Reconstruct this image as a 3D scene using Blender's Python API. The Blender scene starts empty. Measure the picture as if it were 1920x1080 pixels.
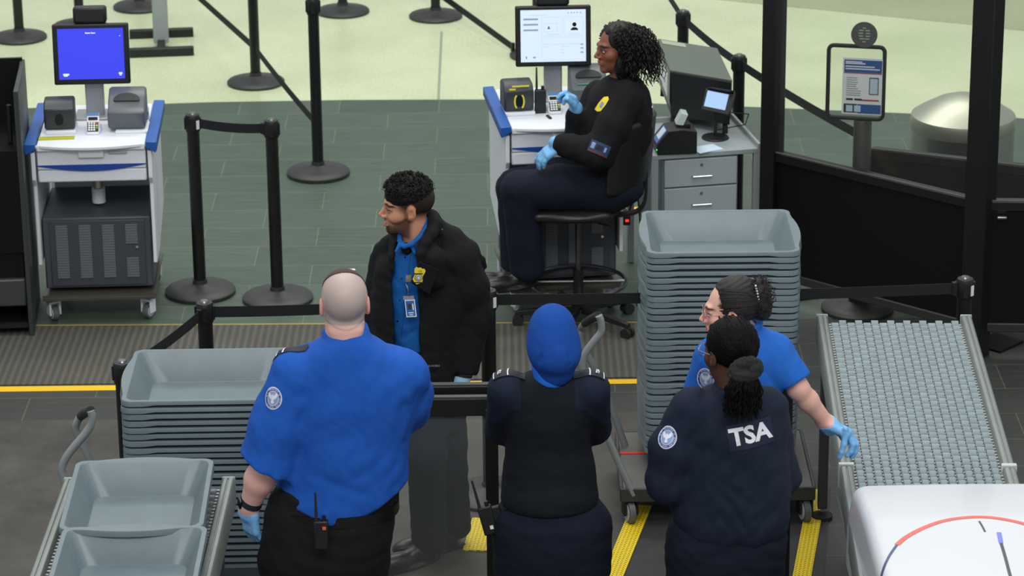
import bpy, bmesh, math, random
import numpy as np
from mathutils import Vector, Matrix
from mathutils.bvhtree import BVHTree

S = bpy.context.scene
C = S.collection
# ------------------------------------------------------------------ camera
FPX, CAMH, PITCH, ROLL = 5825.0, 5.45, math.radians(20.0), 0.010
_s, _c = math.sin(PITCH), math.cos(PITCH)
FWD = Vector((0, _c, -_s)); UP0 = Vector((0, _s, _c)); RT0 = Vector((1, 0, 0))
RT = RT0*math.cos(ROLL) - UP0*math.sin(ROLL)
UP = RT0*math.sin(ROLL) + UP0*math.cos(ROLL)
cam_d = bpy.data.cameras.new('camera'); cam = bpy.data.objects.new('camera', cam_d); C.objects.link(cam)
cam_d.sensor_width = 36.0; cam_d.lens = FPX/1920*36.0; cam_d.clip_start = 0.5; cam_d.clip_end = 200
m = Matrix.Identity(4)
for i in range(3):
    m[i][0] = RT[i]; m[i][1] = UP[i]; m[i][2] = -FWD[i]
m[2][3] = CAMH
cam.matrix_world = m
cam_d.dof.use_dof = True; cam_d.dof.focus_distance = 12.1; cam_d.dof.aperture_fstop = 6.5
S.camera = cam
# ------------------------------------------------------------------ light and exposure
w = bpy.data.worlds.new('hall_ambient'); S.world = w; w.use_nodes = True
w.node_tree.nodes['Background'].inputs[0].default_value = (0.93, 0.97, 1.0, 1)
w.node_tree.nodes['Background'].inputs[1].default_value = 0.85
def area(name, loc, sx, sy, power, col=(1, 0.98, 0.95), rot=(0, 0, 0)):
    l = bpy.data.lights.new(name, 'AREA'); l.shape = 'RECTANGLE'; l.size = sx; l.size_y = sy
    l.energy = power; l.color = col
    o = bpy.data.objects.new(name, l); C.objects.link(o); o.location = loc; o.rotation_euler = rot
    return o
area('ceiling_and_fill_light', (-1.5, 12.5, 9.0), 5, 2.5, 380)
area('ceiling_and_fill_light', (3.5, 9.0, 9.0), 4, 2.5, 280)
area('ceiling_and_fill_light', (0.0, 19.5, 9.0), 9, 3, 900, (1.0, 1.0, 0.90))
area('ceiling_and_fill_light', (-5.0, 16.0, 9.0), 3, 3, 200)
area('ceiling_and_fill_light', (0.0, 2.0, 9.5), 8, 3, 1000, (1, 0.99, 0.96), (math.radians(48), 0, 0))  # unseen fill added on the camera side to brighten upright surfaces
S.view_settings.view_transform = 'Standard'; S.view_settings.look = 'None'
S.view_settings.gamma = 1.0; S.view_settings.use_curve_mapping = False
S.view_settings.exposure = -0.72

# ------------------------------------------------------------------ places measured from the photograph
def ray(u, v):
    return FWD + RT*((u-960)/FPX) - UP*((v-540)/FPX)
def G(u, v, z=0.0):
    d = ray(u, v); t = (z-CAMH)/d.z
    return Vector((d.x*t, d.y*t, z))
def YP(u, v, y):
    d = ray(u, v); t = y/d.y
    return Vector((d.x*t, y, CAMH+d.z*t))

# ------------------------------------------------------------------ helpers: tags
def tag(o, label=None, cat=None, group=None, kind=None):
    if label: o['label'] = label
    if cat: o['category'] = cat
    if group: o['group'] = group
    if kind: o['kind'] = kind
    return o
def thing(name, label, cat, loc=(0, 0, 0), rz=0.0, group=None, rot=None):
    o = bpy.data.objects.new(name, None); C.objects.link(o)
    o.empty_display_size = 0.1
    o.location = loc; o.rotation_euler = rot if rot else (0, 0, rz)
    return tag(o, label, cat, group)
def copy_tree(o, parent=None):
    c = o.copy(); C.objects.link(c)
    if parent: c.parent = parent
    for ch in list(o.children):
        copy_tree(ch, c)
    return c

# ------------------------------------------------------------------ helpers: materials
def lin(c):
    r = []
    for x in c[:3]:
        x = x/255.0
        r.append(x/12.92 if x <= 0.04045 else ((x+0.055)/1.055)**2.4)
    return (r[0], r[1], r[2], 1.0)
_mats = {}
def mat(name, col, rough=0.5, metal=0.0, var=0.0, vscale=8.0, bump=0.0, bscale=200.0, bstretch=None,
        emit=None, estr=1.0, spec=0.5, coat=0.0, sheen=0.0, trans=0.0, alpha=None):
    if name in _mats: return _mats[name]
    M = bpy.data.materials.new(name); M.use_nodes = True
    nt = M.node_tree; b = nt.nodes['Principled BSDF']
    c = lin(col)
    b.inputs['Base Color'].default_value = c
    b.inputs['Roughness'].default_value = rough
    b.inputs['Metallic'].default_value = metal
    b.inputs['Specular IOR Level'].default_value = spec
    if coat: b.inputs['Coat Weight'].default_value = coat
    if sheen: b.inputs['Sheen Weight'].default_value = sheen
    if trans: b.inputs['Transmission Weight'].default_value = trans
    if alpha is not None: b.inputs['Alpha'].default_value = alpha
    tc = nt.nodes.new('ShaderNodeTexCoord')
    if var:
        n = nt.nodes.new('ShaderNodeTexNoise'); n.inputs['Scale'].default_value = vscale; n.inputs['Detail'].default_value = 5
        nt.links.new(tc.outputs['Object'], n.inputs['Vector'])
        mr = nt.nodes.new('ShaderNodeMapRange'); mr.inputs[1].default_value = 0.3; mr.inputs[2].default_value = 0.7
        mr.inputs[3].default_value = 1-var; mr.inputs[4].default_value = 1+var
        nt.links.new(n.outputs['Fac'], mr.inputs[0])
        mx = nt.nodes.new('ShaderNodeMix'); mx.data_type = 'RGBA'; mx.blend_type = 'MULTIPLY'
        mx.inputs[0].default_value = 1.0; mx.inputs[6].default_value = c
        nt.links.new(mr.outputs[0], mx.inputs[7]); nt.links.new(mx.outputs[2], b.inputs['Base Color'])
    if bump:
        n = nt.nodes.new('ShaderNodeTexNoise'); n.inputs['Scale'].default_value = bscale; n.inputs['Detail'].default_value = 4
        if bstretch:
            mp = nt.nodes.new('ShaderNodeMapping'); mp.inputs['Scale'].default_value = bstretch
            nt.links.new(tc.outputs['Object'], mp.inputs[0]); nt.links.new(mp.outputs[0], n.inputs['Vector'])
        else:
            nt.links.new(tc.outputs['Object'], n.inputs['Vector'])
        bp = nt.nodes.new('ShaderNodeBump'); bp.inputs['Strength'].default_value = bump; bp.inputs['Distance'].default_value = 0.004
        nt.links.new(n.outputs['Fac'], bp.inputs['Height']); nt.links.new(bp.outputs[0], b.inputs['Normal'])
    if emit:
        b.inputs['Emission Color'].default_value = lin(emit); b.inputs['Emission Strength'].default_value = estr
    _mats[name] = M
    return M
def vmat(name, rough=0.55, bump=0.12, bscale=260, sub=0.0, spec=0.4):
    """colour from the mesh's own pigment attribute (skin, lips, brows, beard)"""
    M = bpy.data.materials.new(name); M.use_nodes = True
    nt = M.node_tree; b = nt.nodes['Principled BSDF']
    a = nt.nodes.new('ShaderNodeVertexColor'); a.layer_name = 'pigment'
    nt.links.new(a.outputs['Color'], b.inputs['Base Color'])
    b.inputs['Roughness'].default_value = rough; b.inputs['Specular IOR Level'].default_value = spec
    if sub:
        b.inputs['Subsurface Weight'].default_value = sub; b.inputs['Subsurface Scale'].default_value = 0.01
    tc = nt.nodes.new('ShaderNodeTexCoord'); n = nt.nodes.new('ShaderNodeTexNoise'); n.inputs['Scale'].default_value = bscale
    nt.links.new(tc.outputs['Object'], n.inputs['Vector'])
    bp = nt.nodes.new('ShaderNodeBump'); bp.inputs['Strength'].default_value = bump; bp.inputs['Distance'].default_value = 0.002
    nt.links.new(n.outputs['Fac'], bp.inputs['Height']); nt.links.new(bp.outputs[0], b.inputs['Normal'])
    return M

# ------------------------------------------------------------------ helpers: meshes
class MB:
    def __init__(s): s.v = []; s.f = []; s.m = []; s.cur = 0
    def add(s, vs, fs, T=None):
        o = len(s.v)
        for p in vs:
            p = Vector(p)
            s.v.append(T @ p if T is not None else p)
        for f in fs:
            s.f.append([o+i for i in f]); s.m.append(s.cur)
        return s
    def box(s, c, d, rz=0.0, T=None):
        x, y, z = [k/2 for k in d]
        vs = [(-x,-y,-z),(x,-y,-z),(x,y,-z),(-x,y,-z),(-x,-y,z),(x,-y,z),(x,y,z),(-x,y,z)]
        M_ = Matrix.Translation(c) @ Matrix.Rotation(rz, 4, 'Z')
        if T is not None: M_ = T @ M_
        return s.add(vs, [(0,3,2,1),(4,5,6,7),(0,1,5,4),(1,2,6,5),(2,3,7,6),(3,0,4,7)], M_)
    def hexa(s, pts):
        return s.add(pts, [(0,3,2,1),(4,5,6,7),(0,1,5,4),(1,2,6,5),(2,3,7,6),(3,0,4,7)])
    def tube(s, pts, r, n=10, cap=True):
        pts = [Vector(p) for p in pts]; N = len(pts)
        rs = r if isinstance(r, (list, tuple)) else [r]*N
        o = len(s.v); up = None
        for i, p in enumerate(pts):
            t = (pts[min(i+1, N-1)]-pts[max(i-1, 0)]).normalized()
            if up is None:
                up = t.orthogonal().normalized()
            up = (up - t*up.dot(t))
            if up.length < 1e-6: up = t.orthogonal()
            up.normalize(); w_ = t.cross(up)
            for k in range(n):
                a = 2*math.pi*k/n
                s.v.append(p + (up*math.cos(a)+w_*math.sin(a))*rs[i])
        for i in range(N-1):
            for k in range(n):
                k2 = (k+1) % n
                s.f.append([o+i*n+k, o+i*n+k2, o+(i+1)*n+k2, o+(i+1)*n+k]); s.m.append(s.cur)
        if cap:
            s.f.append([o+k for k in range(n)][::-1]); s.m.append(s.cur)
            s.f.append([o+(N-1)*n+k for k in range(n)]); s.m.append(s.cur)
        return s
    def strip(s, pts, wvec, t):
        """flat ribbon of height vector wvec and thickness t along pts"""
        pts = [Vector(p) for p in pts]; wv = Vector(wvec); o = len(s.v); N = len(pts)
        for i, p in enumerate(pts):
            d = (pts[min(i+1, N-1)]-pts[max(i-1, 0)]).normalized()
            nn = d.cross(wv).normalized()*t/2
            s.v += [p-wv/2-nn, p+wv/2-nn, p+wv/2+nn, p-wv/2+nn]
        for i in range(N-1):
            for k in range(4):
                a = o+i*4; b = a+4; k2 = (k+1) % 4
                s.f.append([a+k, a+k2, b+k2, b+k]); s.m.append(s.cur)
        s.f.append([o, o+3, o+2, o+1]); s.m.append(s.cur)
        e = o+(N-1)*4; s.f.append([e, e+1, e+2, e+3]); s.m.append(s.cur)
        return s
    def lathe(s, prof, c=(0, 0, 0), n=32, T=None):
        vs = []; fs = []; P = len(prof)
        for (r, z) in prof:
            for k in range(n):
                a = 2*math.pi*k/n
                vs.append((c[0]+r*math.cos(a), c[1]+r*math.sin(a), c[2]+z))
        for i in range(P-1):
            for k in range(n):
                k2 = (k+1) % n
                fs.append((i*n+k, i*n+k2, (i+1)*n+k2, (i+1)*n+k))
        fs.append(tuple(range(n))[::-1]); fs.append(tuple((P-1)*n+k for k in range(n)))
        return s.add(vs, fs, T)
    def cyl(s, a, b, r, n=24): return s.tube([a, b], r, n)
    def prism(s, poly, z0, z1, T=None):
        """poly in xy, extruded in z"""
        n = len(poly)
        vs = [(p[0], p[1], z0) for p in poly]+[(p[0], p[1], z1) for p in poly]
        fs = [tuple(range(n))[::-1], tuple(n+i for i in range(n))]
        for i in range(n):
            j = (i+1) % n; fs.append((i, j, n+j, n+i))
        return s.add(vs, fs, T)
    def build(s, name, mats, parent=None, smooth=True, bevel=0.0, seg=2, off=None, angle=35):
        me = bpy.data.meshes.new(name)
        vs = s.v if off is None else [v-Vector(off) for v in s.v]
        me.from_pydata([tuple(v) for v in vs], [], s.f)
        if not isinstance(mats, (list, tuple)): mats = [mats]
        for M in mats: me.materials.append(M)
        if len(mats) > 1: me.polygons.foreach_set('material_index', s.m)
        bm = bmesh.new(); bm.from_mesh(me)
        bmesh.ops.recalc_face_normals(bm, faces=bm.faces)
        ca = math.radians(angle)
        for e in bm.edges:
            e.smooth = e.calc_face_angle(0.0) < ca
        for f in bm.faces: f.smooth = smooth
        bm.to_mesh(me); bm.free()
        o = bpy.data.objects.new(name, me); C.objects.link(o)
        if parent: o.parent = parent
        if bevel:
            b = o.modifiers.new('bevel', 'BEVEL'); b.width = bevel; b.segments = seg; b.limit_method = 'ANGLE'; b.angle_limit = math.radians(40)
            b.harden_normals = False
        return o
def rrect(w_, h, r, n=5, cx=0, cy=0):
    pts = []
    for (sx, sy, a0) in ((1, 1, 0), (-1, 1, 90), (-1, -1, 180), (1, -1, 270)):
        for k in range(n+1):
            a = math.radians(a0+90*k/n)
            pts.append((cx+sx*(w_/2-r)+r*math.cos(a), cy+sy*(h/2-r)+r*math.sin(a)))
    return pts
def catmull(pts, n=6):
    pts = [Vector(p) for p in pts]; out = []
    P = [pts[0]*2-pts[1]]+pts+[pts[-1]*2-pts[-2]]
    for i in range(1, len(P)-2):
        for k in range(n):
            t = k/n; a, b, c, d = P[i-1], P[i], P[i+1], P[i+2]
            out.append(0.5*((2*b)+(c-a)*t+(2*a-5*b+4*c-d)*t*t+(3*b-a-3*c+d)*t*t*t))
    out.append(pts[-1]); return out
def text_mesh(txt, size, thick=0.0, align='CENTER', bold=0.0):
    cu = bpy.data.curves.new('lettering', 'FONT'); cu.body = txt; cu.size = size; cu.extrude = thick
    cu.align_x = align; cu.align_y = 'CENTER'; cu.offset = bold; cu.resolution_u = 3
    o = bpy.data.objects.new('lettering', cu); C.objects.link(o)
    dg = bpy.context.evaluated_depsgraph_get(); dg.update()
    me = bpy.data.meshes.new_from_object(o.evaluated_get(dg))
    vs = [v.co.copy() for v in me.vertices]; fs = [tuple(p.vertices) for p in me.polygons]
    C.objects.unlink(o); bpy.data.objects.remove(o); bpy.data.curves.remove(cu); bpy.data.meshes.remove(me)
    return vs, fs

# ------------------------------------------------------------------ helpers: implicit surfaces for bodies, heads, hands and clothes
A = lambda *a: np.array(a, dtype=np.float32)
def smin(a, b, k):
    h = np.clip(0.5+0.5*(b-a)/k, 0, 1); return b+(a-b)*h-k*h*(1-h)
def smax(a, b, k): return -smin(-a, -b, k)
def ell(p, c, r, Rm=None):
    q = p-A(*c)
    if Rm is not None: q = q @ Rm
    r = A(*r)
    k0 = np.sqrt(((q/r)**2).sum(1)); k1 = np.sqrt(((q/(r*r))**2).sum(1))+1e-9
    return k0*(k0-1)/k1
def cone(p, a, b, ra, rb):
    a = A(*a); b = A(*b); ba = b-a; l2 = float((ba*ba).sum())+1e-12
    t = np.clip(((p-a) @ ba)/l2, 0, 1)
    d = p-a-t[:, None]*ba
    return np.sqrt((d*d).sum(1))-(ra+(rb-ra)*t)
def chain(p, pts, rs, k=0.02):
    d = None
    for i in range(len(pts)-1):
        e = cone(p, pts[i], pts[i+1], rs[i], rs[i+1])
        d = e if d is None else smin(d, e, k)
    return d
def rbox(p, c, h, r, Rm=None):
    q = p-A(*c)
    if Rm is not None: q = q @ Rm
    q = np.abs(q)-A(*h)+r
    return np.sqrt((np.maximum(q, 0)**2).sum(1))+np.minimum(q.max(1), 0)-r
def secs(p, S_, n=2.3, fr=None, cap=0.02):
    """stack of cross sections (z, cx, cy, rx, ry) in an optional frame (origin, R)"""
    if fr is not None: p = (p-A(*fr[0])) @ fr[1]
    S_ = np.array(S_, dtype=np.float32); z = p[:, 2]
    o = np.argsort(S_[:, 0]); S_ = S_[o]
    # smooth resample
    zz = np.linspace(S_[0, 0], S_[-1, 0], 60)
    def sm(col):
        y = np.interp(zz, S_[:, 0], col)
        for _ in range(3): y[1:-1] = (y[:-2]+2*y[1:-1]+y[2:])/4
        return y
    cx, cy, rx, ry = [np.interp(z, zz, sm(S_[:, i])).astype(np.float32) for i in (1, 2, 3, 4)]
    qx = np.abs(p[:, 0]-cx)/rx; qy = np.abs(p[:, 1]-cy)/ry
    k = (qx**n+qy**n+1e-9)**(1/n)
    d = (k-1)*np.minimum(rx, ry)
    dz = np.maximum(S_[0, 0]-z, z-S_[-1, 0])
    return smax(d, dz, cap)
_rs = np.random.RandomState(7)
def folds(p, amp, freq, direction=None, seed=0, sharp=True, n=4):
    r = np.random.RandomState(seed); out = np.zeros(len(p), dtype=np.float32)
    for i in range(n):
        v = r.normal(size=3)
        if direction is not None:
            dd = np.array(direction, dtype=float); dd /= np.linalg.norm(dd)
            v = v*0.35+dd*(1.0 if r.rand() > .5 else -1.0)
        v = (v/np.linalg.norm(v)*freq*(0.7+0.7*r.rand())).astype(np.float32)
        w2 = (r.normal(size=3)*freq*0.3).astype(np.float32)
        ph = p @ v+1.2*np.sin(p @ w2+r.rand()*6)+r.rand()*6
        s_ = np.sin(ph)
        out += (1-2*np.abs(s_)) if sharp else s_
    return out*amp/n
def crease(p, a, b, width, amp):
    """a fold laid along a segment: positive amp cuts in, negative swells out"""
    a = A(*a); b = A(*b); ba = b-a; t = np.clip(((p-a) @ ba)/float((ba*ba).sum()), 0, 1)
    d = p-a-t[:, None]*ba; q = (d*d).sum(1)/(width*width)
    return amp*np.exp(-q)*np.minimum(1, 4*t*(1-t)+0.25)
def surface(fn, lo, hi, h):
    lo = np.array(lo, dtype=np.float32); hi = np.array(hi, dtype=np.float32)
    B = 8
    nb = np.ceil((hi-lo)/h/B).astype(int)
    n = nb*B+1
    ax = [lo[i]+h*np.arange(n[i], dtype=np.float32) for i in range(3)]
    bc = [lo[i]+h*B*(np.arange(nb[i], dtype=np.float32)+0.5) for i in range(3)]
    g = np.stack(np.meshgrid(*bc, indexing='ij'), -1).reshape(-1, 3)
    d = fn(g).reshape(nb)
    thr = h*B*0.87*1.6+0.01
    D = np.repeat(np.repeat(np.repeat(np.where(d < 0, -1., 1.).astype(np.float32), B, 0), B, 1), B, 2)
    D = np.pad(D, ((0, 1), (0, 1), (0, 1)), mode='edge')
    act = np.argwhere(np.abs(d) < thr)
    r = np.arange(B+1)
    loc = np.stack(np.meshgrid(r, r, r, indexing='ij'), -1).reshape(-1, 3)
    step = max(1, 400000//len(loc))
    for s0 in range(0, len(act), step):
        a = act[s0:s0+step]
        idx = (a[:, None, :]*B+loc[None]).reshape(-1, 3)
        P = np.stack([ax[i][idx[:, i]] for i in range(3)], -1)
        D[idx[:, 0], idx[:, 1], idx[:, 2]] = fn(P)
    D[0] = D[-1] = 1; D[:, 0] = D[:, -1] = 1; D[:, :, 0] = D[:, :, -1] = 1
    ins = D < 0
    cnt = np.zeros(np.array(D.shape)-1, dtype=np.int8)
    for dx in (0, 1):
        for dy in (0, 1):
            for dz in (0, 1):
                cnt += ins[dx:D.shape[0]-1+dx, dy:D.shape[1]-1+dy, dz:D.shape[2]-1+dz]
    cells = np.argwhere((cnt > 0) & (cnt < 8))
    vid = -np.ones(cnt.shape, dtype=np.int32); vid[tuple(cells.T)] = np.arange(len(cells))
    acc = np.zeros((len(cells), 3), dtype=np.float32); nn = np.zeros(len(cells), dtype=np.float32)
    cor = [(i, j, k) for i in (0, 1) for j in (0, 1) for k in (0, 1)]
    for a in range(8):
        for b in range(a+1, 8):
            ca, cb = np.array(cor[a]), np.array(cor[b])
            if np.abs(ca-cb).sum() != 1: continue
            ia = cells+ca; ib = cells+cb
            va = D[ia[:, 0], ia[:, 1], ia[:, 2]]; vb = D[ib[:, 0], ib[:, 1], ib[:, 2]]
            mk = (va < 0) != (vb < 0)
            t = np.where(mk, va/(va-vb+1e-12), 0)
            pt = ca+t[:, None]*(cb-ca)
            acc += pt*mk[:, None]; nn += mk
    V = lo+(cells+acc/nn[:, None])*h
    F = []
    sh = D.shape
    for axis in range(3):
        u_, v_ = [(1, 2), (2, 0), (0, 1)][axis]
        sl0 = [slice(None)]*3; sl1 = [slice(None)]*3
        sl0[axis] = slice(0, sh[axis]-1); sl1[axis] = slice(1, sh[axis])
        a0 = ins[tuple(sl0)]; a1 = ins[tuple(sl1)]
        e = np.argwhere(a0 != a1)
        e = e[(e[:, u_] > 0) & (e[:, v_] > 0) & (e[:, u_] < sh[u_]-1) & (e[:, v_] < sh[v_]-1)]
        du = np.zeros(3, int); du[u_] = 1; dv = np.zeros(3, int); dv[v_] = 1
        q = [vid[tuple((e-du-dv).T)], vid[tuple((e-dv).T)], vid[tuple(e.T)], vid[tuple((e-du).T)]]
        q = np.stack(q, -1)
        fl = a0[tuple(e.T)]
        q[~fl] = q[~fl][:, ::-1]
        F.append(q)
    return V, np.concatenate(F)
def relax(V, F, it=1, lam=0.5):
    n = len(V)
    E = np.concatenate([F[:, [0, 1]], F[:, [1, 2]], F[:, [2, 3]], F[:, [3, 0]]])
    for _ in range(it):
        s_ = np.zeros((n, 3)); c = np.zeros(n)
        for a, b in ((0, 1), (1, 0)):
            for k in range(3): s_[:, k] += np.bincount(E[:, a], V[E[:, b], k], n)
            c += np.bincount(E[:, a], minlength=n)
        V = V*(1-lam)+lam*(s_/np.maximum(c, 1)[:, None])
    return V.astype(np.float32)
def sdf_obj(name, parts, mats, parent=None, off=(0, 0, 0), pigment=None, matfn=None, sm=1):
    """parts: list of (fn, lo, hi, h) -> ONE mesh object"""
    Vs = []; Fs = []; o = 0
    for (fn, lo, hi, h) in parts:
        V, F = surface(fn, lo, hi, h)
        if sm: V = relax(V, F, sm, 0.5)
        Vs.append(V); Fs.append(F+o); o += len(V)
    V = np.concatenate(Vs); F = np.concatenate(Fs)
    me = bpy.data.meshes.new(name)
    Vo = (V-np.array(off, dtype=np.float32)).astype(np.float32)
    me.vertices.add(len(Vo)); me.vertices.foreach_set('co', Vo.ravel())
    me.loops.add(len(F)*4); me.loops.foreach_set('vertex_index', F.astype(np.int32).ravel())
    me.polygons.add(len(F)); me.polygons.foreach_set('loop_start', np.arange(0, len(F)*4, 4, dtype=np.int32))
    me.polygons.foreach_set('loop_total', np.full(len(F), 4, dtype=np.int32))
    me.update(calc_edges=True)
    me.polygons.foreach_set('use_smooth', np.ones(len(F), dtype=bool))
    if not isinstance(mats, (list, tuple)): mats = [mats]
    for M in mats: me.materials.append(M)
    if matfn is not None:
        me.polygons.foreach_set('material_index', matfn(V[F].mean(1)).astype(np.int32))
    if pigment is not None:
        ca = me.color_attributes.new('pigment', 'FLOAT_COLOR', 'POINT')
        col = np.ones((len(V), 4), dtype=np.float32); col[:, :3] = pigment(V)
        ca.data.foreach_set('color', col.ravel())
    me.validate(); me.update()
    ob = bpy.data.objects.new(name, me); C.objects.link(ob)
    if parent: ob.parent = parent
    ob['_w'] = 0; del ob['_w']
    return ob
def bvh_of(ob, off=(0, 0, 0)):
    me = ob.data; o = Vector(off)
    return BVHTree.FromPolygons([v.co+o for v in me.vertices], [tuple(p.vertices) for p in me.polygons])
def project(mb, trees, direction, lift=0.002, pull=0.3):
    """lay every vertex of mb on the cloth behind it, looking along direction"""
    d = Vector(direction).normalized()
    for i, v in enumerate(mb.v):
        best = None
        for t in trees:
            h = t.ray_cast(v-d*pull, d)
            if h[0] is not None and (best is None or h[3] < best[1]): best = (h[0], h[3])
        if best: mb.v[i] = best[0]-d*(lift+getattr(mb, 'lifts', {}).get(i, 0))
    return mb
# ------------------------------------------------------------------ materials of the place
BLACK = mat('black_plastic', (17, 18, 20), 0.5, bump=0.05)
BLACKM = mat('black_powder_coat', (13, 14, 15), 0.42, bump=0.08, bscale=400)
BELT = mat('black_webbing', (18, 20, 25), 0.8, bump=0.3, bscale=500, bstretch=(1, 1, 6))
RUBBER = mat('rubber', (30, 30, 31), 0.75)
STEEL = mat('brushed_steel', (190, 190, 185), 0.28, metal=1.0, bump=0.15, bscale=60, bstretch=(1, 1, 40))
CHROME = mat('chrome', (215, 215, 215), 0.15, metal=1.0)
ALU = mat('anodised_aluminium', (134, 141, 139), 0.42, metal=0.35, var=0.06, vscale=14)
TUBEG = mat('grey_painted_tube', (142, 148, 150), 0.35, metal=0.2)
DGREY = mat('dark_grey_metal', (70, 76, 84), 0.45, var=0.05)
MGREY = mat('mid_grey_metal', (148, 158, 160), 0.42, var=0.04)
WHITE = mat('white_plastic', (226, 231, 238), 0.4, var=0.02)
BLUE = mat('blue_plastic', (32, 88, 165), 0.4)
BINM = mat('grey_bin_plastic', (105, 120, 126), 0.34, var=0.07, vscale=9, bump=0.06, bscale=350)
YELLOW = mat('yellow_vinyl', (235, 205, 30), 0.6, var=0.08)
PAPER = mat('white_paper', (230, 232, 235), 0.7)
REDP = mat('red_tape', (200, 40, 40), 0.5)

def glass_mat(name, haze, tint=(0.965, 0.975, 0.96)):
    M = bpy.data.materials.new(name); M.use_nodes = True; nt = M.node_tree; nt.nodes.clear()
    out = nt.nodes.new('ShaderNodeOutputMaterial'); tr = nt.nodes.new('ShaderNodeBsdfTransparent'); gl = nt.nodes.new('ShaderNodeBsdfGlossy')
    df = nt.nodes.new('ShaderNodeBsdfDiffuse'); df.inputs[0].default_value = (0.55, 0.58, 0.56, 1)
    tr.inputs[0].default_value = (*tint, 1); gl.inputs['Roughness'].default_value = 0.03
    fr = nt.nodes.new('ShaderNodeFresnel'); fr.inputs[0].default_value = 1.13
    m1 = nt.nodes.new('ShaderNodeMixShader'); m2 = nt.nodes.new('ShaderNodeMixShader'); m2.inputs[0].default_value = haze
    nt.links.new(fr.outputs[0], m1.inputs[0]); nt.links.new(tr.outputs[0], m1.inputs[1]); nt.links.new(gl.outputs[0], m1.inputs[2])
    nt.links.new(m1.outputs[0], m2.inputs[1]); nt.links.new(df.outputs[0], m2.inputs[2]); nt.links.new(m2.outputs[0], out.inputs[0])
    return M
GLASS = glass_mat('clear_glass', 0.02)
GLASSH = glass_mat('hazed_glass', 0.065)  # extra grey diffuse mixed in to stand for the pane's hazy reflections

def floor_tile_mat(nm='slate_tile', c1=(70, 87, 75), c2=(63, 79, 68), cm=(97, 109, 92)):
    M = bpy.data.materials.new(nm); M.use_nodes = True; nt = M.node_tree; b = nt.nodes['Principled BSDF']
    tc = nt.nodes.new('ShaderNodeTexCoord'); mp = nt.nodes.new('ShaderNodeMapping')
    mp.inputs['Location'].default_value = (0.13, 0.2, 0)
    nt.links.new(tc.outputs['Object'], mp.inputs[0])
    br = nt.nodes.new('ShaderNodeTexBrick'); br.offset = 0.5; br.inputs['Scale'].default_value = 1.0
    br.inputs['Brick Width'].default_value = 0.61; br.inputs['Row Height'].default_value = 0.305; br.inputs['Mortar Size'].default_value = 0.003
    br.inputs['Mortar Smooth'].default_value = 0.3
    br.inputs['Color1'].default_value = lin(c1); br.inputs['Color2'].default_value = lin(c2); br.inputs['Mortar'].default_value = lin(cm)
    nt.links.new(mp.outputs[0], br.inputs['Vector'])
    mp2 = nt.nodes.new('ShaderNodeMapping'); mp2.inputs['Scale'].default_value = (3, 22, 1); nt.links.new(tc.outputs['Object'], mp2.inputs[0])
    n = nt.nodes.new('ShaderNodeTexNoise'); n.inputs['Scale'].default_value = 1.5; n.inputs['Detail'].default_value = 6; nt.links.new(mp2.outputs[0], n.inputs['Vector'])
    mr = nt.nodes.new('ShaderNodeMapRange'); mr.inputs[1].default_value = .3; mr.inputs[2].default_value = .7; mr.inputs[3].default_value = .84; mr.inputs[4].default_value = 1.16
    nt.links.new(n.outputs['Fac'], mr.inputs[0])
    mx = nt.nodes.new('ShaderNodeMix'); mx.data_type = 'RGBA'; mx.blend_type = 'MULTIPLY'; mx.inputs[0].default_value = 1
    nt.links.new(br.outputs['Color'], mx.inputs[6]); nt.links.new(mr.outputs[0], mx.inputs[7]); nt.links.new(mx.outputs[2], b.inputs['Base Color'])
    b.inputs['Roughness'].default_value = 0.5
    return M
def terrazzo_mat(name, c1, c2):
    M = bpy.data.materials.new(name); M.use_nodes = True; nt = M.node_tree; b = nt.nodes['Principled BSDF']
    tc = nt.nodes.new('ShaderNodeTexCoord'); n = nt.nodes.new('ShaderNodeTexNoise'); n.inputs['Scale'].default_value = 60; n.inputs['Detail'].default_value = 8
    nt.links.new(tc.outputs['Object'], n.inputs['Vector'])
    n2 = nt.nodes.new('ShaderNodeTexNoise'); n2.inputs['Scale'].default_value = 1.1; n2.inputs['Detail'].default_value = 3; nt.links.new(tc.outputs['Object'], n2.inputs['Vector'])
    ad = nt.nodes.new('ShaderNodeMath'); ad.operation = 'ADD'; nt.links.new(n.outputs['Fac'], ad.inputs[0]); nt.links.new(n2.outputs['Fac'], ad.inputs[1])
    cr = nt.nodes.new('ShaderNodeValToRGB'); cr.color_ramp.elements[0].position = 0.36*1; cr.color_ramp.elements[1].position = 0.66
    md = nt.nodes.new('ShaderNodeMath'); md.operation = 'MULTIPLY'; md.inputs[1].default_value = 0.5; nt.links.new(ad.outputs[0], md.inputs[0])
    cr.color_ramp.elements[0].color = lin(c1); cr.color_ramp.elements[1].color = lin(c2)
    nt.links.new(md.outputs[0], cr.inputs[0]); nt.links.new(cr.outputs[0], b.inputs['Base Color']); b.inputs['Roughness'].default_value = 0.35
    return M
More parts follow.
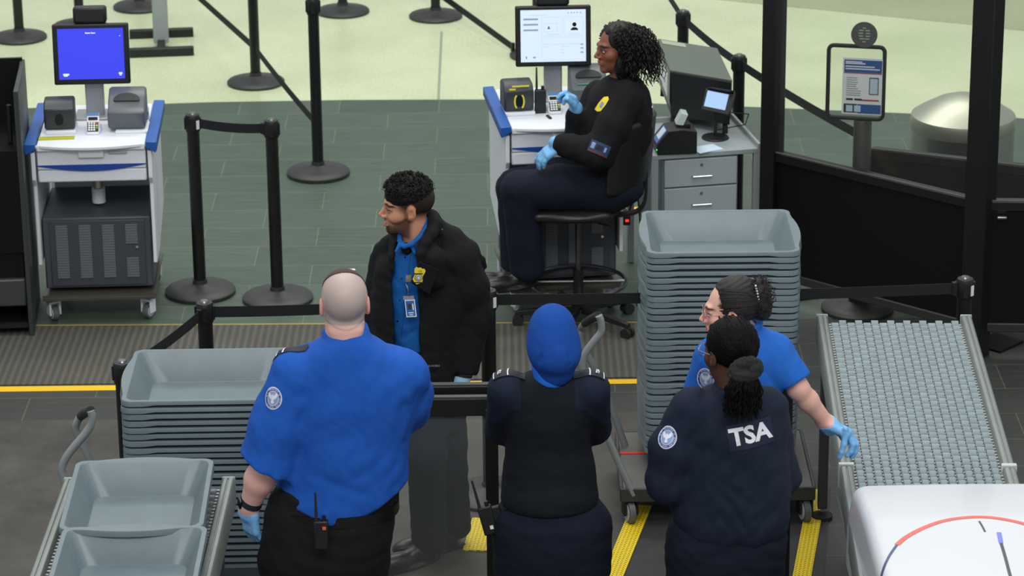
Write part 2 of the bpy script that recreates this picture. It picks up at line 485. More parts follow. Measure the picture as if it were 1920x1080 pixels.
def rib_mat():
    M = bpy.data.materials.new('ribbed_carpet'); M.use_nodes = True; nt = M.node_tree; b = nt.nodes['Principled BSDF']
    tc = nt.nodes.new('ShaderNodeTexCoord'); wv = nt.nodes.new('ShaderNodeTexWave'); wv.wave_type = 'BANDS'; wv.bands_direction = 'X'
    wv.inputs['Scale'].default_value = 9; wv.inputs['Distortion'].default_value = 0.6; wv.inputs['Detail'].default_value = 1
    nt.links.new(tc.outputs['Object'], wv.inputs['Vector'])
    n = nt.nodes.new('ShaderNodeTexNoise'); n.inputs['Scale'].default_value = 1.6; n.inputs['Detail'].default_value = 6; nt.links.new(tc.outputs['Object'], n.inputs['Vector'])
    cr = nt.nodes.new('ShaderNodeValToRGB'); cr.color_ramp.elements[0].color = lin((68, 67, 62)); cr.color_ramp.elements[1].color = lin((88, 86, 79))
    nt.links.new(wv.outputs['Fac'], cr.inputs[0])
    mr = nt.nodes.new('ShaderNodeMapRange'); mr.inputs[1].default_value = .3; mr.inputs[2].default_value = .7; mr.inputs[3].default_value = .85; mr.inputs[4].default_value = 1.2
    nt.links.new(n.outputs['Fac'], mr.inputs[0])
    mx = nt.nodes.new('ShaderNodeMix'); mx.data_type = 'RGBA'; mx.blend_type = 'MULTIPLY'; mx.inputs[0].default_value = 1
    nt.links.new(cr.outputs[0], mx.inputs[6]); nt.links.new(mr.outputs[0], mx.inputs[7]); nt.links.new(mx.outputs[2], b.inputs['Base Color'])
    bp = nt.nodes.new('ShaderNodeBump'); bp.inputs['Distance'].default_value = .004; nt.links.new(wv.outputs['Fac'], bp.inputs['Height']); nt.links.new(bp.outputs[0], b.inputs['Normal'])
    b.inputs['Roughness'].default_value = 0.9
    return M
def worn_mat(name, c1, c2, sc):
    M = bpy.data.materials.new(name); M.use_nodes = True; nt = M.node_tree; b = nt.nodes['Principled BSDF']
    tc = nt.nodes.new('ShaderNodeTexCoord'); n = nt.nodes.new('ShaderNodeTexNoise'); n.inputs['Scale'].default_value = sc; n.inputs['Detail'].default_value = 9; n.inputs['Roughness'].default_value = .65
    nt.links.new(tc.outputs['Object'], n.inputs['Vector'])
    cr = nt.nodes.new('ShaderNodeValToRGB'); cr.color_ramp.elements[0].position = .35; cr.color_ramp.elements[1].position = .72
    cr.color_ramp.elements[0].color = lin(c1); cr.color_ramp.elements[1].color = lin(c2)
    nt.links.new(n.outputs['Fac'], cr.inputs[0]); nt.links.new(cr.outputs[0], b.inputs['Base Color']); b.inputs['Roughness'].default_value = .62
    return M
def herring_mat():
    """yellow perforated edging"""
    M = bpy.data.materials.new('yellow_perforated_edging'); M.use_nodes = True; nt = M.node_tree; b = nt.nodes['Principled BSDF']
    tc = nt.nodes.new('ShaderNodeTexCoord'); se = nt.nodes.new('ShaderNodeSeparateXYZ'); nt.links.new(tc.outputs['Object'], se.inputs[0])
    def mth(op, a, bb=None):
        k = nt.nodes.new('ShaderNodeMath'); k.operation = op
        for i, q in enumerate((a, bb)):
            if q is None: continue
            if isinstance(q, (int, float)): k.inputs[i].default_value = q
            else: nt.links.new(q, k.inputs[i])
        return k.outputs[0]
    fx = mth('PINGPONG', se.outputs[0], 0.016)               # zigzag across
    yy = mth('ADD', se.outputs[1], mth('MULTIPLY', fx, 0.9))
    row = mth('FRACT', mth('DIVIDE', yy, 0.017))
    slot = mth('LESS_THAN', row, 0.30)
    gap = mth('LESS_THAN', mth('ABSOLUTE', mth('SUBTRACT', fx, 0.008)), 0.0055)
    k = mth('MULTIPLY', slot, gap)
    mx = nt.nodes.new('ShaderNodeMix'); mx.data_type = 'RGBA'
    nt.links.new(k, mx.inputs[0]); mx.inputs[6].default_value = lin((238, 208, 26)); mx.inputs[7].default_value = lin((60, 50, 15))
    nt.links.new(mx.outputs[2], b.inputs['Base Color']); b.inputs['Roughness'].default_value = .55
    return M

# ------------------------------------------------------------------ setting: floors
def plane(name, pts, z, M, kind='structure', thick=0.004):
    mb = MB(); mb.prism([(p[0], p[1]) for p in pts], z-thick, z)
    o = mb.build(name, M); 
    if kind: o['kind'] = kind
    return o
plane('floor', [(-8, 5), (9, 5), (9, 19.5), (-8, 19.5)], 0.0, floor_tile_mat(), thick=0.1)
plane('floor', [(-8, 5), (9, 5), (9, 14.46), (-8, 14.50)], 0.0015, floor_tile_mat('dark_slate_tile', (56, 59, 56), (50, 53, 50), (84, 86, 80)), thick=0.0014)
arc = [G(u, v) for u, v in ((-900, 262), (-400, 228), (60, 203), (400, 192), (650, 188), (900, 187), (1150, 192), (1410, 201), (1700, 213), (1910, 222), (2400, 262))]
plane('floor', [(p.x, p.y) for p in arc]+[(9, 36), (-9, 36)], 0.003, terrazzo_mat('pale_terrazzo', (178, 190, 152), (206, 216, 180)))
far = [G(u, v) for u, v in ((1280, -6), (1400, 6), (1536, 19), (1652, 31), (1806, 46), (1920, 59), (2400, 118))]
plane('floor', [(p.x, p.y) for p in far]+[(9, 36), (far[0].x+1, 36)], 0.006, terrazzo_mat('tan_terrazzo', (150, 156, 122), (172, 178, 142)))
j0, j1 = G(828, 60), G(822, 187)
plane('trim_1', [(j0.x-.008, j0.y), (j1.x-.008, j1.y), (j1.x+.008, j1.y), (j0.x+.008, j0.y)], 0.0045, mat('joint_filler', (140, 152, 132), .6), thick=.002)

def mat_thing(name, pts, z, M, label, cat):
    o = plane(name, pts, z, M, kind=None, thick=z-0.0002); return tag(o, label, cat)
ma = [G(-300, 617), (1.02, 14.42, 0), (1.02, 13.70, 0), G(-300, 733)]
ma = [(-3.6, 14.49), (1.02, 14.43), (1.02, 13.71), (-3.6, 13.68)]
mat_thing('ribbed_floor_mat', ma, 0.006, rib_mat(), 'long brown-grey ribbed carpet mat running across the checkpoint behind the belts', 'floor mat')
mat_thing('floor_tape', [(-3.6, 13.60), (1.02, 13.635), (1.02, 13.69), (-3.6, 13.665)], 0.003, mat('yellow_floor_tape', (238, 188, 20), .5), 'thick yellow tape line along the near edge of the ribbed mat', 'floor tape')
mat_thing('floor_tape', [(-3.6, 14.50), (1.0, 14.44), (1.0, 14.457), (-3.6, 14.517)], 0.003, mat('thin_yellow_tape', (150, 138, 60), .5), 'thin faded yellow tape line along the far edge of the ribbed mat', 'floor tape')
WORN = worn_mat('worn_black_rubber', (46, 45, 43), (78, 75, 69), 3.2)
DARKMAT = worn_mat('dark_rubber_sheet', (42, 43, 45), (58, 58, 60), 5)
mat_thing('rubber_floor_mat', [(-3.6, 13.22), (-0.35, 13.27), (0.19, 13.27), (0.19, 9.0), (-3.6, 9.0)], 0.004, WORN, 'large worn dark rubber mat under the left roller table', 'floor mat')
mat_thing('rubber_floor_mat', [(0.191, 13.27), (1.15, 13.27), (1.25, 9.0), (0.191, 9.0)], 0.004, worn_mat('worn_rubber_two', (50, 49, 47), (70, 68, 64), 4), 'worn dark rubber mat under the cart with the tall bin stack', 'floor mat')
# black mats with yellow perforated edging
HER = herring_mat()
def edged(l_top, l_bot, w_, label, ext=1.2):
    a = G(*l_top); b = G(*l_bot); d = (a-b).normalized(); L = (a-b).length+ext; b = a-d*L
    root = thing('perforated_mat_strip', label, 'floor marking', b, math.atan2(d.y, d.x)-math.pi/2)
    mb = MB(); mb.prism([(0, 0), (w_, 0), (w_, L), (0, L)], 0.0056, 0.012)
    mb.build('edging', HER, root)
db = [G(1192, 952), G(1558, 916), G(1545, 1080), G(1135, 1080)]
d1_ = (db[2]-db[1]).normalized(); d2_ = (db[3]-db[0]).normalized()
mat_thing('rubber_floor_mat', [tuple(db[0]), tuple(db[1]), tuple(db[2]+d1_*1.0), tuple(db[3]+d2_*1.0)], 0.0052, DARKMAT, 'black rubber mat between the two yellow edging strips', 'floor mat')
edged((1185, 950), (1131, 1080), 0.085, 'yellow perforated edging strip on the floor beside the cart wheel')
edged((1517, 921), (1487, 1080), 0.075, 'yellow perforated edging strip on the floor beside the foot of the right roller table')
edged((886, 975), (868, 1035), 0.10, 'yellow perforated edging strip seen through the glass barrier', 0.0)

# ------------------------------------------------------------------ belt barriers
def make_stanchion(loc, label, label_sticker=False, lean=(0, 0), tall=1.0):
    r = thing('belt_stanchion', label, 'barrier post', loc, rot=(lean[0], lean[1], 0), group='black belt barrier posts')
    MB().lathe([(0.0, 0), (0.178, 0), (0.18, 0.006), (0.18, 0.018), (0.172, 0.026), (0.12, 0.036), (0.05, 0.048), (0.038, 0.055), (0.036, 0.075)], n=56).build('base', mat('base_casting', (44, 46, 45), .5, var=.05), r)
    MB().lathe([(0.0315, 0.03), (0.0315, 0.885)], n=28).build('pole', BLACKM, r)
    hd = MB().lathe([(0.034, 0.865), (0.037, 0.87), (0.037, 0.945), (0.033, 0.953), (0.012, 0.955)], n=28)
    for a in (0, 90, 180, 270):
        t = Matrix.Rotation(math.radians(a), 4, 'Z'); hd.box((0.036, 0, 0.908), (0.012, 0.022, 0.06), T=t)
    h = hd.build('belt_head', BLACK, r)
    MB().lathe([(0.0, 0.955), (0.02, 0.955), (0.016, 0.962), (0.0, 0.963)], n=20).build('cap', mat('cap_steel', (120, 124, 124), .3, metal=.8), h)
    if label_sticker:
        MB().box((0.028, -0.0265, 0.905), (0.018, 0.003, 0.045), rz=0.8).build('sticker', PAPER, h)
    r.scale = (1, 1, tall)
    return r
def top_at(u, v, z=0.95): p = G(u, v, z); p.z = 0; return p
ST = {}
ST['a'] = G(376, 549); ST['b'] = G(521, 562); ST['c'] = G(597, 327); ST['d'] = G(480, 157)
ST['e'] = G(817, 33); ST['f'] = G(643, 24); ST['g'] = G(37, 73); ST['h'] = G(262, 15); ST['i'] = G(150, 52); ST['j'] = G(1008, 106)
ST['k'] = top_at(1386, 105); ST['l'] = top_at(1281, 22); ST['m'] = top_at(915, 545); ST['n'] = top_at(383, 568); ST['o'] = top_at(229, 680); ST['p'] = top_at(1810, 523)
lab = dict(a='black belt stanchion on the slate tiles just right of the blue-screen kiosk', b='black belt stanchion ending the short belt, right of the one beside the blue-screen kiosk',
           c='tall-looking black belt stanchion in the upper middle, standing alone on slate above the smiling man', d='black belt stanchion on the pale floor left of the upper middle one',
           e='black belt stanchion in the pale floor area left of the white-screen monitor', f='black belt stanchion at the top edge, left of centre on the pale floor',
           g='black belt stanchion in the top left corner above the black podium', h='black belt stanchion base at the top edge beside the grey sign leg',
           i='black belt stanchion behind the blue-screen monitor', j='black belt stanchion hidden mostly behind the white-screen monitor',
           k='black belt stanchion standing right behind the grey desk with the drawers', l='black belt stanchion behind the big grey device box',
           m='black belt stanchion between the smiling man and the woman in the blue headscarf', n='black belt stanchion in front of the kiosk, behind the left bin stack',
           o='black belt stanchion peeking out at the left rear corner of the left bin stack', p='black belt stanchion with a white sticker at the far end of the right roller table')
for k in ST:
    make_stanchion(ST[k], lab[k], k in 'ampo', tall=1.09 if k == 'c' else 1.0)
def belt(a, b, label, za=0.908, zb=0.908, w_=0.048, sag=0.01):
    a = Vector((a.x, a.y, za)); b = Vector((b.x, b.y, zb)); d = (b-a); d.normalize()
    a = a+d*0.04; b = b-d*0.04
    o = thing('retractable_belt', label, 'barrier belt', (a+b)/2, group='retractable belts'); pts = []
    for i in range(9):
        t = i/8; p = a.lerp(b, t); p.z -= sag*4*t*(1-t); pts.append(p)
    mb = MB(); mb.strip(pts, (0, 0, w_), 0.0025); mb.build('webbing', BELT, o, off=o.location, smooth=False)
    mb = MB(); mb.box(b-d*0.004, (0.022, 0.022, 0.056), rz=math.atan2(d.y, d.x)); mb.build('end_clip', BLACK, o, off=o.location)
belt(ST['a'], ST['b'], 'short black belt between the two stanchions right of the blue-screen kiosk')
belt(ST['d'], ST['c'], 'low black belt slanting down to the upper middle stanchion', 0.235, 0.30)
belt(ST['i']*0+G(140, -160), ST['d'], 'low black belt slanting in from the top edge to the stanchion on the pale floor', 0.235, 0.235, sag=.0)
belt(G(700, -100, .24), ST['j']+Vector((-.14, 0, 0)), 'low black belt slanting down behind the white-screen monitor', 0.24, 0.05, sag=0)
belt(ST['l'], ST['k'], 'black belt between the two stanchions behind the grey desk')
belt(G(1060, -90), ST['l'], 'black belt running off the top edge from the stanchion behind the big device box', .908, .908)
belt(ST['n'], ST['m'], 'long black belt passing behind the man with the buzz cut and the smiling man')
belt(ST['m'], ST['p'], 'long black belt passing behind the tall bin stack')
belt(ST['k'], G(1607, 581), 'black belt slanting down behind the glass to the poster stand')
belt(ST['o'], ST['n'], 'black belt slanting up from the rear of the left bin stack')

# ------------------------------------------------------------------ grey sign legs on black H feet, top left
def hfoot(base, label, rz, far_=True):
    r = thing('sign_stand', label, 'sign stand', base, rz)
    MB().box((0, 0, 0.9), (0.10, 0.05, 1.74)).build('post', MGREY, r, bevel=.008)
    MB().box((0, 0, 0.035), (0.05, 0.46, 0.04)).build('crossbar', BLACKM, r, bevel=.004)
    for s in (-1, 1): MB().box((0, s*0.23, 0.03), (0.42, 0.05, 0.06)).build('foot', BLACKM, r, bevel=.006)
hfoot(G(303, 88), 'grey sign post on a black H-shaped foot, upper left', 0.10)

# ------------------------------------------------------------------ partition with posts, glass and black panels
A0 = G(1443, 508, .15); B0 = G(1828, 611, .15); C0 = G(2060, 614, .15)
for q in (A0, B0, C0): q.z = 0
zr = (YP(1443, 297, A0.y).z+YP(1826, 376, B0.y).z)/2
def partition(a, b, label, posts, glass=True, ztop=2.3, zr=zr, zb=0.15, handle=False):
    d = b-a; L = d.length; rz = math.atan2(d.y, d.x)
    r = thing('partition_wall', label, 'partition', a, rz)
    for (x, wd) in posts: MB().box((x, 0, ztop/2), (wd, 0.09, ztop)).build('post', BLACKM, r, bevel=.004)
    MB().box((L/2, 0, (zb+zr)/2), (L-0.06, 0.03, zr-zb)).build('lower_panel', mat('black_panel', (13, 14, 15), .38, spec=.25), r)
    MB().box((L/2, 0, zr), (L-0.06, 0.06, 0.05)).build('rail', BLACKM, r, bevel=.006)
    MB().box((L/2, -0.026, zr+0.028), (L-0.08, 0.006, 0.006)).build('glazing_bead', mat('bead', (95, 95, 92), .4), r)
    MB().box((L/2, 0, zb), (L-0.06, 0.05, 0.045)).build('bottom_rail', mat('worn_black_rail', (42, 42, 42), .5), r, bevel=.005)
    if glass:
        MB().box((L/2, 0, (zr+ztop)/2), (L-0.08, 0.008, ztop-zr)).build('glass_pane', GLASS, r)
        MB().box((L/2, 0, ztop-0.02), (L-0.06, 0.06, 0.05)).build('top_rail', BLACKM, r, bevel=.006)
    if handle: MB().box((0.10, -0.04, zr-0.05), (0.045, 0.03, 0.012)).build('handle', STEEL, r, bevel=.003)
    return r
partition(A0, B0, 'black-framed glass partition slanting from the grey desk toward the right roller table', [(0, .085), ((B0-A0).length, .12)])
partition(B0, C0, 'black-framed glass partition with a small latch at the right edge of the frame', [((C0-B0).length, .1)], handle=True)
P0 = G(1622, 284, zr); P1 = G(2080, 336, zr)
for q in (P0, P1): q.z = 0
partition(P0, P1, 'black half-height partition standing behind the glass, right of the poster stand', [], glass=False)
for (u, v, a, lb) in ((1500, 557, .35, 'left'), (1870, 645, -.75, 'right')):
    p = G(u, v); r = thing('partition_foot', 'flat black steel foot plate under the %s end of the glass partition' % lb, 'foot plate', p, a)
    MB().box((0, 0, 0.006), (0.17, 0.10 if lb == 'left' else .2, 0.012)).build('plate', mat('black_panel', (13, 14, 15), .38), r)

# ------------------------------------------------------------------ poster stand on a stanchion base
sp = G(1607, 581)
r = thing('poster_stand', 'black poster frame on a round-based post with a slotted disc on top', 'sign stand', sp)
MB().lathe([(0.0, 0), (0.178, 0), (0.18, 0.006), (0.18, 0.018), (0.172, 0.026), (0.12, 0.036), (0.05, 0.048), (0.04, 0.055)], n=56).build('base', mat('base_casting', (44, 46, 45), .5), r)
MB().lathe([(0.045, 0.04), (0.045, 0.99), (0.04, 1.0)], n=28).build('post', mat('dark_bronze_tube', (52, 52, 50), .45), r)
fr_ = thing('poster_frame', None, None, (0, 0, 0)); fr_.parent = r
sc = 388.0; w_, h_ = 0.272, 0.365
Tf = Matrix.Translation((-0.042, -0.02, 1.01)) @ Matrix.Rotation(-0.22, 4, 'Z')
mb = MB(); pts = [Tf @ Vector((x, 0, z+h_/2)) for x, z in rrect(w_, h_, .025, 4)]
pts = pts+[pts[0], pts[1]]; mb.tube(pts, .0105, 8, cap=False)
C.objects.unlink(fr_); bpy.data.objects.remove(fr_)
mb.build('frame', BLACK, r)
MB().box((0, 0, h_/2), (w_-.01, .004, h_-.01), T=Tf).build('acrylic_sheet', GLASS, r)
mb = MB(); mb.box((0.032, -0.006, 0.165), (0.195, 0.002, 0.285), T=Tf); po = mb.build('poster', PAPER, r)
def quad(mb, x0, x1, z0, z1, y, T): mb.box(((x0+x1)/2, y, (z0+z1)/2), (x1-x0, .001, z1-z0), T=T)
mb = MB(); quad(mb, -.058, .126, .235, .298, -.0078, Tf); quad(mb, .01, .126, .028, .075, -.0078, Tf); mb.build('blue_band', mat('poster_blue', (35, 85, 160), .6), po)
mb = MB()
for (x0, x1, z) in ((-.052, .03, .288), (-.052, .045, .28), (-.052, .09, .265), (-.052, .115, .253)): quad(mb, x0, x1, z-.0028, z+.0028, -.0088, Tf)
mb.build('headline', PAPER, po)
mb = MB(); random.seed(4)
for i in range(9): quad(mb, -.045, .0+.03*random.random(), .205-.011*i, .209-.011*i, -.0078, Tf)
mb.build('body_copy', mat('poster_grey_text', (150, 152, 158), .7), po)
mb = MB(); quad(mb, -.058, .126, .229, .234, -.0078, Tf); quad(mb, .03, .115, .092, .1, -.0078, Tf); mb.build('red_rule', mat('poster_red', (170, 70, 70), .6), po)
mb = MB(); quad(mb, .066, .112, .125, .212, -.0078, Tf); quad(mb, -.045, -.012, .093, .103, -.0078, Tf); quad(mb, -.004, .032, .093, .103, -.0078, Tf); quad(mb, -.056, .008, .03, .075, -.0078, Tf); mb.build('dark_print', mat('poster_ink', (35, 38, 45), .6), po)
mb = MB(); quad(mb, .070, .108, .130, .207, -.0088, Tf); quad(mb, -.044, -.012, .036, .068, -.0088, Tf); quad(mb, -.005, .027, .036, .068, -.0088, Tf); mb.build('phone_screen', mat('pale_blue_print', (190, 210, 228), .6), po)
Td = Tf @ Matrix.Translation((0.035, -0.004, h_+0.062)) @ Matrix.Rotation(math.pi/2, 4, 'X')
dk = MB(); dk.lathe([(0, 0), (0.062, 0), (0.064, 0.003), (0.064, 0.009), (0, 0.009)], n=40, T=Td); ds = dk.build('slotted_disc', mat('disc_grey', (82, 82, 82), .5), r)
mb = MB()
for (x, z) in [(-.014, .022), (-.016, .008), (-.016, -.006), (-.012, -.020), (.016, .022), (.018, .008), (.018, -.006), (.014, -.020), (0, .034), (0, -.034)]:
    mb.box((x, z, .0092), (.022 if abs(z) < .03 else .016, .0045, .002), T=Td)
mb.build('slots', mat('slot_light', (180, 190, 165), .6), ds)

# ------------------------------------------------------------------ round steel litter bin behind the partition
lb = G(1806, 219, .74); s_l = 405; lb.z = 0
r = thing('litter_bin', 'round stainless steel litter bin with a domed lid behind the glass', 'litter bin', lb)
R_ = 0.268
MB().lathe([(0, 0), (R_-.012, 0), (R_-.012, .68), (0, .68)], n=64).build('body', BLACK, r)
mb = MB(); n = 72
for k in range(n):
    a0 = 2*math.pi*k/n; a1 = 2*math.pi*(k+1)/n; dg = math.degrees(a0) % 360
    zb = .50 if (300 < dg < 345 or 120 < dg < 165) else 0.02
    P_ = [(R_*math.cos(a), R_*math.sin(a), z) for a, z in ((a0, zb), (a1, zb), (a1, .695), (a0, .695))]
    mb.add(P_, [(0, 1, 2, 3)])
mb.build('steel_shell', STEEL, r)
MB().lathe([(R_+.002, .68), (R_+.004, .695), (R_+.004, .74), (R_, .755), (R_*.8, .79), (R_*.5, .835), (R_*.22, .86), (0.001, .865)], n=72).build('domed_lid', mat('lid_steel', (176, 178, 164), .42, metal=.85, bump=.1, bscale=30), r)

# ------------------------------------------------------------------ document kiosks
def caster(r, x, y, d=0.075, white=True, rz=0.0):
    T = Matrix.Translation((x, y, 0)) @ Matrix.Rotation(rz, 4, 'Z')
    c_ = MB(); c_.tube([T @ Vector((-.014, 0, d/2)), T @ Vector((.014, 0, d/2))], d/2, 28)
    o = c_.build('caster', mat('caster_grey', (92, 95, 98), .5), r, bevel=.003)
    h = MB(); h.tube([T @ Vector((-.017, 0, d/2)), T @ Vector((.017, 0, d/2))], d*.36, 24); h.build('hub', mat('hub_pale', (196, 200, 206), .5), o)
    f_ = MB(); f_.box((-.026, .0, d*.85), (.012, .045, d*.9), T=T); f_.box((.026, .0, d*.85), (.012, .045, d*.9), T=T); f_.box((0, 0, d*1.28), (.064, .05, .012), T=T); f_.build('fork', WHITE if white else BLACK, o, bevel=.004)
def make_kiosk(loc, rz, label, up=0.0):
    r = thing('document_kiosk', label, 'kiosk', loc, rz, group='wheeled document check kiosks')
    # origin: floor under the middle of the front edge; y runs to the back
    MB().box((0, .34, .862+up), (.53, .70, .03)).build('worktop', WHITE, r, bevel=.006)
    lip = [(-.285, .0), (.285, .0)]+[(.285-.57*t, -.052*math.sin(math.pi*t)) for t in [i/16 for i in range(1, 16)]]
    MB().prism(lip, .862+up, .880+up).build('front_lip', WHITE, r, bevel=.004)
    for s in (-1, 1):
        mb = MB(); mb.prism([(.0, .0), (.048, -.028), (.055, -.015), (.055, .028), (.0, .03)], -.02, .70,
            T=Matrix.Translation((s*.268, 0, .862+up)) @ Matrix([[s, 0, 0, 0], [0, 0, 1, 0], [0, 1, 0, 0], [0, 0, 0, 1]]))
        mb.build('side_rail', BLUE, r, bevel=.004)
    MB().box((0, .03, .80+up), (.53, .05, .10)).build('apron', WHITE, r, bevel=.006)
    MB().box((-.0, -.002, .835+up), (.125, .03, .045)).build('keyboard_pull', WHITE, r, bevel=.006)
    MB().box((.13, .0, .838+up), (.09, .01, .022)).build('card_slot', mat('slot_grey', (170, 174, 180), .5), r, bevel=.003)
    cres = [(-.265+.53*t, .775+up) for t in [i/20 for i in range(21)]]+[(.265-.53*t, .775+up-.030*math.sin(math.pi*t)-.004) for t in [i/20 for i in range(21)]]
    MB().prism(cres, -.002, .002, T=Matrix(((1, 0, 0, 0), (0, 0, 1, .002), (0, 1, 0, 0), (0, 0, 0, 1)))).build('blue_stripe', mat('deep_blue_plastic', (28, 70, 160), .4), r)
    MB().box((0, .035, .715+up), (.53, .05, .065)).build('lower_apron', WHITE, r, bevel=.008)
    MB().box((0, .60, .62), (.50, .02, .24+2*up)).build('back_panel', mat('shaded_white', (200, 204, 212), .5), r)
    for s in (-1, 1):
        sd = [(.0, .84+up), (.68, .84+up), (.68, .42), (.22, .30), (.035, .30), (.035, .66+up), (.0, .70+up)]
        mb = MB(); mb.prism(sd, -.010, .010, T=Matrix.Translation((s*.285, 0, 0)) @ Matrix(((0, 0, 1, 0), (1, 0, 0, 0), (0, 1, 0, 0), (0, 0, 0, 1))))
        mb.build('side_panel', WHITE, r, bevel=.004)
    cb = MB().box((0, .33, .345), (.535, .50, .37)).build('cabinet', DGREY, r, bevel=.008)
    dr = MB().box((0, .078, .345), (.47, .012, .34)).build('door', mat('dark_grey_door', (62, 68, 76), .45), r, bevel=.003)
    for c_, i0, i1 in ((0, 0, 21), (1, 0, 21), (2, 0, 21), (3, 0, 8), (3, 13, 21)):
        zc = .49-.0135*(i0+i1-1)/2; mb = MB(); n_ = i1-i0
        mb.box((-.185+.115*c_+.01, .0708, zc), (.058, .002, .0135*n_-.006))
        for i in range(i0, i1): mb.box((-.185+.115*c_+.01, .069, .49-.0135*i), (.060, .006, .0045))
        mb.build('vent', mat('slat_grey', (104, 110, 118), .4), dr)
    MB().lathe([(0, 0), (.007, 0), (.007, .006), (0, .006)], n=14, T=Matrix.Translation((.195, .070, .375)) @ Matrix.Rotation(math.pi/2, 4, 'X')).build('lock', CHROME, dr)
    tr = MB(); tr.box((0, .31, .135), (.56, .66, .012)); tr.box((0, .0, .142), (.56, .010, .022)); tr.build('tray', mat('tray_steel', (96, 94, 88), .3, metal=.6), r)
    MB().box((0, -.006, .130), (.56, .006, .008)).build('tray_edge', WHITE, r)
    MB().tube([(0, .28, .70+up), (0, .28, .60)], .024, 16).build('column', STEEL, r)
    MB().tube([(0, .28, .62), (0, .28, .545)], .034, 20).build('column_sleeve', WHITE, r)
    for (x, y, a) in ((-.235, .06, .5), (.235, .06, -.5), (-.235, .6, 2.8), (.235, .6, -2.6)): caster(r, x, y, .078, True, a)
    MB().tube([(0, .35, .128), (0, .35, .05)], .03, 14).build('brake_column', BLACK, r)
    r['dz'] = up
    return r
K1 = G(187, 593); K1.z = 0
fk1 = G(190, 603); k1 = make_kiosk((fk1.x, fk1.y-.02, 0), .045, 'wheeled white document kiosk with blue side rails under the blue-screen monitor', .055)
fk2 = G(1061, 585); k2 = make_kiosk((fk2.x, fk2.y-.02, 0), .125, 'wheeled white document kiosk with blue side rails beside the seated woman', .105)
pb = MB().box((.315, .12, .46), (.035, .16, .05)).build('power_strip', BLACK, k2, bevel=.004)
MB().box((.315, .036, .462), (.016, .006, .010)).build('red_light', mat('red_led', (90, 5, 5), .3, emit=(255, 40, 30), estr=4), pb)
MB().tube(catmull([(.32, .06, .47), (.36, .03, .60), (.38, .02, .42), (.37, -.02, .2), (.36, .0, .02)], 6), .005, 8).build('cable', RUBBER, k2)
for u_, v_, lb_ in ((1187, 372, 'upper'), (1185, 392, 'lower')):
    q = G(u_, v_); o = tag(MB().box((0, 0, .0022), (.085, .045, .002)).build('floor_tape', YELLOW, None), 'short yellow tape on the floor between stool and grey desk, %s of two' % lb_, 'floor tape'); o.location = q; o.rotation_euler.z = .15
def local(root, p):
    p = (p[0], p[1], p[2]+root['dz'])
    return Matrix.Translation(root.location) @ Matrix.Rotation(root.rotation_euler.z, 4, 'Z') @ Vector(p)
ZT = .877
def make_monitor(root, x, y, zc, rz, label, screen, cam_top=True):
    p = local(root, (x, y, ZT))
    r = thing('touch_monitor', label, 'monitor', p, root.rotation_euler.z+rz)
    h = zc-ZT-root['dz']
    Tm = Matrix.Translation((0, -.03, h)) @ Matrix.Rotation(math.radians(-6), 4, 'X')
    MB().box((0, 0, 0), (.378, .035, .305), T=Tm).build('bezel', BLACK, r, bevel=.008)
    MB().box((0, .035, 0), (.20, .05, .17), T=Tm).build('back_housing', BLACK, r, bevel=.01)
    MB().box((0, .03, (h-.02)/2), (.092, .05, h-.02)).build('stand', mat('silver_stand', (160, 164, 168), .35, metal=.5), r, bevel=.006)
    MB().box((0, .03, .006), (.2, .17, .012)).build('foot', mat('silver_stand', (160, 164, 168), .35, metal=.5), r, bevel=.004)
    if cam_top: MB().box((0, .02, .195), (.165, .07, .085), T=Tm).build('camera_unit', BLACK, r, bevel=.014)
    return r, Tm
SCRB = mat('blue_screen', (20, 25, 90), .3, emit=(62, 72, 245), estr=1.5)
SCRW = mat('white_screen', (40, 45, 50), .3, emit=(222, 240, 255), estr=1.62)
SINK = mat('screen_ink', (5, 5, 8), .4); SGRY = mat('screen_grey', (40, 45, 60), .4, emit=(150, 165, 190), estr=1.5); SPAL = mat('screen_pale', (40, 45, 60), .4, emit=(196, 214, 232), estr=1.6)
SWHT = mat('screen_white', (60, 60, 60), .4, emit=(240, 245, 255), estr=1.7)
m1, Tm = make_monitor(k1, -.010, .46, 1.272, 0, 'monitor showing a plain blue screen on the left kiosk', None)
sc1 = MB().box((0, -.018, .003), (.326, .002, .255), T=Tm).build('screen', SCRB, m1)
Ts = Tm @ Matrix.Translation((0, -.0195, .003)) @ Matrix.Rotation(math.pi/2, 4, 'X')
vs, fs = text_mesh('Select Start', .011, .0002, bold=.0004); mb = MB(); mb.add(vs, fs, Ts @ Matrix.Translation((0, .105, 0)))
mb.box((-.128, -.102, 0), (.03, .008, .0006), T=Ts); mb.box((-.13, -.109, 0), (.02, .005, .0006), T=Ts); mb.box((.142, -.100, 0), (.018, .009, .0006), T=Ts); mb.box((.142, -.109, 0), (.010, .005, .0006), T=Ts); mb.box((.146, .088, 0), (.004, .004, .0006), T=Ts)
mb.build('screen_text', SWHT, sc1)
m2, Tm = make_monitor(k2, .005, .46, 1.322, -.09, 'monitor showing a white form with a person silhouette, beside the seated woman', None)
sc2 = MB().box((0, -.018, .003), (.326, .002, .262), T=Tm).build('screen', SCRW, m2)
Ts = Tm @ Matrix.Translation((0, -.0195, .003)) @ Matrix.Rotation(math.pi/2, 4, 'X')
mb = MB()
mb.lathe([(0, 0), (.0105, 0), (.0105, .0008), (0, .0008)], c=(.106, .056, 0), n=20, T=Ts)
sh = [(.0, 0)]+[(.019*math.cos(a), .015*math.sin(a)) for a in [math.pi*i/12 for i in range(13)]]
mb.prism([(x+.106, y+.027) for x, y in sh[1:]], 0, .0008, T=Ts)
mb.lathe([(0, 0), (.0035, 0), (.0035, .0008), (0, .0008)], c=(-.022, .045, 0), n=12, T=Ts)
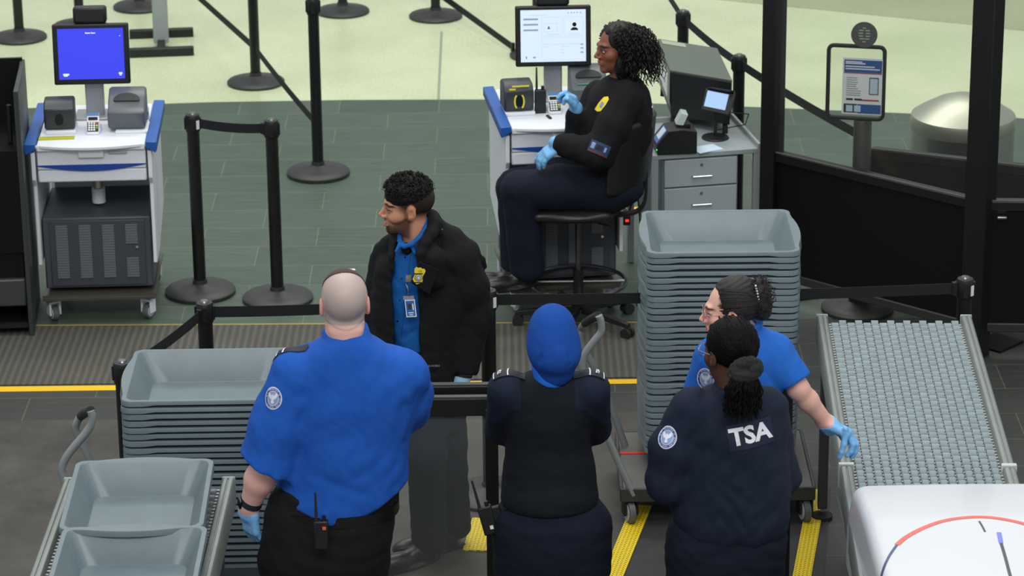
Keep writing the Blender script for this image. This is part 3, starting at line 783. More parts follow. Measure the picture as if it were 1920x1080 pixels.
mb.prism([(x*.4-.022, y*.4+.035) for x, y in sh[1:]], 0, .0008, T=Ts)
mb.box((-.135, -.108, 0), (.004, .012, .0008), T=Ts)
mb.build('silhouette', SINK, sc2)
mb = MB()
for z in (.085, .058, .03): MB().box((-.112, z, 0), (.074, .009, .0006), T=Ts).build('menu_bar', SGRY, sc2)
for z in (-.045, -.064, -.085): MB().box((.143, z, 0), (.015, .007, .0006), T=Ts).build('small_button', SGRY, sc2)
for x in (.075, .092, .105, .12, .137): MB().box((x, .115, 0), (.006, .006, .0006), T=Ts).build('toolbar_icon', SGRY, sc2)
mb.box((-.095, -.108, 0), (.013, .009, .0006), T=Ts)
mb.build('bottom_icon', SGRY, sc2)
mb = MB()
def outline(x0, x1, y0, y1, t=.0016):
    for (cx, cy, dx, dy) in (((x0+x1)/2, y0, x1-x0, t), ((x0+x1)/2, y1, x1-x0, t), (x0, (y0+y1)/2, t, y1-y0), (x1, (y0+y1)/2, t, y1-y0)): mb.box((cx, cy, 0), (dx, dy, .0006), T=Ts)
outline(-.058, .045, .0, .095); outline(.055, .150, .0, .095); outline(-.058, .15, -.04, -.008); outline(-.045, .02, .02, .062); outline(-.058, .15, -.12, -.045)
for (x0, x1, y) in ((-.12, -.03, .105), (-.05, -.02, -.055), (.035, .08, -.055), (.035, .055, -.07), (.035, .06, -.085), (-.03, .03, .008), (.08, .13, .008)): mb.box(((x0+x1)/2, y, 0), (x1-x0, .003, .0006), T=Ts)
mb.build('form_lines', SPAL, sc2)

def id_scanner(root, x, y, label, yellow):
    r = thing('id_scanner', label, 'scanner', local(root, (x, y, ZT)), root.rotation_euler.z+.03)
    MB().box((.005, .06, .009), (.15, .16, .018)).build('stand', WHITE, r, bevel=.004)
    pr_ = [(-.0, .02), (-.012, .06), (-.008, .125), (.03, .155), (.11, .16), (.13, .15), (.14, .02)]
    w2 = .075
    mb = MB()
    lo = [(-.066, z0, y0) for y0, z0 in pr_]
    n = len(pr_); vs = []
    for (sx, k) in ((-1, .92), (-1, 1), (1, 1), (1, .92)):
        for (y0, z0) in pr_:
            yy = .07+(y0-.07)*k; zz = .09+(z0-.09)*k
            xx = sx*(w2 if k == 1 else w2)*(1 if k != 1 else .9)
            vs.append((xx, yy, zz))
    fs = [tuple(range(n))[::-1], tuple(3*n+i for i in range(n))]
    for a in range(3):
        for i in range(n):
            j = (i+1) % n; fs.append((a*n+i, a*n+j, (a+1)*n+j, (a+1)*n+i))
    mb.add(vs, fs); mb.build('housing', mat('charcoal_housing', (46, 50, 55), .4), r, bevel=.020, seg=4)
    MB().lathe([(0, 0), (.022, 0), (.019, .006), (0, .006)], n=24, T=Matrix.Translation((.0, -.008, .075)) @ Matrix.Rotation(math.pi/2-.1, 4, 'X') @ Matrix.Scale(1.5, 4, (0, 1, 0))).build('scan_recess', mat('gloss_black', (8, 8, 9), .12), r)
    if yellow:
        mb = MB()
        for s in (-1, 1):
            arc_ = []
            for k in range(9):
                a = math.radians(-70+140*k/8); arc_.append((s*(.009+.014*math.cos(a)), -.016-.0, .073+.034*math.sin(a)))
            mb.tube(arc_, .0045, 6)
        mb.box((.01, .004, .146), (.085, .004, .007), rz=0, T=None); mb.box((-.032, -.003, .133), (.032, .004, .008))
        mb.build('yellow_marks', mat('scanner_yellow', (225, 215, 40), .5), r)
id_scanner(k1, -.165, .20, 'charcoal finger scanner left of the card reader on the left kiosk', False)
id_scanner(k2, -.20, .22, 'charcoal finger scanner with yellow marks beside the two-way radio', True)
def card_reader(root, x, y, label):
    r = thing('card_reader', label, 'card reader', local(root, (x, y, ZT)), root.rotation_euler.z)
    Tc = Matrix.Translation((0, .0, .045)) @ Matrix.Rotation(math.radians(-40), 4, 'X')
    MB().box((0, .03, .012), (.07, .09, .024)).build('base', WHITE, r, bevel=.006)
    MB().box((0, .0, 0), (.062, .018, .118), T=Tc).build('body', WHITE, r, bevel=.006)
    MB().box((0, -.011, -.020), (.055, .004, .052), T=Tc).build('keypad', BLACK, r, bevel=.003)
    k_ = MB(); k_.m  # keys
    for i in range(4):
        for j in range(3): k_.box((-.018+.0125*j, -.0145, -.002-.012*i), (.0088, .003, .008), T=Tc)
    k_.build('keys', PAPER, r)
    for (i, cc, nm) in ((0, (210, 60, 50), 'red'), (1, (215, 195, 50), 'yellow'), (2, (60, 170, 80), 'green')):
        MB().box((.020, -.0145, -.002-.013*i), (.009, .003, .009), T=Tc).build(nm+'_key', mat('key_'+nm, cc, .4), r)
    MB().box((0, -.0105, .024), (.046, .003, .016), T=Tc).build('display', mat('gloss_black', (8, 8, 9), .12), r)
    MB().box((0, -.010, .048), (.058, .006, .015), T=Tc).build('blue_top', mat('reader_blue', (60, 110, 175), .4), r)
card_reader(k1, -.0, .20, 'small white card reader with a keypad on the left kiosk')
card_reader(k2, -.02, .24, 'small white card reader with a keypad by the raised gloved hand')
def passport_reader(root, x, y, label, grn):
    r = thing('passport_reader', label, 'scanner', local(root, (x, y, ZT)), root.rotation_euler.z-.02)
    MB().box((.03, .05, .007), (.17, .16, .014)).build('base_plate', WHITE, r, bevel=.003)
    w2 = .092; mb = MB()
    out = [(-.0, .015), (-.012, .03), (-.02, .105), (.03, .118), (.06, .15), (.14, .19), (.17, .185), (.18, .02)]
    n = len(out); vs = []; fs = []
    for sx in (-1, -.86, .86, 1):
        for (y0, z0) in out:
            f_ = .94 if abs(sx) == 1 else 1
            vs.append((sx*w2, .08+(y0-.08)*f_, .09+(z0-.09)*f_))
    fs = [tuple(range(n))[::-1], tuple(3*n+i for i in range(n))]
    for a in range(3):
        for i in range(n):
            j = (i+1) % n; fs.append((a*n+i, a*n+j, (a+1)*n+j, (a+1)*n+i))
    mb.add(vs, fs); mb.build('housing', mat('reader_grey', (86, 92, 96), .38), r, bevel=.006)
    el = [(.066*math.cos(a), .046*math.sin(a)) for a in [math.pi*i/14 for i in range(15)]]+[(-.06, -.006), (.06, -.006)]
    MB().prism(el, 0, .004, T=Matrix.Translation((0, .055, .147)) @ Matrix.Rotation(math.radians(32), 4, 'X')).build('arched_recess', mat('recess_black', (14, 15, 16), .4), r)
    if grn: MB().box((0, .022, .119), (.12, .012, .002)).build('green_label', mat('label_green', (80, 160, 130), .5), r)
passport_reader(k1, .165, .20, 'grey document reader with an arched recess right of the card reader on the left kiosk', False)
passport_reader(k2, .165, .28, 'grey document reader half hidden behind the seated woman', True)
r = tag(MB().box((0, 0, .002), (.175, .05, .004)).build('sticky_note', mat('olive_yellow_card', (176, 176, 40), .6), None), 'narrow yellow-green card lying in front of the finger scanner on the left kiosk', 'card')
p = local(k1, (-.175, .115, ZT)); r.location = p; r.rotation_euler.z = .09
# white cup-like part + black plug at the right rear of kiosk 1
r = thing('webcam', 'small white and black webcam at the right rear corner of the left kiosk', 'webcam', local(k1, (.245, .42, ZT)), .1)
MB().box((0, 0, .035), (.035, .04, .07)).build('body', WHITE, r, bevel=.01)
MB().tube([(0, -.03, .035), (0, .0, .035)], .014, 14).build('lens', BLACK, r)
# two-way radio on kiosk 2
def radio(name, label, T, s=1.0):
    r = thing(name, label, 'radio'); r.matrix_world = T
    MB().box((0, 0, .06*s), (.055*s, .032*s, .12*s)).build('body', BLACK, r, bevel=.005)
    MB().tube([(-.018*s, 0, .12*s), (-.018*s, 0, .15*s), (-.018*s, 0, .235*s)], [.006*s, .006*s, .004*s], 10).build('antenna', RUBBER, r)
    MB().tube([(.012*s, 0, .12*s), (.012*s, 0, .138*s)], .008*s, 12).build('knob', BLACK, r)
    return r
radio('two_way_radio', 'black two-way radio with an antenna standing on the white kiosk top', Matrix.Translation(local(k2, (-.09, .24, ZT))) @ Matrix.Rotation(.1, 4, 'Z'))
r = tag(MB().box((0, 0, .004), (.015, .055, .008)).build('pen_drive', BLACK, None, bevel=.002), 'small black stick lying in front of the two-way radio', 'stick'); r.location = local(k2, (-.06, .15, ZT)); r.rotation_euler.z = .3

# ------------------------------------------------------------------ grey desk on the right of the seated woman
dz = .75; fl = G(1222, 292, dz); d0 = Vector((fl.x, fl.y, 0)); DR = .19
r = thing('metal_desk', 'grey metal desk with two drawers behind the tall bin stack', 'desk', d0, DR)
W_, D_ = .565, .56
MB().box((W_/2, D_/2, dz-.0125), (W_, D_, .025)).build('top', MGREY, r, bevel=.003)
MB().box((W_-.008, D_/2, dz+.008), (.016, D_, .036)).build('side_lip', MGREY, r, bevel=.003)
MB().box((W_/2, D_-.008, dz+.008), (W_, .016, .036)).build('rear_lip', MGREY, r, bevel=.003)
for (x, y) in ((.018, .018), (W_-.018, .018), (.018, D_-.018), (W_-.018, D_-.018)): MB().box((x, y, (dz-.02)/2), (.034, .034, dz-.02)).build('leg', MGREY, r, bevel=.002)
MB().box((.255, .27, .50), (.39, .5, .46)).build('drawer_case', mat('case_grey', (120, 128, 130), .45), r)
for k, z in enumerate((.645, .495, .345)):
    dd = MB().box((.255, .012, z), (.375, .02, .142)).build('drawer', mat('drawer_grey', (158, 168, 172), .4), r, bevel=.003)
    hb = MB(); hb.tube([(.21, .0, z-.015), (.21, -.022, z-.015), (.305, -.022, z-.015), (.305, .0, z-.015)], .0045, 8); hb.build('handle', CHROME, dd)
    MB().lathe([(0, 0), (.009, 0), (.008, .005), (0, .005)], n=16, T=Matrix.Translation((.258, .002, z+.04)) @ Matrix.Rotation(math.pi/2, 4, 'X')).build('lock', CHROME, dd)
desk = r
def dl(p): return Matrix.Translation(d0) @ Matrix.Rotation(DR, 4, 'Z') @ Vector(p)
# big grey device box
zt = dz+.30
tp = [G(1256, 131, zt), G(1373, 150, zt), G(1345, 90, zt), G(1233, 72, zt)]
cx = sum((p for p in tp), Vector())/4; cx.z = dz+.002
r = thing('inspection_device', 'large dark grey box-shaped device with a green-grey lid on the desk', 'device', cx)
bt = [Vector((p.x, p.y, dz+.055)) for p in tp]
lo_ = [p.lerp(Vector((cx.x, cx.y, p.z)), .05) for p in bt]
mb = MB(); mb.hexa([p-Vector((0, 0, .012)) if False else p for p in lo_]+[Vector((p.x, p.y, zt-.012)) for p in tp]); mb.build('housing', mat('gloss_dark_housing', (26, 28, 30), .35), r, off=cx, bevel=.004)
mb = MB(); mb.hexa([Vector((p.x, p.y, zt-.012)) for p in tp]+tp); lid = mb.build('lid', mat('green_grey_lid', (84, 94, 84), .45), r, off=cx, bevel=.003)
a, b_, c_, d_ = tp
def bil(s, t, dzv=.001): 
    q = a.lerp(b_, s).lerp(d_.lerp(c_, s), t); q = q.copy(); q.z += dzv; return q
mb = MB(); mb.hexa([bil(.05, .84), bil(.45, .84), bil(.45, .96), bil(.05, .96), bil(.05, .84, .002), bil(.45, .84, .002), bil(.45, .96, .002), bil(.05, .96, .002)]); mb.build('lid_label', mat('label_pale_green', (150, 160, 140), .6), lid, off=cx)
nl = ((d_-a).cross(Vector((0, 0, 1)))).normalized()*-1
if nl.x > 0: nl = -nl
def lf(t, z, o_=.001): q = a.lerp(d_, t); return Vector((q.x, q.y, z))+nl*o_
for (t0, t1, z0, z1, M_) in ((.0, 1.0, zt-.19, zt-.015, mat('side_plate', (120, 130, 120), .5)), (.15, .75, zt-.17, zt-.05, PAPER)):
    o1 = .002 if M_ is not PAPER else .004
    mb = MB(); mb.hexa([lf(t0, z0, 0), lf(t1, z0, 0), lf(t1, z1, 0), lf(t0, z1, 0), lf(t0, z0, o1), lf(t1, z0, o1), lf(t1, z1, o1), lf(t0, z1, o1)]); mb.build('side_plate' if M_ is not PAPER else 'paper_notice', M_, r, off=cx)
for q in lo_:
    qq = q.lerp(Vector((cx.x, cx.y, q.z)), .12); MB().lathe([(0, 0), (.015, 0), (.013, .056), (0, .056)], c=(qq.x-cx.x, qq.y-cx.y, 0), n=12).build('rubber_foot', RUBBER, r)
# small hooded display on a round foot
p = G(1341, 259, dz); r = thing('small_display', 'small hooded display with a pale lit screen on a round black foot', 'display', p, -.0)
MB().lathe([(0, 0), (.068, 0), (.07, .004), (.066, .010), (.012, .014)], n=40).build('foot', BLACK, r)
MB().tube([(0, 0, .01), (0, 0, .135)], .009, 14).build('stem', BLACK, r)
MB().box((0, 0, .125), (.03, .03, .03)).build('joint', BLACK, r, bevel=.005)
Th = Matrix.Translation((.012, -.0, .19)) @ Matrix.Rotation(-.30, 4, 'Z') @ Matrix.Rotation(math.radians(-28), 4, 'X') @ Matrix.Rotation(.12, 4, 'Y')
MB().box((0, 0, 0), (.155, .022, .115), T=Th).build('case', BLACK, r, bevel=.005)
hb = MB(); hb.hexa([Th @ Vector(q) for q in ((.075, -.005, -.055), (.082, -.06, -.045), (.082, -.06, .06), (.075, -.005, .058), (.079, -.005, -.055), (.086, -.06, -.045), (.086, -.06, .06), (.079, -.005, .058))])
hb.hexa([Th @ Vector(q) for q in ((-.078, -.005, .056), (.082, -.005, .056), (.084, -.055, .062), (-.04, -.04, .06), (-.078, -.005, .060), (.082, -.005, .060), (.084, -.055, .066), (-.04, -.04, .064))]); hb.build('hood', BLACK, r)
MB().box((-.008, -.012, .006), (.112, .002, .082), T=Th).build('screen', mat('lit_screen', (60, 80, 110), .3, emit=(175, 208, 250), estr=1.5), r)
MB().tube([Th @ Vector((.07, .0, -.04)), (.17, .02, .12), (.16, .10, .04), (.02, .13, .004)], .003, 6).build('cable', RUBBER, r)
# black boarding-pass scanner with slanted face
p = G(1270, 290, dz); r = thing('pass_scanner', 'black box scanner with a slanted blue-labelled face at the front of the grey desk', 'scanner', p, .12)
prf = [(-.10, 0), (.10, 0), (.10, .115), (.03, .13), (-.045, .125), (-.105, .05)]
MB().prism(prf, -.0, .15, T=Matrix.Translation((.0, .0, 0)) @ Matrix(((1, 0, 0, 0), (0, 0, 1, 0), (0, 1, 0, 0), (0, 0, 0, 1)))).build('housing', BLACK, r, bevel=.004)
def sl(x0, x1, t0, t1, o1):
    a_ = Vector((-.105, 0, .05)); b2 = Vector((-.045, 0, .125)); nn = Vector((-.78, 0, .62))
    return [a_.lerp(b2, t)+nn*k+Vector((0, y, 0)) for k in (0, o1) for (t, y) in ((t0, x0), (t1, x0), (t1, x1), (t0, x1))]
MB().hexa(sl(.02, .12, .08, .95, .002)).build('blue_label', mat('label_blue', (70, 110, 170), .4), r)
MB().hexa(sl(.035, .105, .3, .9, .003)).build('white_label', mat('label_white', (205, 215, 225), .4), r)
MB().box((.04, .075, .135), (.07, .06, .02)).build('reader_cradle', BLACK, r, bevel=.004)
MB().hexa([Vector(q) for q in ((-.0, .05, .14), (.035, .03, .14), (.04, .12, .14), (.005, .13, .14), (.03, .055, .20), (.06, .035, .195), (.065, .12, .195), (.035, .13, .20))]).build('clear_prism', mat('pale_acrylic', (170, 182, 182), .15), r, bevel=.003)
MB().box((-.105, -.001, .03), (.006, .004, .006)).build('green_light', mat('green_led', (10, 60, 20), .3, emit=(40, 255, 90), estr=2), r)
r = tag(MB().box((0, 0, .002), (.14, .10, .004)).build('leaflet', mat('pale_blue_print', (190, 210, 228), .6), None), 'pale leaflet on the grey desk under the black scanner', 'leaflet'); p = G(1325, 283, dz); r.location = p+Vector((0, .03, .0)); r.rotation_euler.z = .5

# ------------------------------------------------------------------ black podium at the left edge
p = G(-60, 560); pf = Vector((p.x, 14.30, 0))
r = thing('podium', 'tall black open-topped podium at the left edge', 'podium', pf, 0.085)
xr = YP(36, 300, 14.30).x-pf.x; zt_ = YP(45, 175, 14.30).z; zb_ = YP(52, 115, 14.85).z
pw = xr+.30
MB().box((xr-pw/2, .29, .62), (pw-.04, .5, .66)).build('body', mat('black_panel', (13, 14, 15), .38), r)
sd = [(0, .0), (.56, .0), (.56, zb_), (.44, zb_-.01), (0, zt_)]
for s in (0, -pw): MB().prism(sd, -.012, .012, T=Matrix.Translation((xr+s, 0, 0)) @ Matrix(((0, 0, 1, 0), (1, 0, 0, 0), (0, 1, 0, 0), (0, 0, 0, 1)))).build('side_panel', mat('dark_green_grey', (50, 56, 52), .45), r, bevel=.003)
MB().box((xr-pw/2, .545, .65), (pw, .02, zb_-.01-.0)).build('rear_panel', mat('black_panel', (13, 14, 15), .38), r)
MB().box((xr-pw/2, .02, .96-.26), (pw, .02, .52)).build('front_panel', mat('black_panel', (13, 14, 15), .38), r)
MB().box((xr-pw/2, .24, .23), (pw-.03, .46, .14)).build('shelf_unit', mat('shelf_grey', (58, 60, 62), .4), r, bevel=.008)
MB().box((xr-pw/2, .24, .06), (pw-.03, .46, .025)).build('bottom_shelf', BLACK, r)
bs = [(xr-.02, .05), (xr-.02, .5), (xr-pw+.02, .05), (xr-pw+.02, .5)]
p2 = Vector((YP(11, 140, 14.5).x, 14.5, .955)); rr = thing('antenna_pole', 'short black rod sticking up out of the podium at the left edge', 'rod', p2); MB().tube([(0, 0, 0), (0.003, 0, .19)], .012, 12).build('rod', BLACK, rr)
for (u, v, a_, lb_) in ((7, 150, .2, 'small white label strip inside the podium tray'), (4, 186, .7, 'folded scrap of white paper near the front of the podium tray')):
    q = G(u, v, .952); rr = tag(MB().box((0, 0, .002), (.03, .09 if v < 170 else .04, .003)).build('paper_label', PAPER, None), lb_, 'paper'); rr.location = q; rr.rotation_euler.z = a_
# cables heaped under the podium
r = thing('cable_bundle', 'tangled heap of grey and black cables with adapters on the floor under the podium', 'cables', G(22, 596))
random.seed(3)
for k in range(7):
    base = Vector((random.uniform(-.06, .06), random.uniform(-.05, .08), .02)); pts = []
    for i in range(9):
        a = i*.9+k; pts.append(base+Vector((.07*math.cos(a), .05*math.sin(a), .02+.05*random.random())))
    MB().tube(catmull(pts, 4), .004, 6).build('cable', mat('cable_grey', (150, 152, 155), .4) if k % 2 else RUBBER, r)
lp = [G(-12, 598), G(5, 610), G(30, 611), G(50, 600), G(55, 585)]
MB().tube(catmull([q-G(22, 596)+Vector((0, 0, .008)) for q in lp], 6), .004, 6).build('loop_cable', mat('cable_pale', (168, 170, 172), .4), r)
for (x, y) in ((-.03, -.02), (.05, .03)): MB().box((x, y, .035), (.05, .07, .035), rz=x*20).build('adapter', BLACK, r, bevel=.006)

# ------------------------------------------------------------------ screening bins
def bin_mesh(W, D, H=.12, bulge=.022):
    def loop(w, d, r, zf, bl=0.0, n=6):
        pts = []
        for (x, y) in rrect(w, d, r, n): pts.append((x, y))
        # subdivide the straight long/short edges
        out = []
        N = len(pts)
        for i in range(N):
            a = pts[i]; b = pts[(i+1) % N]; out.append(a)
            L = math.hypot(b[0]-a[0], b[1]-a[1])
            if L > .1:
                for k in range(1, 12): out.append((a[0]+(b[0]-a[0])*k/12, a[1]+(b[1]-a[1])*k/12))
        res = []
        for (x, y) in out:
            bx = x
            if bl and abs(y) < d*.33 and abs(x) > w/2-r-.001:
                t = 1-(abs(y)/(d*.33))**2; bx = x+math.copysign(bl*t, x)
            res.append((bx, y, zf(x, y)))
        return res
    def sk(dep, mid):
        def f(x, y):
            if abs(y) > D/2-.03: return dep if abs(x) > W*.33 else (mid if abs(x) < W*.29 else mid+(dep-mid)*(abs(x)-W*.29)/(W*.04))
            return dep
        return f
    c = lambda z: (lambda x, y: z)
    L = [loop(W-.155, D-.145, .03, c(.004)), loop(W-.15, D-.14, .035, c(.006)), loop(W-.045, D-.045, .035, c(H-.006)), loop(W-.036, D-.036, .036, c(H)),
         loop(W-.004, D-.004, .04, c(H), bulge), loop(W, D, .042, c(H-.004), bulge), loop(W+.004, D+.004, .044, sk(H-.021, H-.015), bulge),
         loop(W-.003, D-.003, .04, sk(H-.021, H-.015), bulge), loop(W-.03, D-.03, .036, c(H-.008)), loop(W-.146, D-.136, .035, c(.0))]
    mb = MB(); n = len(L[0]); vs = [p for l in L for p in l]; fs = []
    for a in range(len(L)-1):
        for i in range(n):
            j = (i+1) % n; fs.append((a*n+i, a*n+j, (a+1)*n+j, (a+1)*n+i))
    fs.append(tuple(range(n))); fs.append(tuple((len(L)-1)*n+i for i in range(n))[::-1])
    mb.add(vs, fs); return mb
protoA = bin_mesh(.64, .56).build('screening_bin', BINM, None, angle=24)
BIN_ME = protoA.data; C.objects.unlink(protoA); bpy.data.objects.remove(protoA)
protoB = bin_mesh(.62, .51).build('screening_bin', BINM, None, angle=24)
BIN_MEB = protoB.data; C.objects.unlink(protoB); bpy.data.objects.remove(protoB)
ORD = ['topmost', 'second', 'third', 'fourth', 'fifth', 'sixth', 'seventh', 'eighth', 'ninth', 'tenth', 'eleventh', 'twelfth', 'thirteenth', 'fourteenth', 'fifteenth', 'sixteenth', 'seventeenth', 'eighteenth', 'nineteenth', 'twentieth']
def ordn(i, N):
    if i < 20: return ORD[i]
    t = ['twenty-first', 'twenty-second', 'twenty-third', 'twenty-fourth', 'twenty-fifth', 'twenty-sixth', 'twenty-seventh', 'twenty-eighth', 'twenty-ninth', 'thirtieth', 'thirty-first', 'thirty-second', 'thirty-third', 'thirty-fourth', 'thirty-fifth']
    return t[i-20]
def stack(c, ztop, n, pitch, rz, what, group, seed):
    random.seed(seed)
    for i in range(n):
        o = bpy.data.objects.new('screening_bin', BIN_ME); C.objects.link(o)
        o.location = (c.x+random.uniform(-.0025, .0025), c.y+random.uniform(-.003, .003), ztop-.12-pitch*i+(random.uniform(-.002, .002) if i else 0))
        o.rotation_euler = (0, 0, rz+random.uniform(-.004, .004))
        lab_ = ('topmost empty grey plastic bin of %s' % what) if i == 0 else 'grey plastic bin, %s from the top of %s' % (ordn(i, n), what)
        tag(o, lab_, 'bin', group)
fr0 = G(1357, 474, 1.17); cR = Vector((fr0.x, fr0.y+.28, 0)); PIT = .0277
stack(cR, 1.17, 33, PIT, 0.0, 'the tall right-hand stack', 'bins in the tall right-hand stack', 5)
fl0 = G(379, 752, .97); cL = Vector((fl0.x, fl0.y+.28, 0))
stack(cL, .97, 26, PIT, 0.012, 'the left-hand stack', 'bins in the left-hand stack', 6)

# ------------------------------------------------------------------ bin carts
def cart(c, ztop, label, hl, hf, grip, group='carts under the bin stacks', W2=.40, D2=.31):
    r = thing('bin_cart', label, 'cart', (c.x-.02, c.y-.11, 0), group=group)
    MB().box((0, 0, ztop-.012), (2*W2, 2*D2, .022)).build('deck', mat('deck_grey', (88, 88, 86), .5, var=.1), r, bevel=.003)
    for s in (-1, 1):
        MB().box((0, s*(D2+.006), ztop-.028), (2*W2+.02, .014, .06)).build('bumper', mat('cart_dark', (52, 53, 55), .5), r, bevel=.003)
        MB().box((-.12, s*(D2+.0145), ztop-.028), (.26, .003, .035)).build('red_tape', REDP, r)
    for s in (-1, 1): MB().box((s*(W2+.006), 0, ztop-.028), (.014, 2*D2, .06)).build('bumper', mat('cart_dark', (52, 53, 55), .5), r, bevel=.003)
    for (x, y) in ((-W2+.03, -D2+.02), (W2-.03, -D2+.02), (-W2+.03, D2-.05), (W2-.03, D2-.05)): caster(r, x, y, .108, False, .25)
    MB().box((-W2+.06, .07, ztop+.0005), (.12, .022, .003)).build('deck_tape', REDP, r)
    for pts in (hl, hf): MB().tube(catmull([q-r.location for q in pts], 5), .0155, 12).build('handle_tube', TUBEG, r)
    MB().tube([q-r.location for q in grip], .018, 12).build('grip', RUBBER, r)
    return r
yn, yf = cR.y-.42, cR.y+.05
zc_ = 1.04
hl = [YP(*a, yn) for a in ((1188, 928), (1160, 868), (1124, 781), (1100, 715), (1092, 688), (1096, 665), (1112, 642), (1127, 622), (1127, 603), (1123, 592))]
hf = [YP(*a, yf-.1*0) for a in ((1178, 852), (1138, 743), (1112, 685), (1092, 650), (1088, 630), (1090, 615), (1096, 607))]
hf = hf[:-1]+[YP(1097, 606, yf-.08)]
cart(cR, .17, 'dark flat cart with red tape and grey tube handle under the tall bin stack', hl, hf, [YP(1122, 591, yn+.01), YP(1107, 599, (yn+yf)/2), YP(1097, 606, yf-.08)])
yn, yf = cL.y-.42, cL.y+.05
hl = [YP(*a, yn) for a in ((160, 1120), (135, 960), (120, 900), (116, 880), (124, 858), (142, 834), (160, 813), (170, 797), (173, 782), (170, 770))]
hf = [YP(*a, yf) for a in ((215, 985), (190, 910), (165, 855), (146, 815), (142, 800), (147, 787), (152, 780))]
cart(cL, .16, 'flat cart with a grey bent tube handle under the left bin stack', hl, hf, [YP(170, 770, yn), YP(158, 775, (yn+yf)/2), YP(152, 780, yf)], W2=.35, D2=.25)

# ------------------------------------------------------------------ roller tables
WH = mat('wheel_grey', (124, 140, 145), .42, var=.12, vscale=25)
WHD = mat('wheel_dark_grey', (96, 102, 106), .4)
def roller_table(a, b, w_, z, label, ncol, pitch, wm, legs, rows_from=0.03, rail_h=.11):
    """a: near end of the centre line, b: far end"""
    d = b-a; L = d.length; rz = math.atan2(d.y, d.x)-math.pi/2
    r = thing('roller_table', label, 'roller conveyor', (a.x, a.y, 0), rz, group='roller tables')
    for s in (-1, 1):
        x = s*(w_/2-.024)
        prf_ = [(-.024, -rail_h+.03), (.024, -rail_h+.03), (.024, .022), (.017, .032), (.003, .034), (.003, .028), (-.003, .028), (-.003, .034), (-.017, .032), (-.024, .022)]
        mb = MB(); mb.prism(prf_, -.0, L, T=Matrix.Translation((x, 0, z)) @ Matrix(((1, 0, 0, 0), (0, 0, 1, 0), (0, 1, 0, 0), (0, 0, 0, 1))))
        mb.build('side_rail', ALU, r, bevel=.002)
        MB().box((x, L-.002, z-.02), (.05, .012, rail_h)).build('end_cap', MGREY, r, bevel=.005)
    ax = []; rad = .0215; colp = (w_-.115)/ncol
    nrow = int((L-rows_from-.03)/(pitch/2))
    wv = MB(); wv.tube([(-.0142, 0, 0), (.0142, 0, 0)], rad, 18)
    wo = wv.build('roller_wheel', wm, None, bevel=.004, angle=50); wme = wo.data
    cnt = 0; rest = MB(); axm = MB()
    for i in range(nrow):
        y = rows_from+.03+i*pitch/2
        axm.tube([(-w_/2+.045, y, z+.002), (w_/2-.045, y, z+.002)], .005, 8)
        for k in range(ncol):
            if (k+i) % 2: continue
            x = -w_/2+.0575+colp*(k+.5)
            if cnt < 100:
                o = wo if cnt == 0 else wo.copy()
                if cnt: C.objects.link(o)
                o.parent = r; o.location = (x, y, z); cnt += 1
            else:
                rest.tube([(x-.0142, y, z), (x+.0142, y, z)], rad, 16)
    if rest.v:
        rest.build('roller_wheels', wm, r, bevel=.0, angle=50)['kind'] = 'stuff'
    axm.build('axles', mat('axle_grey', (176, 178, 176), .4, metal=.3), r)['kind'] = 'stuff'
    MB().box((0, L/2, z-.075), (w_-.09, .03, .02)).build('cross_member', DGREY, r)
    for (x, y) in legs:
        lg = MB().box((x, y, (z-.08+.05)/2), (.04, .04, z-.08-.05)).build('leg', mat('leg_dark', (60, 60, 62), .5), r, bevel=.003)
        MB().tube([(x, y, .02), (x, y, .06)], .008, 10).build('foot_screw', CHROME, lg)
        MB().lathe([(0, 0.005), (.045, 0.005), (.045, .018), (.02, .028), (0, .03)], c=(x, y, 0), n=24).build('foot', RUBBER, lg)
    return r
ra = (G(1577, 895, .8)+G(1907, 903, .8))/2; rb = (G(1534, 600, .8)+G(1812, 592, .8))/2
ra.y = 10.66; rb.y = 12.31; ra.z = rb.z = 0
dd = (rb-ra).normalized(); near = ra-dd*1.25
Wr = .655
Ltot = (rb-near).length
rt_ = roller_table(near, rb, Wr, .8, 'grey roller table of staggered wheels leading to the white hood on the right', 16, .058, WH, [(-Wr/2+.03, Ltot-.25), (Wr/2-.03, Ltot-.25), (-Wr/2+.03, .2), (Wr/2-.03, .2)], rows_from=1.0)
for s in (-1, 1): MB().box((s*(Wr/2-.024), 1.29, .79), (.058, .022, .10)).build('rail_joint', mat('pale_joint', (190, 196, 192), .4), rt_, bevel=.004)
la = (G(62, 1080, .8)+G(400, 1080, .8))/2; lb_ = (G(122, 912, .8)+G(442, 897, .8))/2
la.z = lb_.z = 0; lb_.y = 10.66; dd2 = (lb_-la).normalized(); nearL = la-dd2*.6; Wl = .64
roller_table(nearL, lb_, Wl, .8, 'grey roller table carrying two empty bins at the bottom left', 14, .058, WHD, [(-Wl/2+.03, 1.0), (Wl/2-.03, 1.0)], rows_from=.2)
ang = math.atan2(dd2.y, dd2.x)
for (u, v, lbl) in ((262, 925, 'empty grey bin lying on the left roller table, farther of the two'), (240, 1057, 'empty grey bin lying on the left roller table, nearer of the two')):
    q = G(u-3, v, .944); o = bpy.data.objects.new('screening_bin', BIN_MEB); C.objects.link(o)
    o.location = (q.x, q.y, .8245); o.rotation_euler = (0, 0, ang+(.035 if v < 1000 else .02)); tag(o, lbl, 'bin', 'bins on the left roller table')

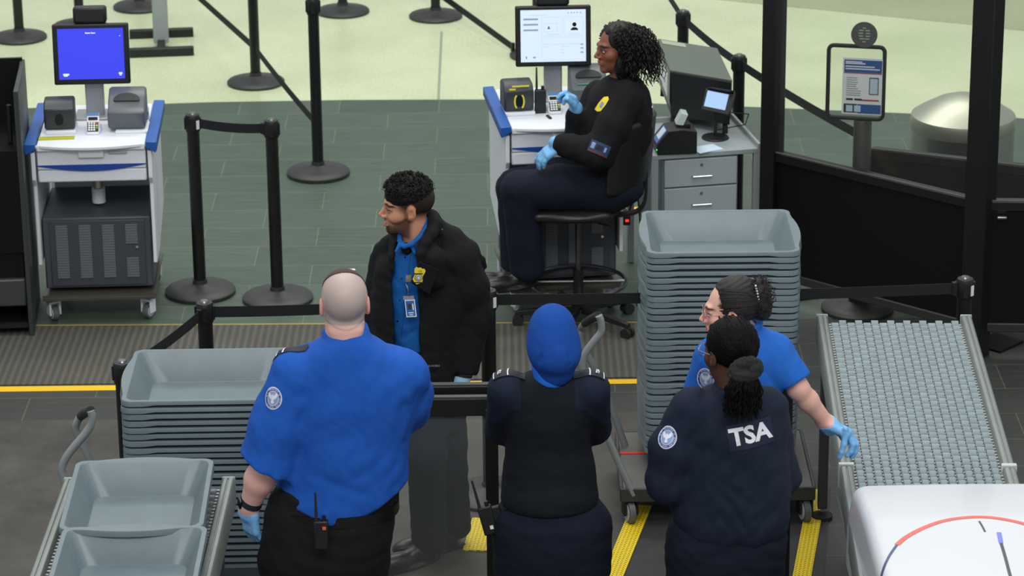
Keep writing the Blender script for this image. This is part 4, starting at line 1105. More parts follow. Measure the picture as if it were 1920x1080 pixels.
# ------------------------------------------------------------------ scanner tunnel hood
hx0 = G(1606, 1000, .9).x; hw = .86; hy1 = G(1700, 905, 1.02).y+.20
r = thing('scanner_hood', 'glossy white rounded scanner hood at the lower right corner', 'scanner hood', (hx0+hw/2, hy1-.55, 0))
HM = mat('hood_white', (212, 216, 222), .30, coat=.3)
def hood(p):
    q = p-A(hx0+hw/2, hy1-.75, .80)
    qa = np.abs(q)-A(hw/2, .75, .22)+.075
    d = np.sqrt((np.maximum(qa, 0)**2).sum(1))+np.minimum(qa.max(1), 0)-.075
    d = d+0.03*np.clip((q[:, 0]/(hw/2))**2, 0, 1)*(q[:, 2] > 0)*np.clip(q[:, 2]/.22, 0, 1)
    # slope the top down towards the far end
    d = smax(d, (q[:, 2]-.205)+.18*np.clip(q[:, 1]-.30, 0, 1)**1.2, .05)
    # belt opening
    op = rbox(p, (hx0+hw/2, hy1-.2, .78), (.29, .5, .09), .02)
    return smax(d, -op, .01)
hob = sdf_obj('hood_shell', [(hood, (hx0-.03, hy1-1.55, .55), (hx0+hw+.03, hy1+.04, 1.06), .012)], HM, r, off=r.location, sm=2)
ht = [bvh_of(hob, r.location)]
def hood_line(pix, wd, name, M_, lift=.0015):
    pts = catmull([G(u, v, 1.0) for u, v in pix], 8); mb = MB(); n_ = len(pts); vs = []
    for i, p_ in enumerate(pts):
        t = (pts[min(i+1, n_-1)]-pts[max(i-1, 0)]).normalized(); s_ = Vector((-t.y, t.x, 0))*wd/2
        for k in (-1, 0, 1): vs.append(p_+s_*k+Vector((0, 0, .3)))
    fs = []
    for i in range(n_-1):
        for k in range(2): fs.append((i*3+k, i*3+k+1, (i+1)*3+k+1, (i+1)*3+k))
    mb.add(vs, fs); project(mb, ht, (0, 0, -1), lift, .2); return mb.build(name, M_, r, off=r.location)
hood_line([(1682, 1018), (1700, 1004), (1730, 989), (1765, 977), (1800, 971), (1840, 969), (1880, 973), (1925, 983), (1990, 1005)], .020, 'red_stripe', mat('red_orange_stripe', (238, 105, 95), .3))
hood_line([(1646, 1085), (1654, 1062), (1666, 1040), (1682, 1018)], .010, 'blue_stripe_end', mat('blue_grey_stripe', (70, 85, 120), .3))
hood_line([(1836, 977), (1842, 987), (1847, 997)], .007, 'seam_mark', mat('seam_dark', (70, 70, 75), .4))
hood_line([(1877, 1018), (1885, 1045), (1893, 1075), (1900, 1100)], .011, 'dark_mark', mat('seam_dark', (70, 70, 75), .4))
hood_line([(1873, 998), (1877, 1018)], .016, 'blue_mark', mat('mark_blue', (120, 130, 225), .3))
MB().box((0, -.25, .29), (.62, .9, .56)).build('plinth', mat('plinth_dark', (48, 50, 54), .5), r, bevel=.01)

# ------------------------------------------------------------------ glass barrier in front
zb1 = 1.10; q0 = G(905, 745, zb1); yb = q0.y
xl = YP(625, 745, yb).x; xrp = YP(921, 745, yb).x
r = thing('glass_barrier', 'black framed glass barrier with a double top rail between the two uniformed figures', 'glass barrier', ((xl+xrp)/2, yb, 0))
c0 = Vector(r.location); Lb = xrp-xl
MB().box((0, -.0, zb1-.035), (Lb, .03, .07)).build('front_rail', mat('satin_black_alu', (34, 34, 35), .35, metal=.3), r, bevel=.003)
MB().box((0, .065, zb1-.0), (Lb, .035, .05)).build('rear_rail', mat('satin_black_alu', (34, 34, 35), .35, metal=.3), r, bevel=.003)
MB().box((0, -.0, zb1+.004), (Lb, .024, .006)).build('rail_cap', mat('worn_alu', (92, 92, 90), .35, metal=.5), r)
MB().box((0, .065, zb1+.028), (Lb, .028, .006)).build('rail_cap', mat('worn_alu_dark', (70, 70, 70), .35, metal=.5), r)
for s in (-1, 1): MB().box((s*(Lb/2-.0), .0, zb1/2-.015), (.048, .05, zb1-.05)).build('post', BLACKM, r, bevel=.003)
MB().box((0, 0, .06), (Lb, .03, .05)).build('bottom_rail', BLACKM, r)
MB().box((0, .004, zb1/2), (Lb-.04, .008, zb1-.09)).build('glass_pane', GLASSH, r)
q1 = G(1475, 722, 1.16)
r = thing('barrier_post', 'black square barrier post beside the woman with the lettered jacket', 'barrier post', (q1.x, q1.y, 0))
MB().box((0, 0, 1.16/2), (.046, .05, 1.16)).build('post', BLACKM, r, bevel=.003)
MB().box((0, 0, 1.16+.002), (.042, .046, .006)).build('cap', mat('worn_alu', (92, 92, 90), .35, metal=.5), r)
MB().box((0, 0, .006), (.12, .12, .012)).build('foot_plate', BLACKM, r)

# small scrap of paper on the slate floor
r = tag(MB().box((0, 0, .006), (.06, .02, .004)).build('paper_scrap', PAPER, None), 'small white scrap of paper on the slate floor above the buzz cut head', 'paper'); r.location = G(655, 508); r.rotation_euler = (.0, .05, .2)
# ================================================================== people
def basis(yaw, pitch=0.0, roll=0.0):
    """columns: right, forward, up of someone facing yaw degrees (0 = +x, 90 = away)"""
    y = math.radians(yaw); F_ = Vector((math.cos(y), math.sin(y), 0)); Rr = Vector((math.sin(y), -math.cos(y), 0)); U_ = Vector((0, 0, 1))
    if pitch:
        q = Matrix.Rotation(math.radians(pitch), 3, Rr); F_ = q @ F_; U_ = q @ U_
    if roll:
        q = Matrix.Rotation(math.radians(roll), 3, F_); Rr = q @ Rr; U_ = q @ U_
    return np.array([[Rr[i], F_[i], U_[i]] for i in range(3)], dtype=np.float32)
def L3(c): return np.array(lin(c)[:3], dtype=np.float32)
def rbf(q, c, r):
    d = (q-A(*c))/A(*r); return np.exp(-(d*d).sum(1))
def head_fn(c, Rh, s=1.0, smile=0.0, fem=0.0, neck=None, ears=True, jaw=1.0, nose=1.0):
    c = np.array(c, dtype=np.float32)
    def f(p):
        q = (p-c) @ Rh/s
        x = q.copy(); x[:, 0] = np.abs(x[:, 0])
        d = ell(q, (0, -.018, .038), (.0755, .096, .086))
        d = smin(d, ell(q, (0, .028, -.018), (.060, .066, .082)), .03)
        d = smin(d, ell(q, (0, .034, -.072), (.047*jaw-.004*fem, .046, .040)), .03)
        d = smin(d, ell(q, (0, .070, -.098), (.020*jaw, .017, .016)), .022)
        d = smin(d, ell(x, (.043, .052, -.024), (.021, .026, .020)), .022)
        d = smin(d, cone(x, (.0, .088, .022), (.034, .080, .024), .011-.002*fem, .010), .016)
        d = smax(d, -ell(x, (.031, .104, .0), (.017, .018, .013)), .012)
        d = smin(d, ell(x, (.0305, .079, .001), (.0135, .0125, .0125)), .004)
        d = smin(d, cone(x, (.017, .0875, .0095), (.044, .076, .008), .0045, .004), .005)
        nb = cone(q, (0, .088, .012), (0, .088+.025*nose, -.026), .0075, .0092)
        nb = smin(nb, ell(x, (.012, .101, -.032), (.008, .010, .0075)), .007)
        d = smin(d, nb, .011)
        mz = -.060
        ml = .024+.006*smile
        up = smin(cone(x, (0, .094, mz+.005), (ml*.6, .090, mz+.005+.002*smile), .0062, .0055), cone(x, (ml*.6, .090, mz+.005+.002*smile), (ml, .079, mz+.001+.007*smile), .0055, .003), .004)
        lo = smin(cone(x, (0, .0925, mz-.006-.006*smile), (ml*.6, .0885, mz-.005-.004*smile), .0072, .006), cone(x, (ml*.6, .0885, mz-.005-.004*smile), (ml, .079, mz+.001+.006*smile), .006, .003), .004)
        d = smin(d, smin(up, lo, .0015), .006)
        if smile:
            d = smax(d, -ell(q, (0, .094, mz-.0015), (ml*.98, .014, .0080)), .002)
            d = smin(d, ell(q, (0, .081, mz+.002), (ml*.9, .0115, .0075)), .001)
            d = smin(d, ell(x, (.040, .066, -.030), (.016, .018, .014)), .014)
            d = d+.0025*smile*np.exp(-(((x[:, 0]-.036)/.006)**2+((q[:, 2]+.052)/.020)**2))*(q[:, 1] > .03)
        if ears:
            e = ell(x, (.077, -.004, -.002), (.0075, .018, .030))
            e = smax(e, -ell(x, (.085, .001, .002), (.007, .010, .018)), .004)
            e = smin(e, ell(x, (.0765, .004, -.026), (.006, .009, .010)), .006)
            d = smin(d, e, .006)
        d = d*s
        if neck is not None:
            d = smin(d, chain(p, neck[0], neck[1], .02), .022)
        return d
    return f
def head_pig(c, Rh, s, skin, lip, brow, hairc=None, scalp=None, beard=0.0, smile=0.0, iris=(40, 25, 15), blush=0.25, lid=(60, 40, 35)):
    c = np.array(c, dtype=np.float32); sk = L3(skin); lp = L3(lip); br = L3(brow)
    def f(p):
        q = (p-c) @ Rh/s; x = q.copy(); x[:, 0] = np.abs(x[:, 0])
        col = np.repeat(sk[None], len(p), 0)
        def mix(m, cc):
            nonlocal col
            m = np.clip(m, 0, 1)[:, None]; col = col*(1-m)+np.array(cc, dtype=np.float32)*m
        rose = sk*A(1.08, .72, .66)
        mix(blush*rbf(x, (.045, .065, -.025), (.022, .03, .02)), rose)
        mix(blush*rbf(x, (.0, .115, -.028), (.015, .015, .014)), rose)
        mix(blush*1.6*rbf(x, (.08, 0, -.0), (.010, .03, .04)), rose)
        if beard:
            bz = -.045-.9*np.clip(.06-q[:, 1], 0, 1)*-.35
            m = beard*np.clip((-.040+.42*np.clip(.070-q[:, 1], 0, .1)-q[:, 2])/.014, 0, 1)*np.clip((q[:, 1]+.012)/.018, 0, 1)*np.clip((q[:, 2]+.128)/.016, 0, 1)
            m = m*(1-.75*np.exp(-(((x[:, 0]-.034)/.012)**2+((q[:, 2]+.056)/.012)**2))*(q[:, 1] > .05))
            m2 = beard*1.0*np.exp(-((x[:, 0]/.026)**2+((q[:, 2]+.045)/.006)**2))*(q[:, 1] > .085)
            m3 = beard*.5*np.exp(-((x[:, 0]/.02)**2+((q[:, 2]+.095)/.02)**2))*(q[:, 1] > .055)
            mix(np.clip(np.maximum(m*.88, m2)+m3, 0, .95), L3((34, 25, 22)))
        mz = -.060; ml = .024+.006*smile
        mix(1.3*np.exp(-((x[:, 0]/(ml*.75))**4+((q[:, 2]-(mz+.0005-.003*smile))/(.0115+.003*smile))**4))*(q[:, 1] > .082), lp)
        if smile:
            mix(3*np.exp(-((x[:, 0]/(ml*.74))**6+((q[:, 2]-mz-.0002)/.0062)**6))*(q[:, 1] > .079), L3((240, 238, 232)))
        # brows, lids, eyes
        zb = .024+.10*x[:, 0]-1.9*np.clip(x[:, 0]-.033, 0, 1)**1.1*.3
        mix(1.5*np.exp(-(((x[:, 0]-.031)/.021)**4+((q[:, 2]-zb)/.0045)**2))*(q[:, 1] > .055), br)
        mix(.6*np.exp(-(((x[:, 0]-.031)/.017)**4+((q[:, 2]-.002)/.0085)**2))*(q[:, 1] > .07), L3(lid))
        er = ((x[:, 0]-.0305)/.0125)**2+((q[:, 2]-.0)/(.0050-.0022*smile))**2
        mix(2.5*(er < 1)*(q[:, 1] > .072)*(1-.75*(smile > 0)), L3((205, 200, 195)))
        mix(3*((((x[:, 0]-.0305)/.0062)**2+((q[:, 2])/(.0055-.0022*smile))**2) < 1)*(q[:, 1] > .072), L3(iris))
        mix(1.5*np.exp(-(((x[:, 0]-.0305)/.0155)**4+((q[:, 2]-.0062)/.0022)**2))*(q[:, 1] > .07), L3((25, 18, 16)))
        mix(1.2*rbf(x, (.006, .108, -.0385), (.004, .006, .003)), sk*.25)
        if scalp is not None: col = scalp(q, col)
        return col
    return f
def hand_joints(w_, F_, N_, side, curls=(25, 25, 30, 35), splay=6.0, thumb=(35, 20), s=1.0, tdir=None):
    """w_: wrist, F_: where the fingers point, N_: palm normal; side 'R'/'L'. returns palm box data and digit chains"""
    F_ = Vector(F_).normalized(); N_ = Vector(N_); N_ = (N_-F_*N_.dot(F_)).normalized()
    T_ = F_.cross(N_) if side == 'R' else N_.cross(F_)
    w_ = Vector(w_); out = []
    base = [(.030, .088), (.010, .092), (-.010, .088), (-.029, .080)]
    lens = [(.040, .024, .020), (.045, .028, .021), (.041, .026, .020), (.032, .019, .018)]
    for i in range(4):
        sp = math.radians(splay*(1.5-i))
        D0 = (F_*math.cos(sp)+T_*math.sin(sp)).normalized()
        b_ = w_+(T_*base[i][0]+F_*base[i][1])*s
        pts = [b_-D0*.02*s, b_]; a = 0
        for k, Lk in enumerate(lens[i]):
            a += math.radians(curls[i])*(1.0, 1.25, .7)[k]
            pts.append(pts[-1]+(D0*math.cos(a)+N_*math.sin(a))*Lk*s)
        out.append(([tuple(q) for q in pts], [.0105*s, .0100*s, .0090*s, .0083*s, .0072*s] if i < 3 else [.009*s, .0088*s, .008*s, .0073*s, .0064*s]))
    tb = w_+(T_*.026+F_*.022+N_*.006)*s
    a1 = math.radians(thumb[0]); D1 = (F_*math.cos(a1)+T_*math.sin(a1)+N_*.35).normalized() if tdir is None else Vector(tdir).normalized()
    D2 = (D1*math.cos(math.radians(thumb[1]))+(F_*.6+N_*.6).normalized()*math.sin(math.radians(thumb[1]))).normalized()
    out.append(([tuple(q) for q in (tb-D1*.01*s, tb, tb+D1*.040*s, tb+D1*.040*s+D2*.030*s, tb+D1*.040*s+D2*.055*s)], [.014*s, .0145*s, .0115*s, .0105*s, .0085*s]))
    palm = (w_+(F_*.052)*s, np.array([[T_[i], F_[i], N_[i]] for i in range(3)], dtype=np.float32), s)
    return palm, out, w_, T_, F_, N_
def hand_fn(H, grow=0.0):
    palm, digits, w_, T_, F_, N_ = H
    s = palm[2]
    def f(p):
        d = rbox(p, palm[0], (.038*s, .044*s, .0135*s), .012*s, palm[1])
        d = smin(d, cone(p, w_-F_*.02, w_+F_*.02*s, .026*s, .026*s), .02)
        for k, (pts, rs) in enumerate(digits):
            d = smin(d, chain(p, pts, rs, .004), .0075 if k < 4 else .014)
        return d-grow
    return f
def bounds(pts, pad):
    a = np.array([list(q) for q in pts], dtype=float)
    return tuple(a.min(0)-pad), tuple(a.max(0)+pad)
def hand_bounds(H, pad=.03): return bounds([q for (pts, r_) in H[1] for q in pts]+[tuple(H[2])], pad+.01)
SKINM = vmat('skin', .5, .15, 300, sub=.08)
GLOVE = mat('nitrile_glove', (118, 180, 230), .42, bump=.25, bscale=70)
def pxs(Y0, rows):
    """cross sections from silhouette rows (v, xl, xr, ry, dy)"""
    out = []
    for (v, xl, xr, ry, dy) in rows:
        a = YP(xl, v, Y0); b = YP(xr, v, Y0); out.append(((a.z+b.z)/2, (a.x+b.x)/2, Y0+dy, (b.x-a.x)/2, ry))
    return out
def fabric(name, col, bump=.35, bs=420, rough=.85, sheen=.0, var=.04):
    return mat(name, col, rough, var=var, vscale=30, bump=bump, bscale=bs, sheen=sheen, spec=.25)
ROYAL = fabric('royal_blue_twill', (27, 85, 176)); NAVY = fabric('navy_twill', (22, 31, 49)); BLK = fabric('black_softshell', (17, 18, 21)); KNIT = fabric('dark_knit', (15, 20, 27), bump=.6, bs=260)
BTROU = fabric('black_trousers', (19, 18, 19)); NTROU = fabric('navy_trousers', (17, 22, 38))
SHOE = mat('black_leather', (18, 18, 19), .35)
def shoe_fn(p, heel, yaw, s=1.0):
    R_ = basis(yaw); q = (p-A(*heel)) @ R_/s
    d = ell(q, (0, .17, .035), (.048, .10, .042)); d = smin(d, ell(q, (0, .04, .045), (.040, .07, .05)), .03)
    d = smin(d, cone(q, (0, .02, .05), (0, .01, .12), .045, .048), .03)
    d = smax(d, -q[:, 2]+.0, .006); d = smin(d, smax(ell(q, (0, .11, .008), (.052, .165, .03)), np.abs(q[:, 2]-.010)-.010, .004), .004)
    return d*s
def shoes(person, heels, yaws, s=1.0):
    for h_, y_ in zip(heels, yaws):
        h_ = Vector(h_)
        R_ = basis(y_); tip = h_+Vector(R_[:, 1].tolist())*.30
        lo, hi = bounds([h_, tip], .09); hi = (hi[0], hi[1], h_.z+.17); lo = (lo[0], lo[1], h_.z-.01)
        sdf_obj('shoe', [(lambda p, h_=h_, y_=y_: shoe_fn(p, h_, y_, s), lo, hi, .007)], SHOE, person, off=person.location)
def legs_fn(hip, knees, ankles, rh, rk, ra, pel, fold=.004, sd=1, hem=None):
    def f(p):
        d = None
        for i in (0, 1):
            l = chain(p, [hip[i], knees[i], ankles[i]], [rh, rk, ra], .03)
            d = l if d is None else smin(d, l, .018)
        d = smin(d, pel(p), .04)
        d = d+folds(p, fold, 38, (0, .2, 1), sd)+folds(p, fold*.6, 75, (.3, 0, 1), sd+1)
        if hem is not None: d = smax(d, hem-p[:, 2], .008)
        return d
    return f
# decals laid on cloth ------------------------------------------------
def frame_at(c, n, up=(0, 0, 1)):
    n = Vector(n).normalized(); u = Vector(up); u = (u-n*u.dot(n)).normalized(); r_ = u.cross(n)
    return Matrix(((r_.x, u.x, n.x, c[0]), (r_.y, u.y, n.y, c[1]), (r_.z, u.z, n.z, c[2]), (0, 0, 0, 1)))
def disc(mb, r0, r1, T, n=40, rings=5, sy=1.15):
    vs = []; fs = []
    for j in range(rings+1):
        r_ = r0+(r1-r0)*j/rings
        for k in range(n):
            a = 2*math.pi*k/n; vs.append((r_*math.cos(a), r_*sy*math.sin(a), 0))
    for j in range(rings):
        for k in range(n):
            k2 = (k+1) % n; fs.append((j*n+k, j*n+k2, (j+1)*n+k2, (j+1)*n+k))
    return mb.add(vs, fs, T)
def polygrid(mb, poly, T, n=10):
    """fill a convex-ish polygon as a fan of small rings"""
    cx = sum(p[0] for p in poly)/len(poly); cy = sum(p[1] for p in poly)/len(poly); m_ = len(poly); vs = []; fs = []
    for j in range(n+1):
        t = j/n
        for (x, y) in poly: vs.append((cx+(x-cx)*t, cy+(y-cy)*t, 0))
    for j in range(n):
        for k in range(m_):
            k2 = (k+1) % m_; fs.append((j*m_+k, j*m_+k2, (j+1)*m_+k2, (j+1)*m_+k))
    return mb.add(vs, fs, T)
EMB_W = mat('emblem_white', (212, 218, 232), .7); EMB_B = mat('emblem_blue', (38, 62, 130), .7); EMB_P = mat('emblem_pale_blue', (128, 152, 196), .7); EMB_Y = mat('badge_yellow', (238, 214, 52), .6); EMB_K = mat('badge_thread_dark', (60, 60, 62), .7)
def emblem(person, trees, c, n, r, label='round shoulder patch with a white eagle'):
    """round eagle shoulder patch"""
    off = person.location; d = tuple(-x for x in Vector(n)); T = frame_at(c, n)
    def lay(mb, name, M_, lift, par):
        project(mb, trees, d, lift, .25); return mb.build(name, M_, par, off=off)
    mb = MB(); disc(mb, 0.0005, r, T); root = lay(mb, 'shoulder_patch', EMB_W, .0022, person); root['label'] = label
    mb = MB(); disc(mb, r*.68, r*.90, T, rings=3); lay(mb, 'patch_ring', EMB_B, .0034, root)
    mb = MB(); disc(mb, 0.0005, r*.60, T, rings=3); lay(mb, 'patch_centre', EMB_P, .0034, root)
    mb = MB()
    txt = 'U.S. DEPARTMENT OF HOMELAND SECURITY  *  '
    for i, ch in enumerate(txt):
        if ch == ' ': continue
        a = math.pi*.95-2*math.pi*i/len(txt)
        vs, fs = text_mesh(ch, r*.24, 0)
        Tc = T @ Matrix.Translation((r*.795*math.cos(a), r*.795*1.15*math.sin(a), 0)) @ Matrix.Rotation(a-math.pi/2, 4, 'Z')
        mb.add(vs, fs, Tc)
    lay(mb, 'patch_lettering', EMB_W, .0046, root)
    mb = MB()
    wing = [(0, .10), (.12, .22), (.34, .46), (.50, .52), (.54, .38), (.50, .18), (.40, .02), (.24, -.08), (.10, -.14), (0, -.16)]
    for s_ in (-1, 1): polygrid(mb, [(x*r*s_, y*r*1.1) for x, y in (wing if s_ > 0 else wing[::-1])], T, 3)
    polygrid(mb, [(x*r, y*r*1.1) for x, y in ((-.09, .30), (.0, .36), (.10, .30), (.10, -.1), (.2, -.42), (0, -.5), (-.2, -.42), (-.1, -.1))], T, 3)
    lay(mb, 'patch_eagle', EMB_W, .0046, root)
    return root
def cloth_text(person, trees, txt, c, n, size, M_, name='lettering', up=(0, 0, 1), lift=.004, bold=.0):
    T = frame_at(c, n, up); vs, fs = text_mesh(txt, size, 0, bold=bold); mb = MB(); mb.add(vs, fs, T)
    project(mb, trees, tuple(-x for x in Vector(n)), lift, .25); return mb.build(name, M_, person, off=person.location, smooth=False)
def cloth_poly(person, trees, poly, c, n, M_, name, lift=.0025, up=(0, 0, 1), rings=8, dense=6):
    P_ = []
    for i in range(len(poly)):
        a = poly[i]; b = poly[(i+1) % len(poly)]
        for k in range(dense): P_.append((a[0]+(b[0]-a[0])*k/dense, a[1]+(b[1]-a[1])*k/dense))
    T = frame_at(c, n, up); mb = MB(); polygrid(mb, P_, T, rings); project(mb, trees, tuple(-x for x in Vector(n)), lift, .25)
    return mb.build(name, M_, person, off=person.location)
CAMDIR = Vector((0, -math.cos(math.radians(20)), math.sin(math.radians(20))))
# hair strands --------------------------------------------------------
def ringlet(mb, pts, rh, turns, rt, n=5, per=9, ph=0.0, taper=True):
    pts = catmull(pts, 4); L = len(pts); N_ = max(6, int(turns*per)); out = []; rr = []
    for i in range(N_+1):
        t = i/N_*(L-1); k = min(int(t), L-2); f_ = t-k
        p_ = pts[k].lerp(pts[k+1], f_); d = (pts[k+1]-pts[k]).normalized(); u = d.orthogonal().normalized(); v_ = d.cross(u)
        a = ph+2*math.pi*turns*i/N_; h_ = rh*min(1, 3*i/N_+.2)
        out.append(p_+(u*math.cos(a)+v_*math.sin(a))*h_); rr.append(rt*(1-.55*i/N_) if taper else rt)
    mb.tube(out, rr, n)
def glasses(person, c, Rh, s, M_, name='glasses', rim=.0013, w_=.026):
    c = Vector(c); R_ = Matrix([[float(x) for x in row] for row in Rh])
    def P_(x, y, z): return c+(R_ @ Vector((x, y, z)))*s
    mb = MB()
    for sx in (-1, 1):
        ring = [P_(sx*(.033+w_*.95*math.cos(a)), .108-.010*abs(math.cos(a))*.5, -.002+.021*math.sin(a)) for a in [2*math.pi*k/20 for k in range(22)]]
        mb.tube(ring, rim*1.2, 6, cap=False)
        mb.tube([P_(sx*.058, .103, .003), P_(sx*.070, .06, .006), P_(sx*.076, .01, .008), P_(sx*.079, -.012, -.004)], rim*1.3, 6)
    mb.tube([P_(-.008, .109, .001), P_(0, .113, .004), P_(.008, .109, .001)], rim, 6)
    o = mb.build(name, M_, person, off=person.location)
    lens = MB()
    for sx in (-1, 1):
        lens.add([P_(sx*(.033+w_*.9*math.cos(a)), .108, -.002+.020*math.sin(a)) for a in [2*math.pi*k/20 for k in range(20)]], [tuple(range(20))])
    lens.build('lenses', GLASS, o, off=person.location)
    return o

# ------------------------------------------------------------------ 1: broad man seen from behind, royal blue shirt
def big_man():
    Y0 = 10.05
    g = YP(640, 690, Y0); P = thing('person', 'broad man with a buzz cut in a royal blue short-sleeved shirt, seen from behind', 'person', (g.x, Y0, 0), group=None)
    off = P.location
    hc = YP(646, 572, Y0+.03); Rh = basis(96, -4, 0); hs = 1.05
    neck = ([tuple(YP(646, 590, Y0+.03)), tuple(YP(648, 650, Y0+.01))], [.064, .075])
    def scalp(q, col):
        x = np.abs(q[:, 0])
        back = np.clip((q[:, 2]-(-.066+.45*np.clip(q[:, 1]+.03, 0, 1)))/.02, 0, 1)*(q[:, 1] < .07)*np.clip((.072-x)*150+(q[:, 2] > .05)*9, 0, 1)
        n_ = .5+.5*np.sin(q[:, 0]*900)*np.sin(q[:, 1]*800+q[:, 2]*870)
        grey = L3((174, 163, 158))*(1-.10*n_[:, None]); dark = L3((66, 50, 44))
        fold = np.exp(-((q[:, 2]+.055+.01*np.cos(q[:, 0]*40))/.0035)**2)*(q[:, 1] < 0)*.35
        top = np.clip((q[:, 1]*1.2+q[:, 2]-.085)/.03, 0, 1)
        m_ = (back*.85)[:, None]; col = col*(1-m_)+grey*m_
        m_ = (back*top*.85)[:, None]; col = col*(1-m_)+dark*m_
        m_ = fold[:, None]; return col*(1-m_)+L3((120, 85, 80))*m_
    pig = head_pig(hc, Rh, hs, (222, 172, 160), (190, 110, 105), (90, 65, 50), scalp=scalp, blush=.5)
    hf = head_fn(hc, Rh, hs, neck=neck, jaw=1.15)
    def hf2(p):
        d = hf(p); q = (p-A(*hc)) @ Rh/hs
        d = smin(d, ell(q, (0, -.050, -.074), (.052, .020, .022)), .025)      # neck roll
        return d+.002*np.exp(-((q[:, 2]+.052)/.004)**2)*(q[:, 1] < 0)
    lo, hi = bounds([hc], .145); lo = (lo[0], lo[1], hc.z-.26)
    # arms
    shL = YP(548, 712, Y0-.0); elL = YP(500, 872, Y0-.03); wrL = YP(468, 948, Y0+.02)
    shR = YP(760, 712, Y0+.02); elR = YP(760, 770, Y0+.20); wrR = YP(690, 800, Y0+.34)
    HL = hand_joints(wrL+Vector((.0, .0, -.012)), (.03, .10, -1), (.75, .65, 0), 'L', curls=(22, 26, 26, 24), splay=4, thumb=(30, 15), s=1.02)
    HR = hand_joints(wrR, (-1, .2, -.1), (-.2, -1, 0), 'R', curls=(30, 35, 35, 40), s=1.0)
    hipL = Vector((g.x-.10, Y0+.02, .93)); hipR = Vector((g.x+.11, Y0+.02, .93)); hipL.x = YP(560, 980, Y0).x; hipR.x = YP(665, 980, Y0).x
    kn = [Vector((hipL.x-.03, Y0+.04, .52)), Vector((hipR.x+.02, Y0+.05, .52))]; an = [Vector((hipL.x-.06, Y0-.0, .10)), Vector((hipR.x+.05, Y0+.02, .10))]
    def body(p):
        d = ell(p, (g.x, Y0+.03, 1.15), (.20, .14, .33))
        d = smin(d, chain(p, [shL, shR], [.07, .07], .03), .05)
        d = smin(d, chain(p, [shL, elL, wrL], [.06, .046, .036], .02), .04)
        d = smin(d, chain(p, [shR, elR, wrR], [.06, .046, .034], .02), .04)
        for h_, k_, a_ in zip((hipL, hipR), kn, an): d = smin(d, chain(p, [h_, k_, a_], [.09, .06, .04], .02), .04)
        return smin(d, cone(p, (g.x, Y0, 1.35), (hc.x, hc.y-.01, hc.z-.06), .07, .05), .03)
    def armL(p): return smin(chain(p, [shL+(elL-shL)*.55, elL, elL.lerp(wrL, .35)+Vector((-.003, 0, 0)), wrL, wrL+(wrL-elL).normalized()*.03], [.055, .051, .053, .034, .031], .02), hand_fn(HL)(p), .01)
    b = sdf_obj('body', [(hf2, lo, hi, .0026), (armL, *bounds([elL, wrL, shL+(elL-shL)*.5]+[Vector(q) for d_ in HL[1] for q in d_[0]], .075), .005), (hand_fn(HR), *hand_bounds(HR), .006),
                         (body, *bounds([shL, shR, elL, elR, wrR, wrL, an[0], an[1], hc-Vector((0, 0, .1))], .12), .016)], SKINM, P, off=off, pigment=pig)
    # buzz hair shell on the crown
    def hair(p):
        q = (p-A(*hc)) @ Rh/hs
        d = hf(p)-.0035
        return smax(d, -(q[:, 2]-.078+q[:, 1]*1.1), .004)+folds(p, .0008, 900, None, 3, n=3)
    sdf_obj('hair', [(hair, (hc.x-.1, hc.y-.12, hc.z+.0), (hc.x+.1, hc.y+.14, hc.z+.16), .003)], mat('buzz_hair', (72, 55, 48), .9, var=.15, vscale=200), P, off=off)
    # shirt
    S1 = pxs(Y0+.02, [(622, 618, 686, .075, -.02), (642, 585, 712, .09, -.02), (662, 552, 752, .105, -.01), (690, 530, 775, .125, 0), (740, 538, 776, .150, .01), (800, 540, 770, .165, .03), (850, 534, 764, .175, .04), (900, 520, 764, .185, .05), (935, 508, 758, .182, .04), (985, 512, 740, .168, .03)])
    def torso(p): return secs(p, S1, 2.25, cap=.03)
    R_up = (elR-shR).normalized(); L_up = (elL-shL).normalized()
    cuffL = elL.lerp(shL, .02); 
    def shirt(p):
        d = torso(p)
        sl = chain(p, [shL+Vector((.02, 0, .01)), shL.lerp(elL, .5), elL+L_up*.05], [.100, .094, .100], .04)
        sl = sl+.012*np.exp(-(((p[:, 0]-(elL.x-.085))/.05)**2+((p[:, 2]-elL.z-.01)/.05)**2))*-1
        # sleeve mouth, hollow
        h = (p-A(*(elL+L_up*.002))) @ A(*(L_up+Vector((-.15, 0, .10))).normalized())
        inner = cone(p, shL.lerp(elL, .6), elL+L_up*.08, .076, .088)
        sl = smax(sl, -smax(inner, -(h+.09), .01), .006)
        sl = smax(sl, h, .006)
        d = smin(d, sl, .035)
        sr = chain(p, [shR+Vector((-.02, 0, .01)), shR.lerp(elR, .5), elR], [.098, .090, .086], .04)
        sr = smax(sr, (p-A(*(elR-R_up*.01))) @ A(*R_up), .006)
        d = smin(d, sr, .035)
        # collar
        ring = [YP(646, 622, Y0+.02)+Vector((.066*math.cos(a), .058*math.sin(a), .012*math.sin(a))) for a in [2*math.pi*k/14 for k in range(15)]]
        col = chain(p, ring, [.012]*15, .004); d = smin(d, col, .010)
        # laid folds
        J = lambda u, v, y=Y0-.12: YP(u, v, y)
        for a_, b_, w_, am in (((600, 735), (541, 868), .013, .020), ((592, 680), (602, 745), .014, .008), ((600, 720), (590, 800), .02, .006), ((560, 885), (700, 935), .016, .006), ((540, 905), (620, 960), .014, .006), ((690, 760), (640, 850), .030, .004),
                               ((755, 790), (700, 900), .02, .005), ((765, 720), (772, 775), .014, .008), ((700, 690), (640, 800), .03, .004), ((655, 905), (735, 870), .014, .004)):
            d = d+crease(p, J(*a_), J(*b_), w_, am)
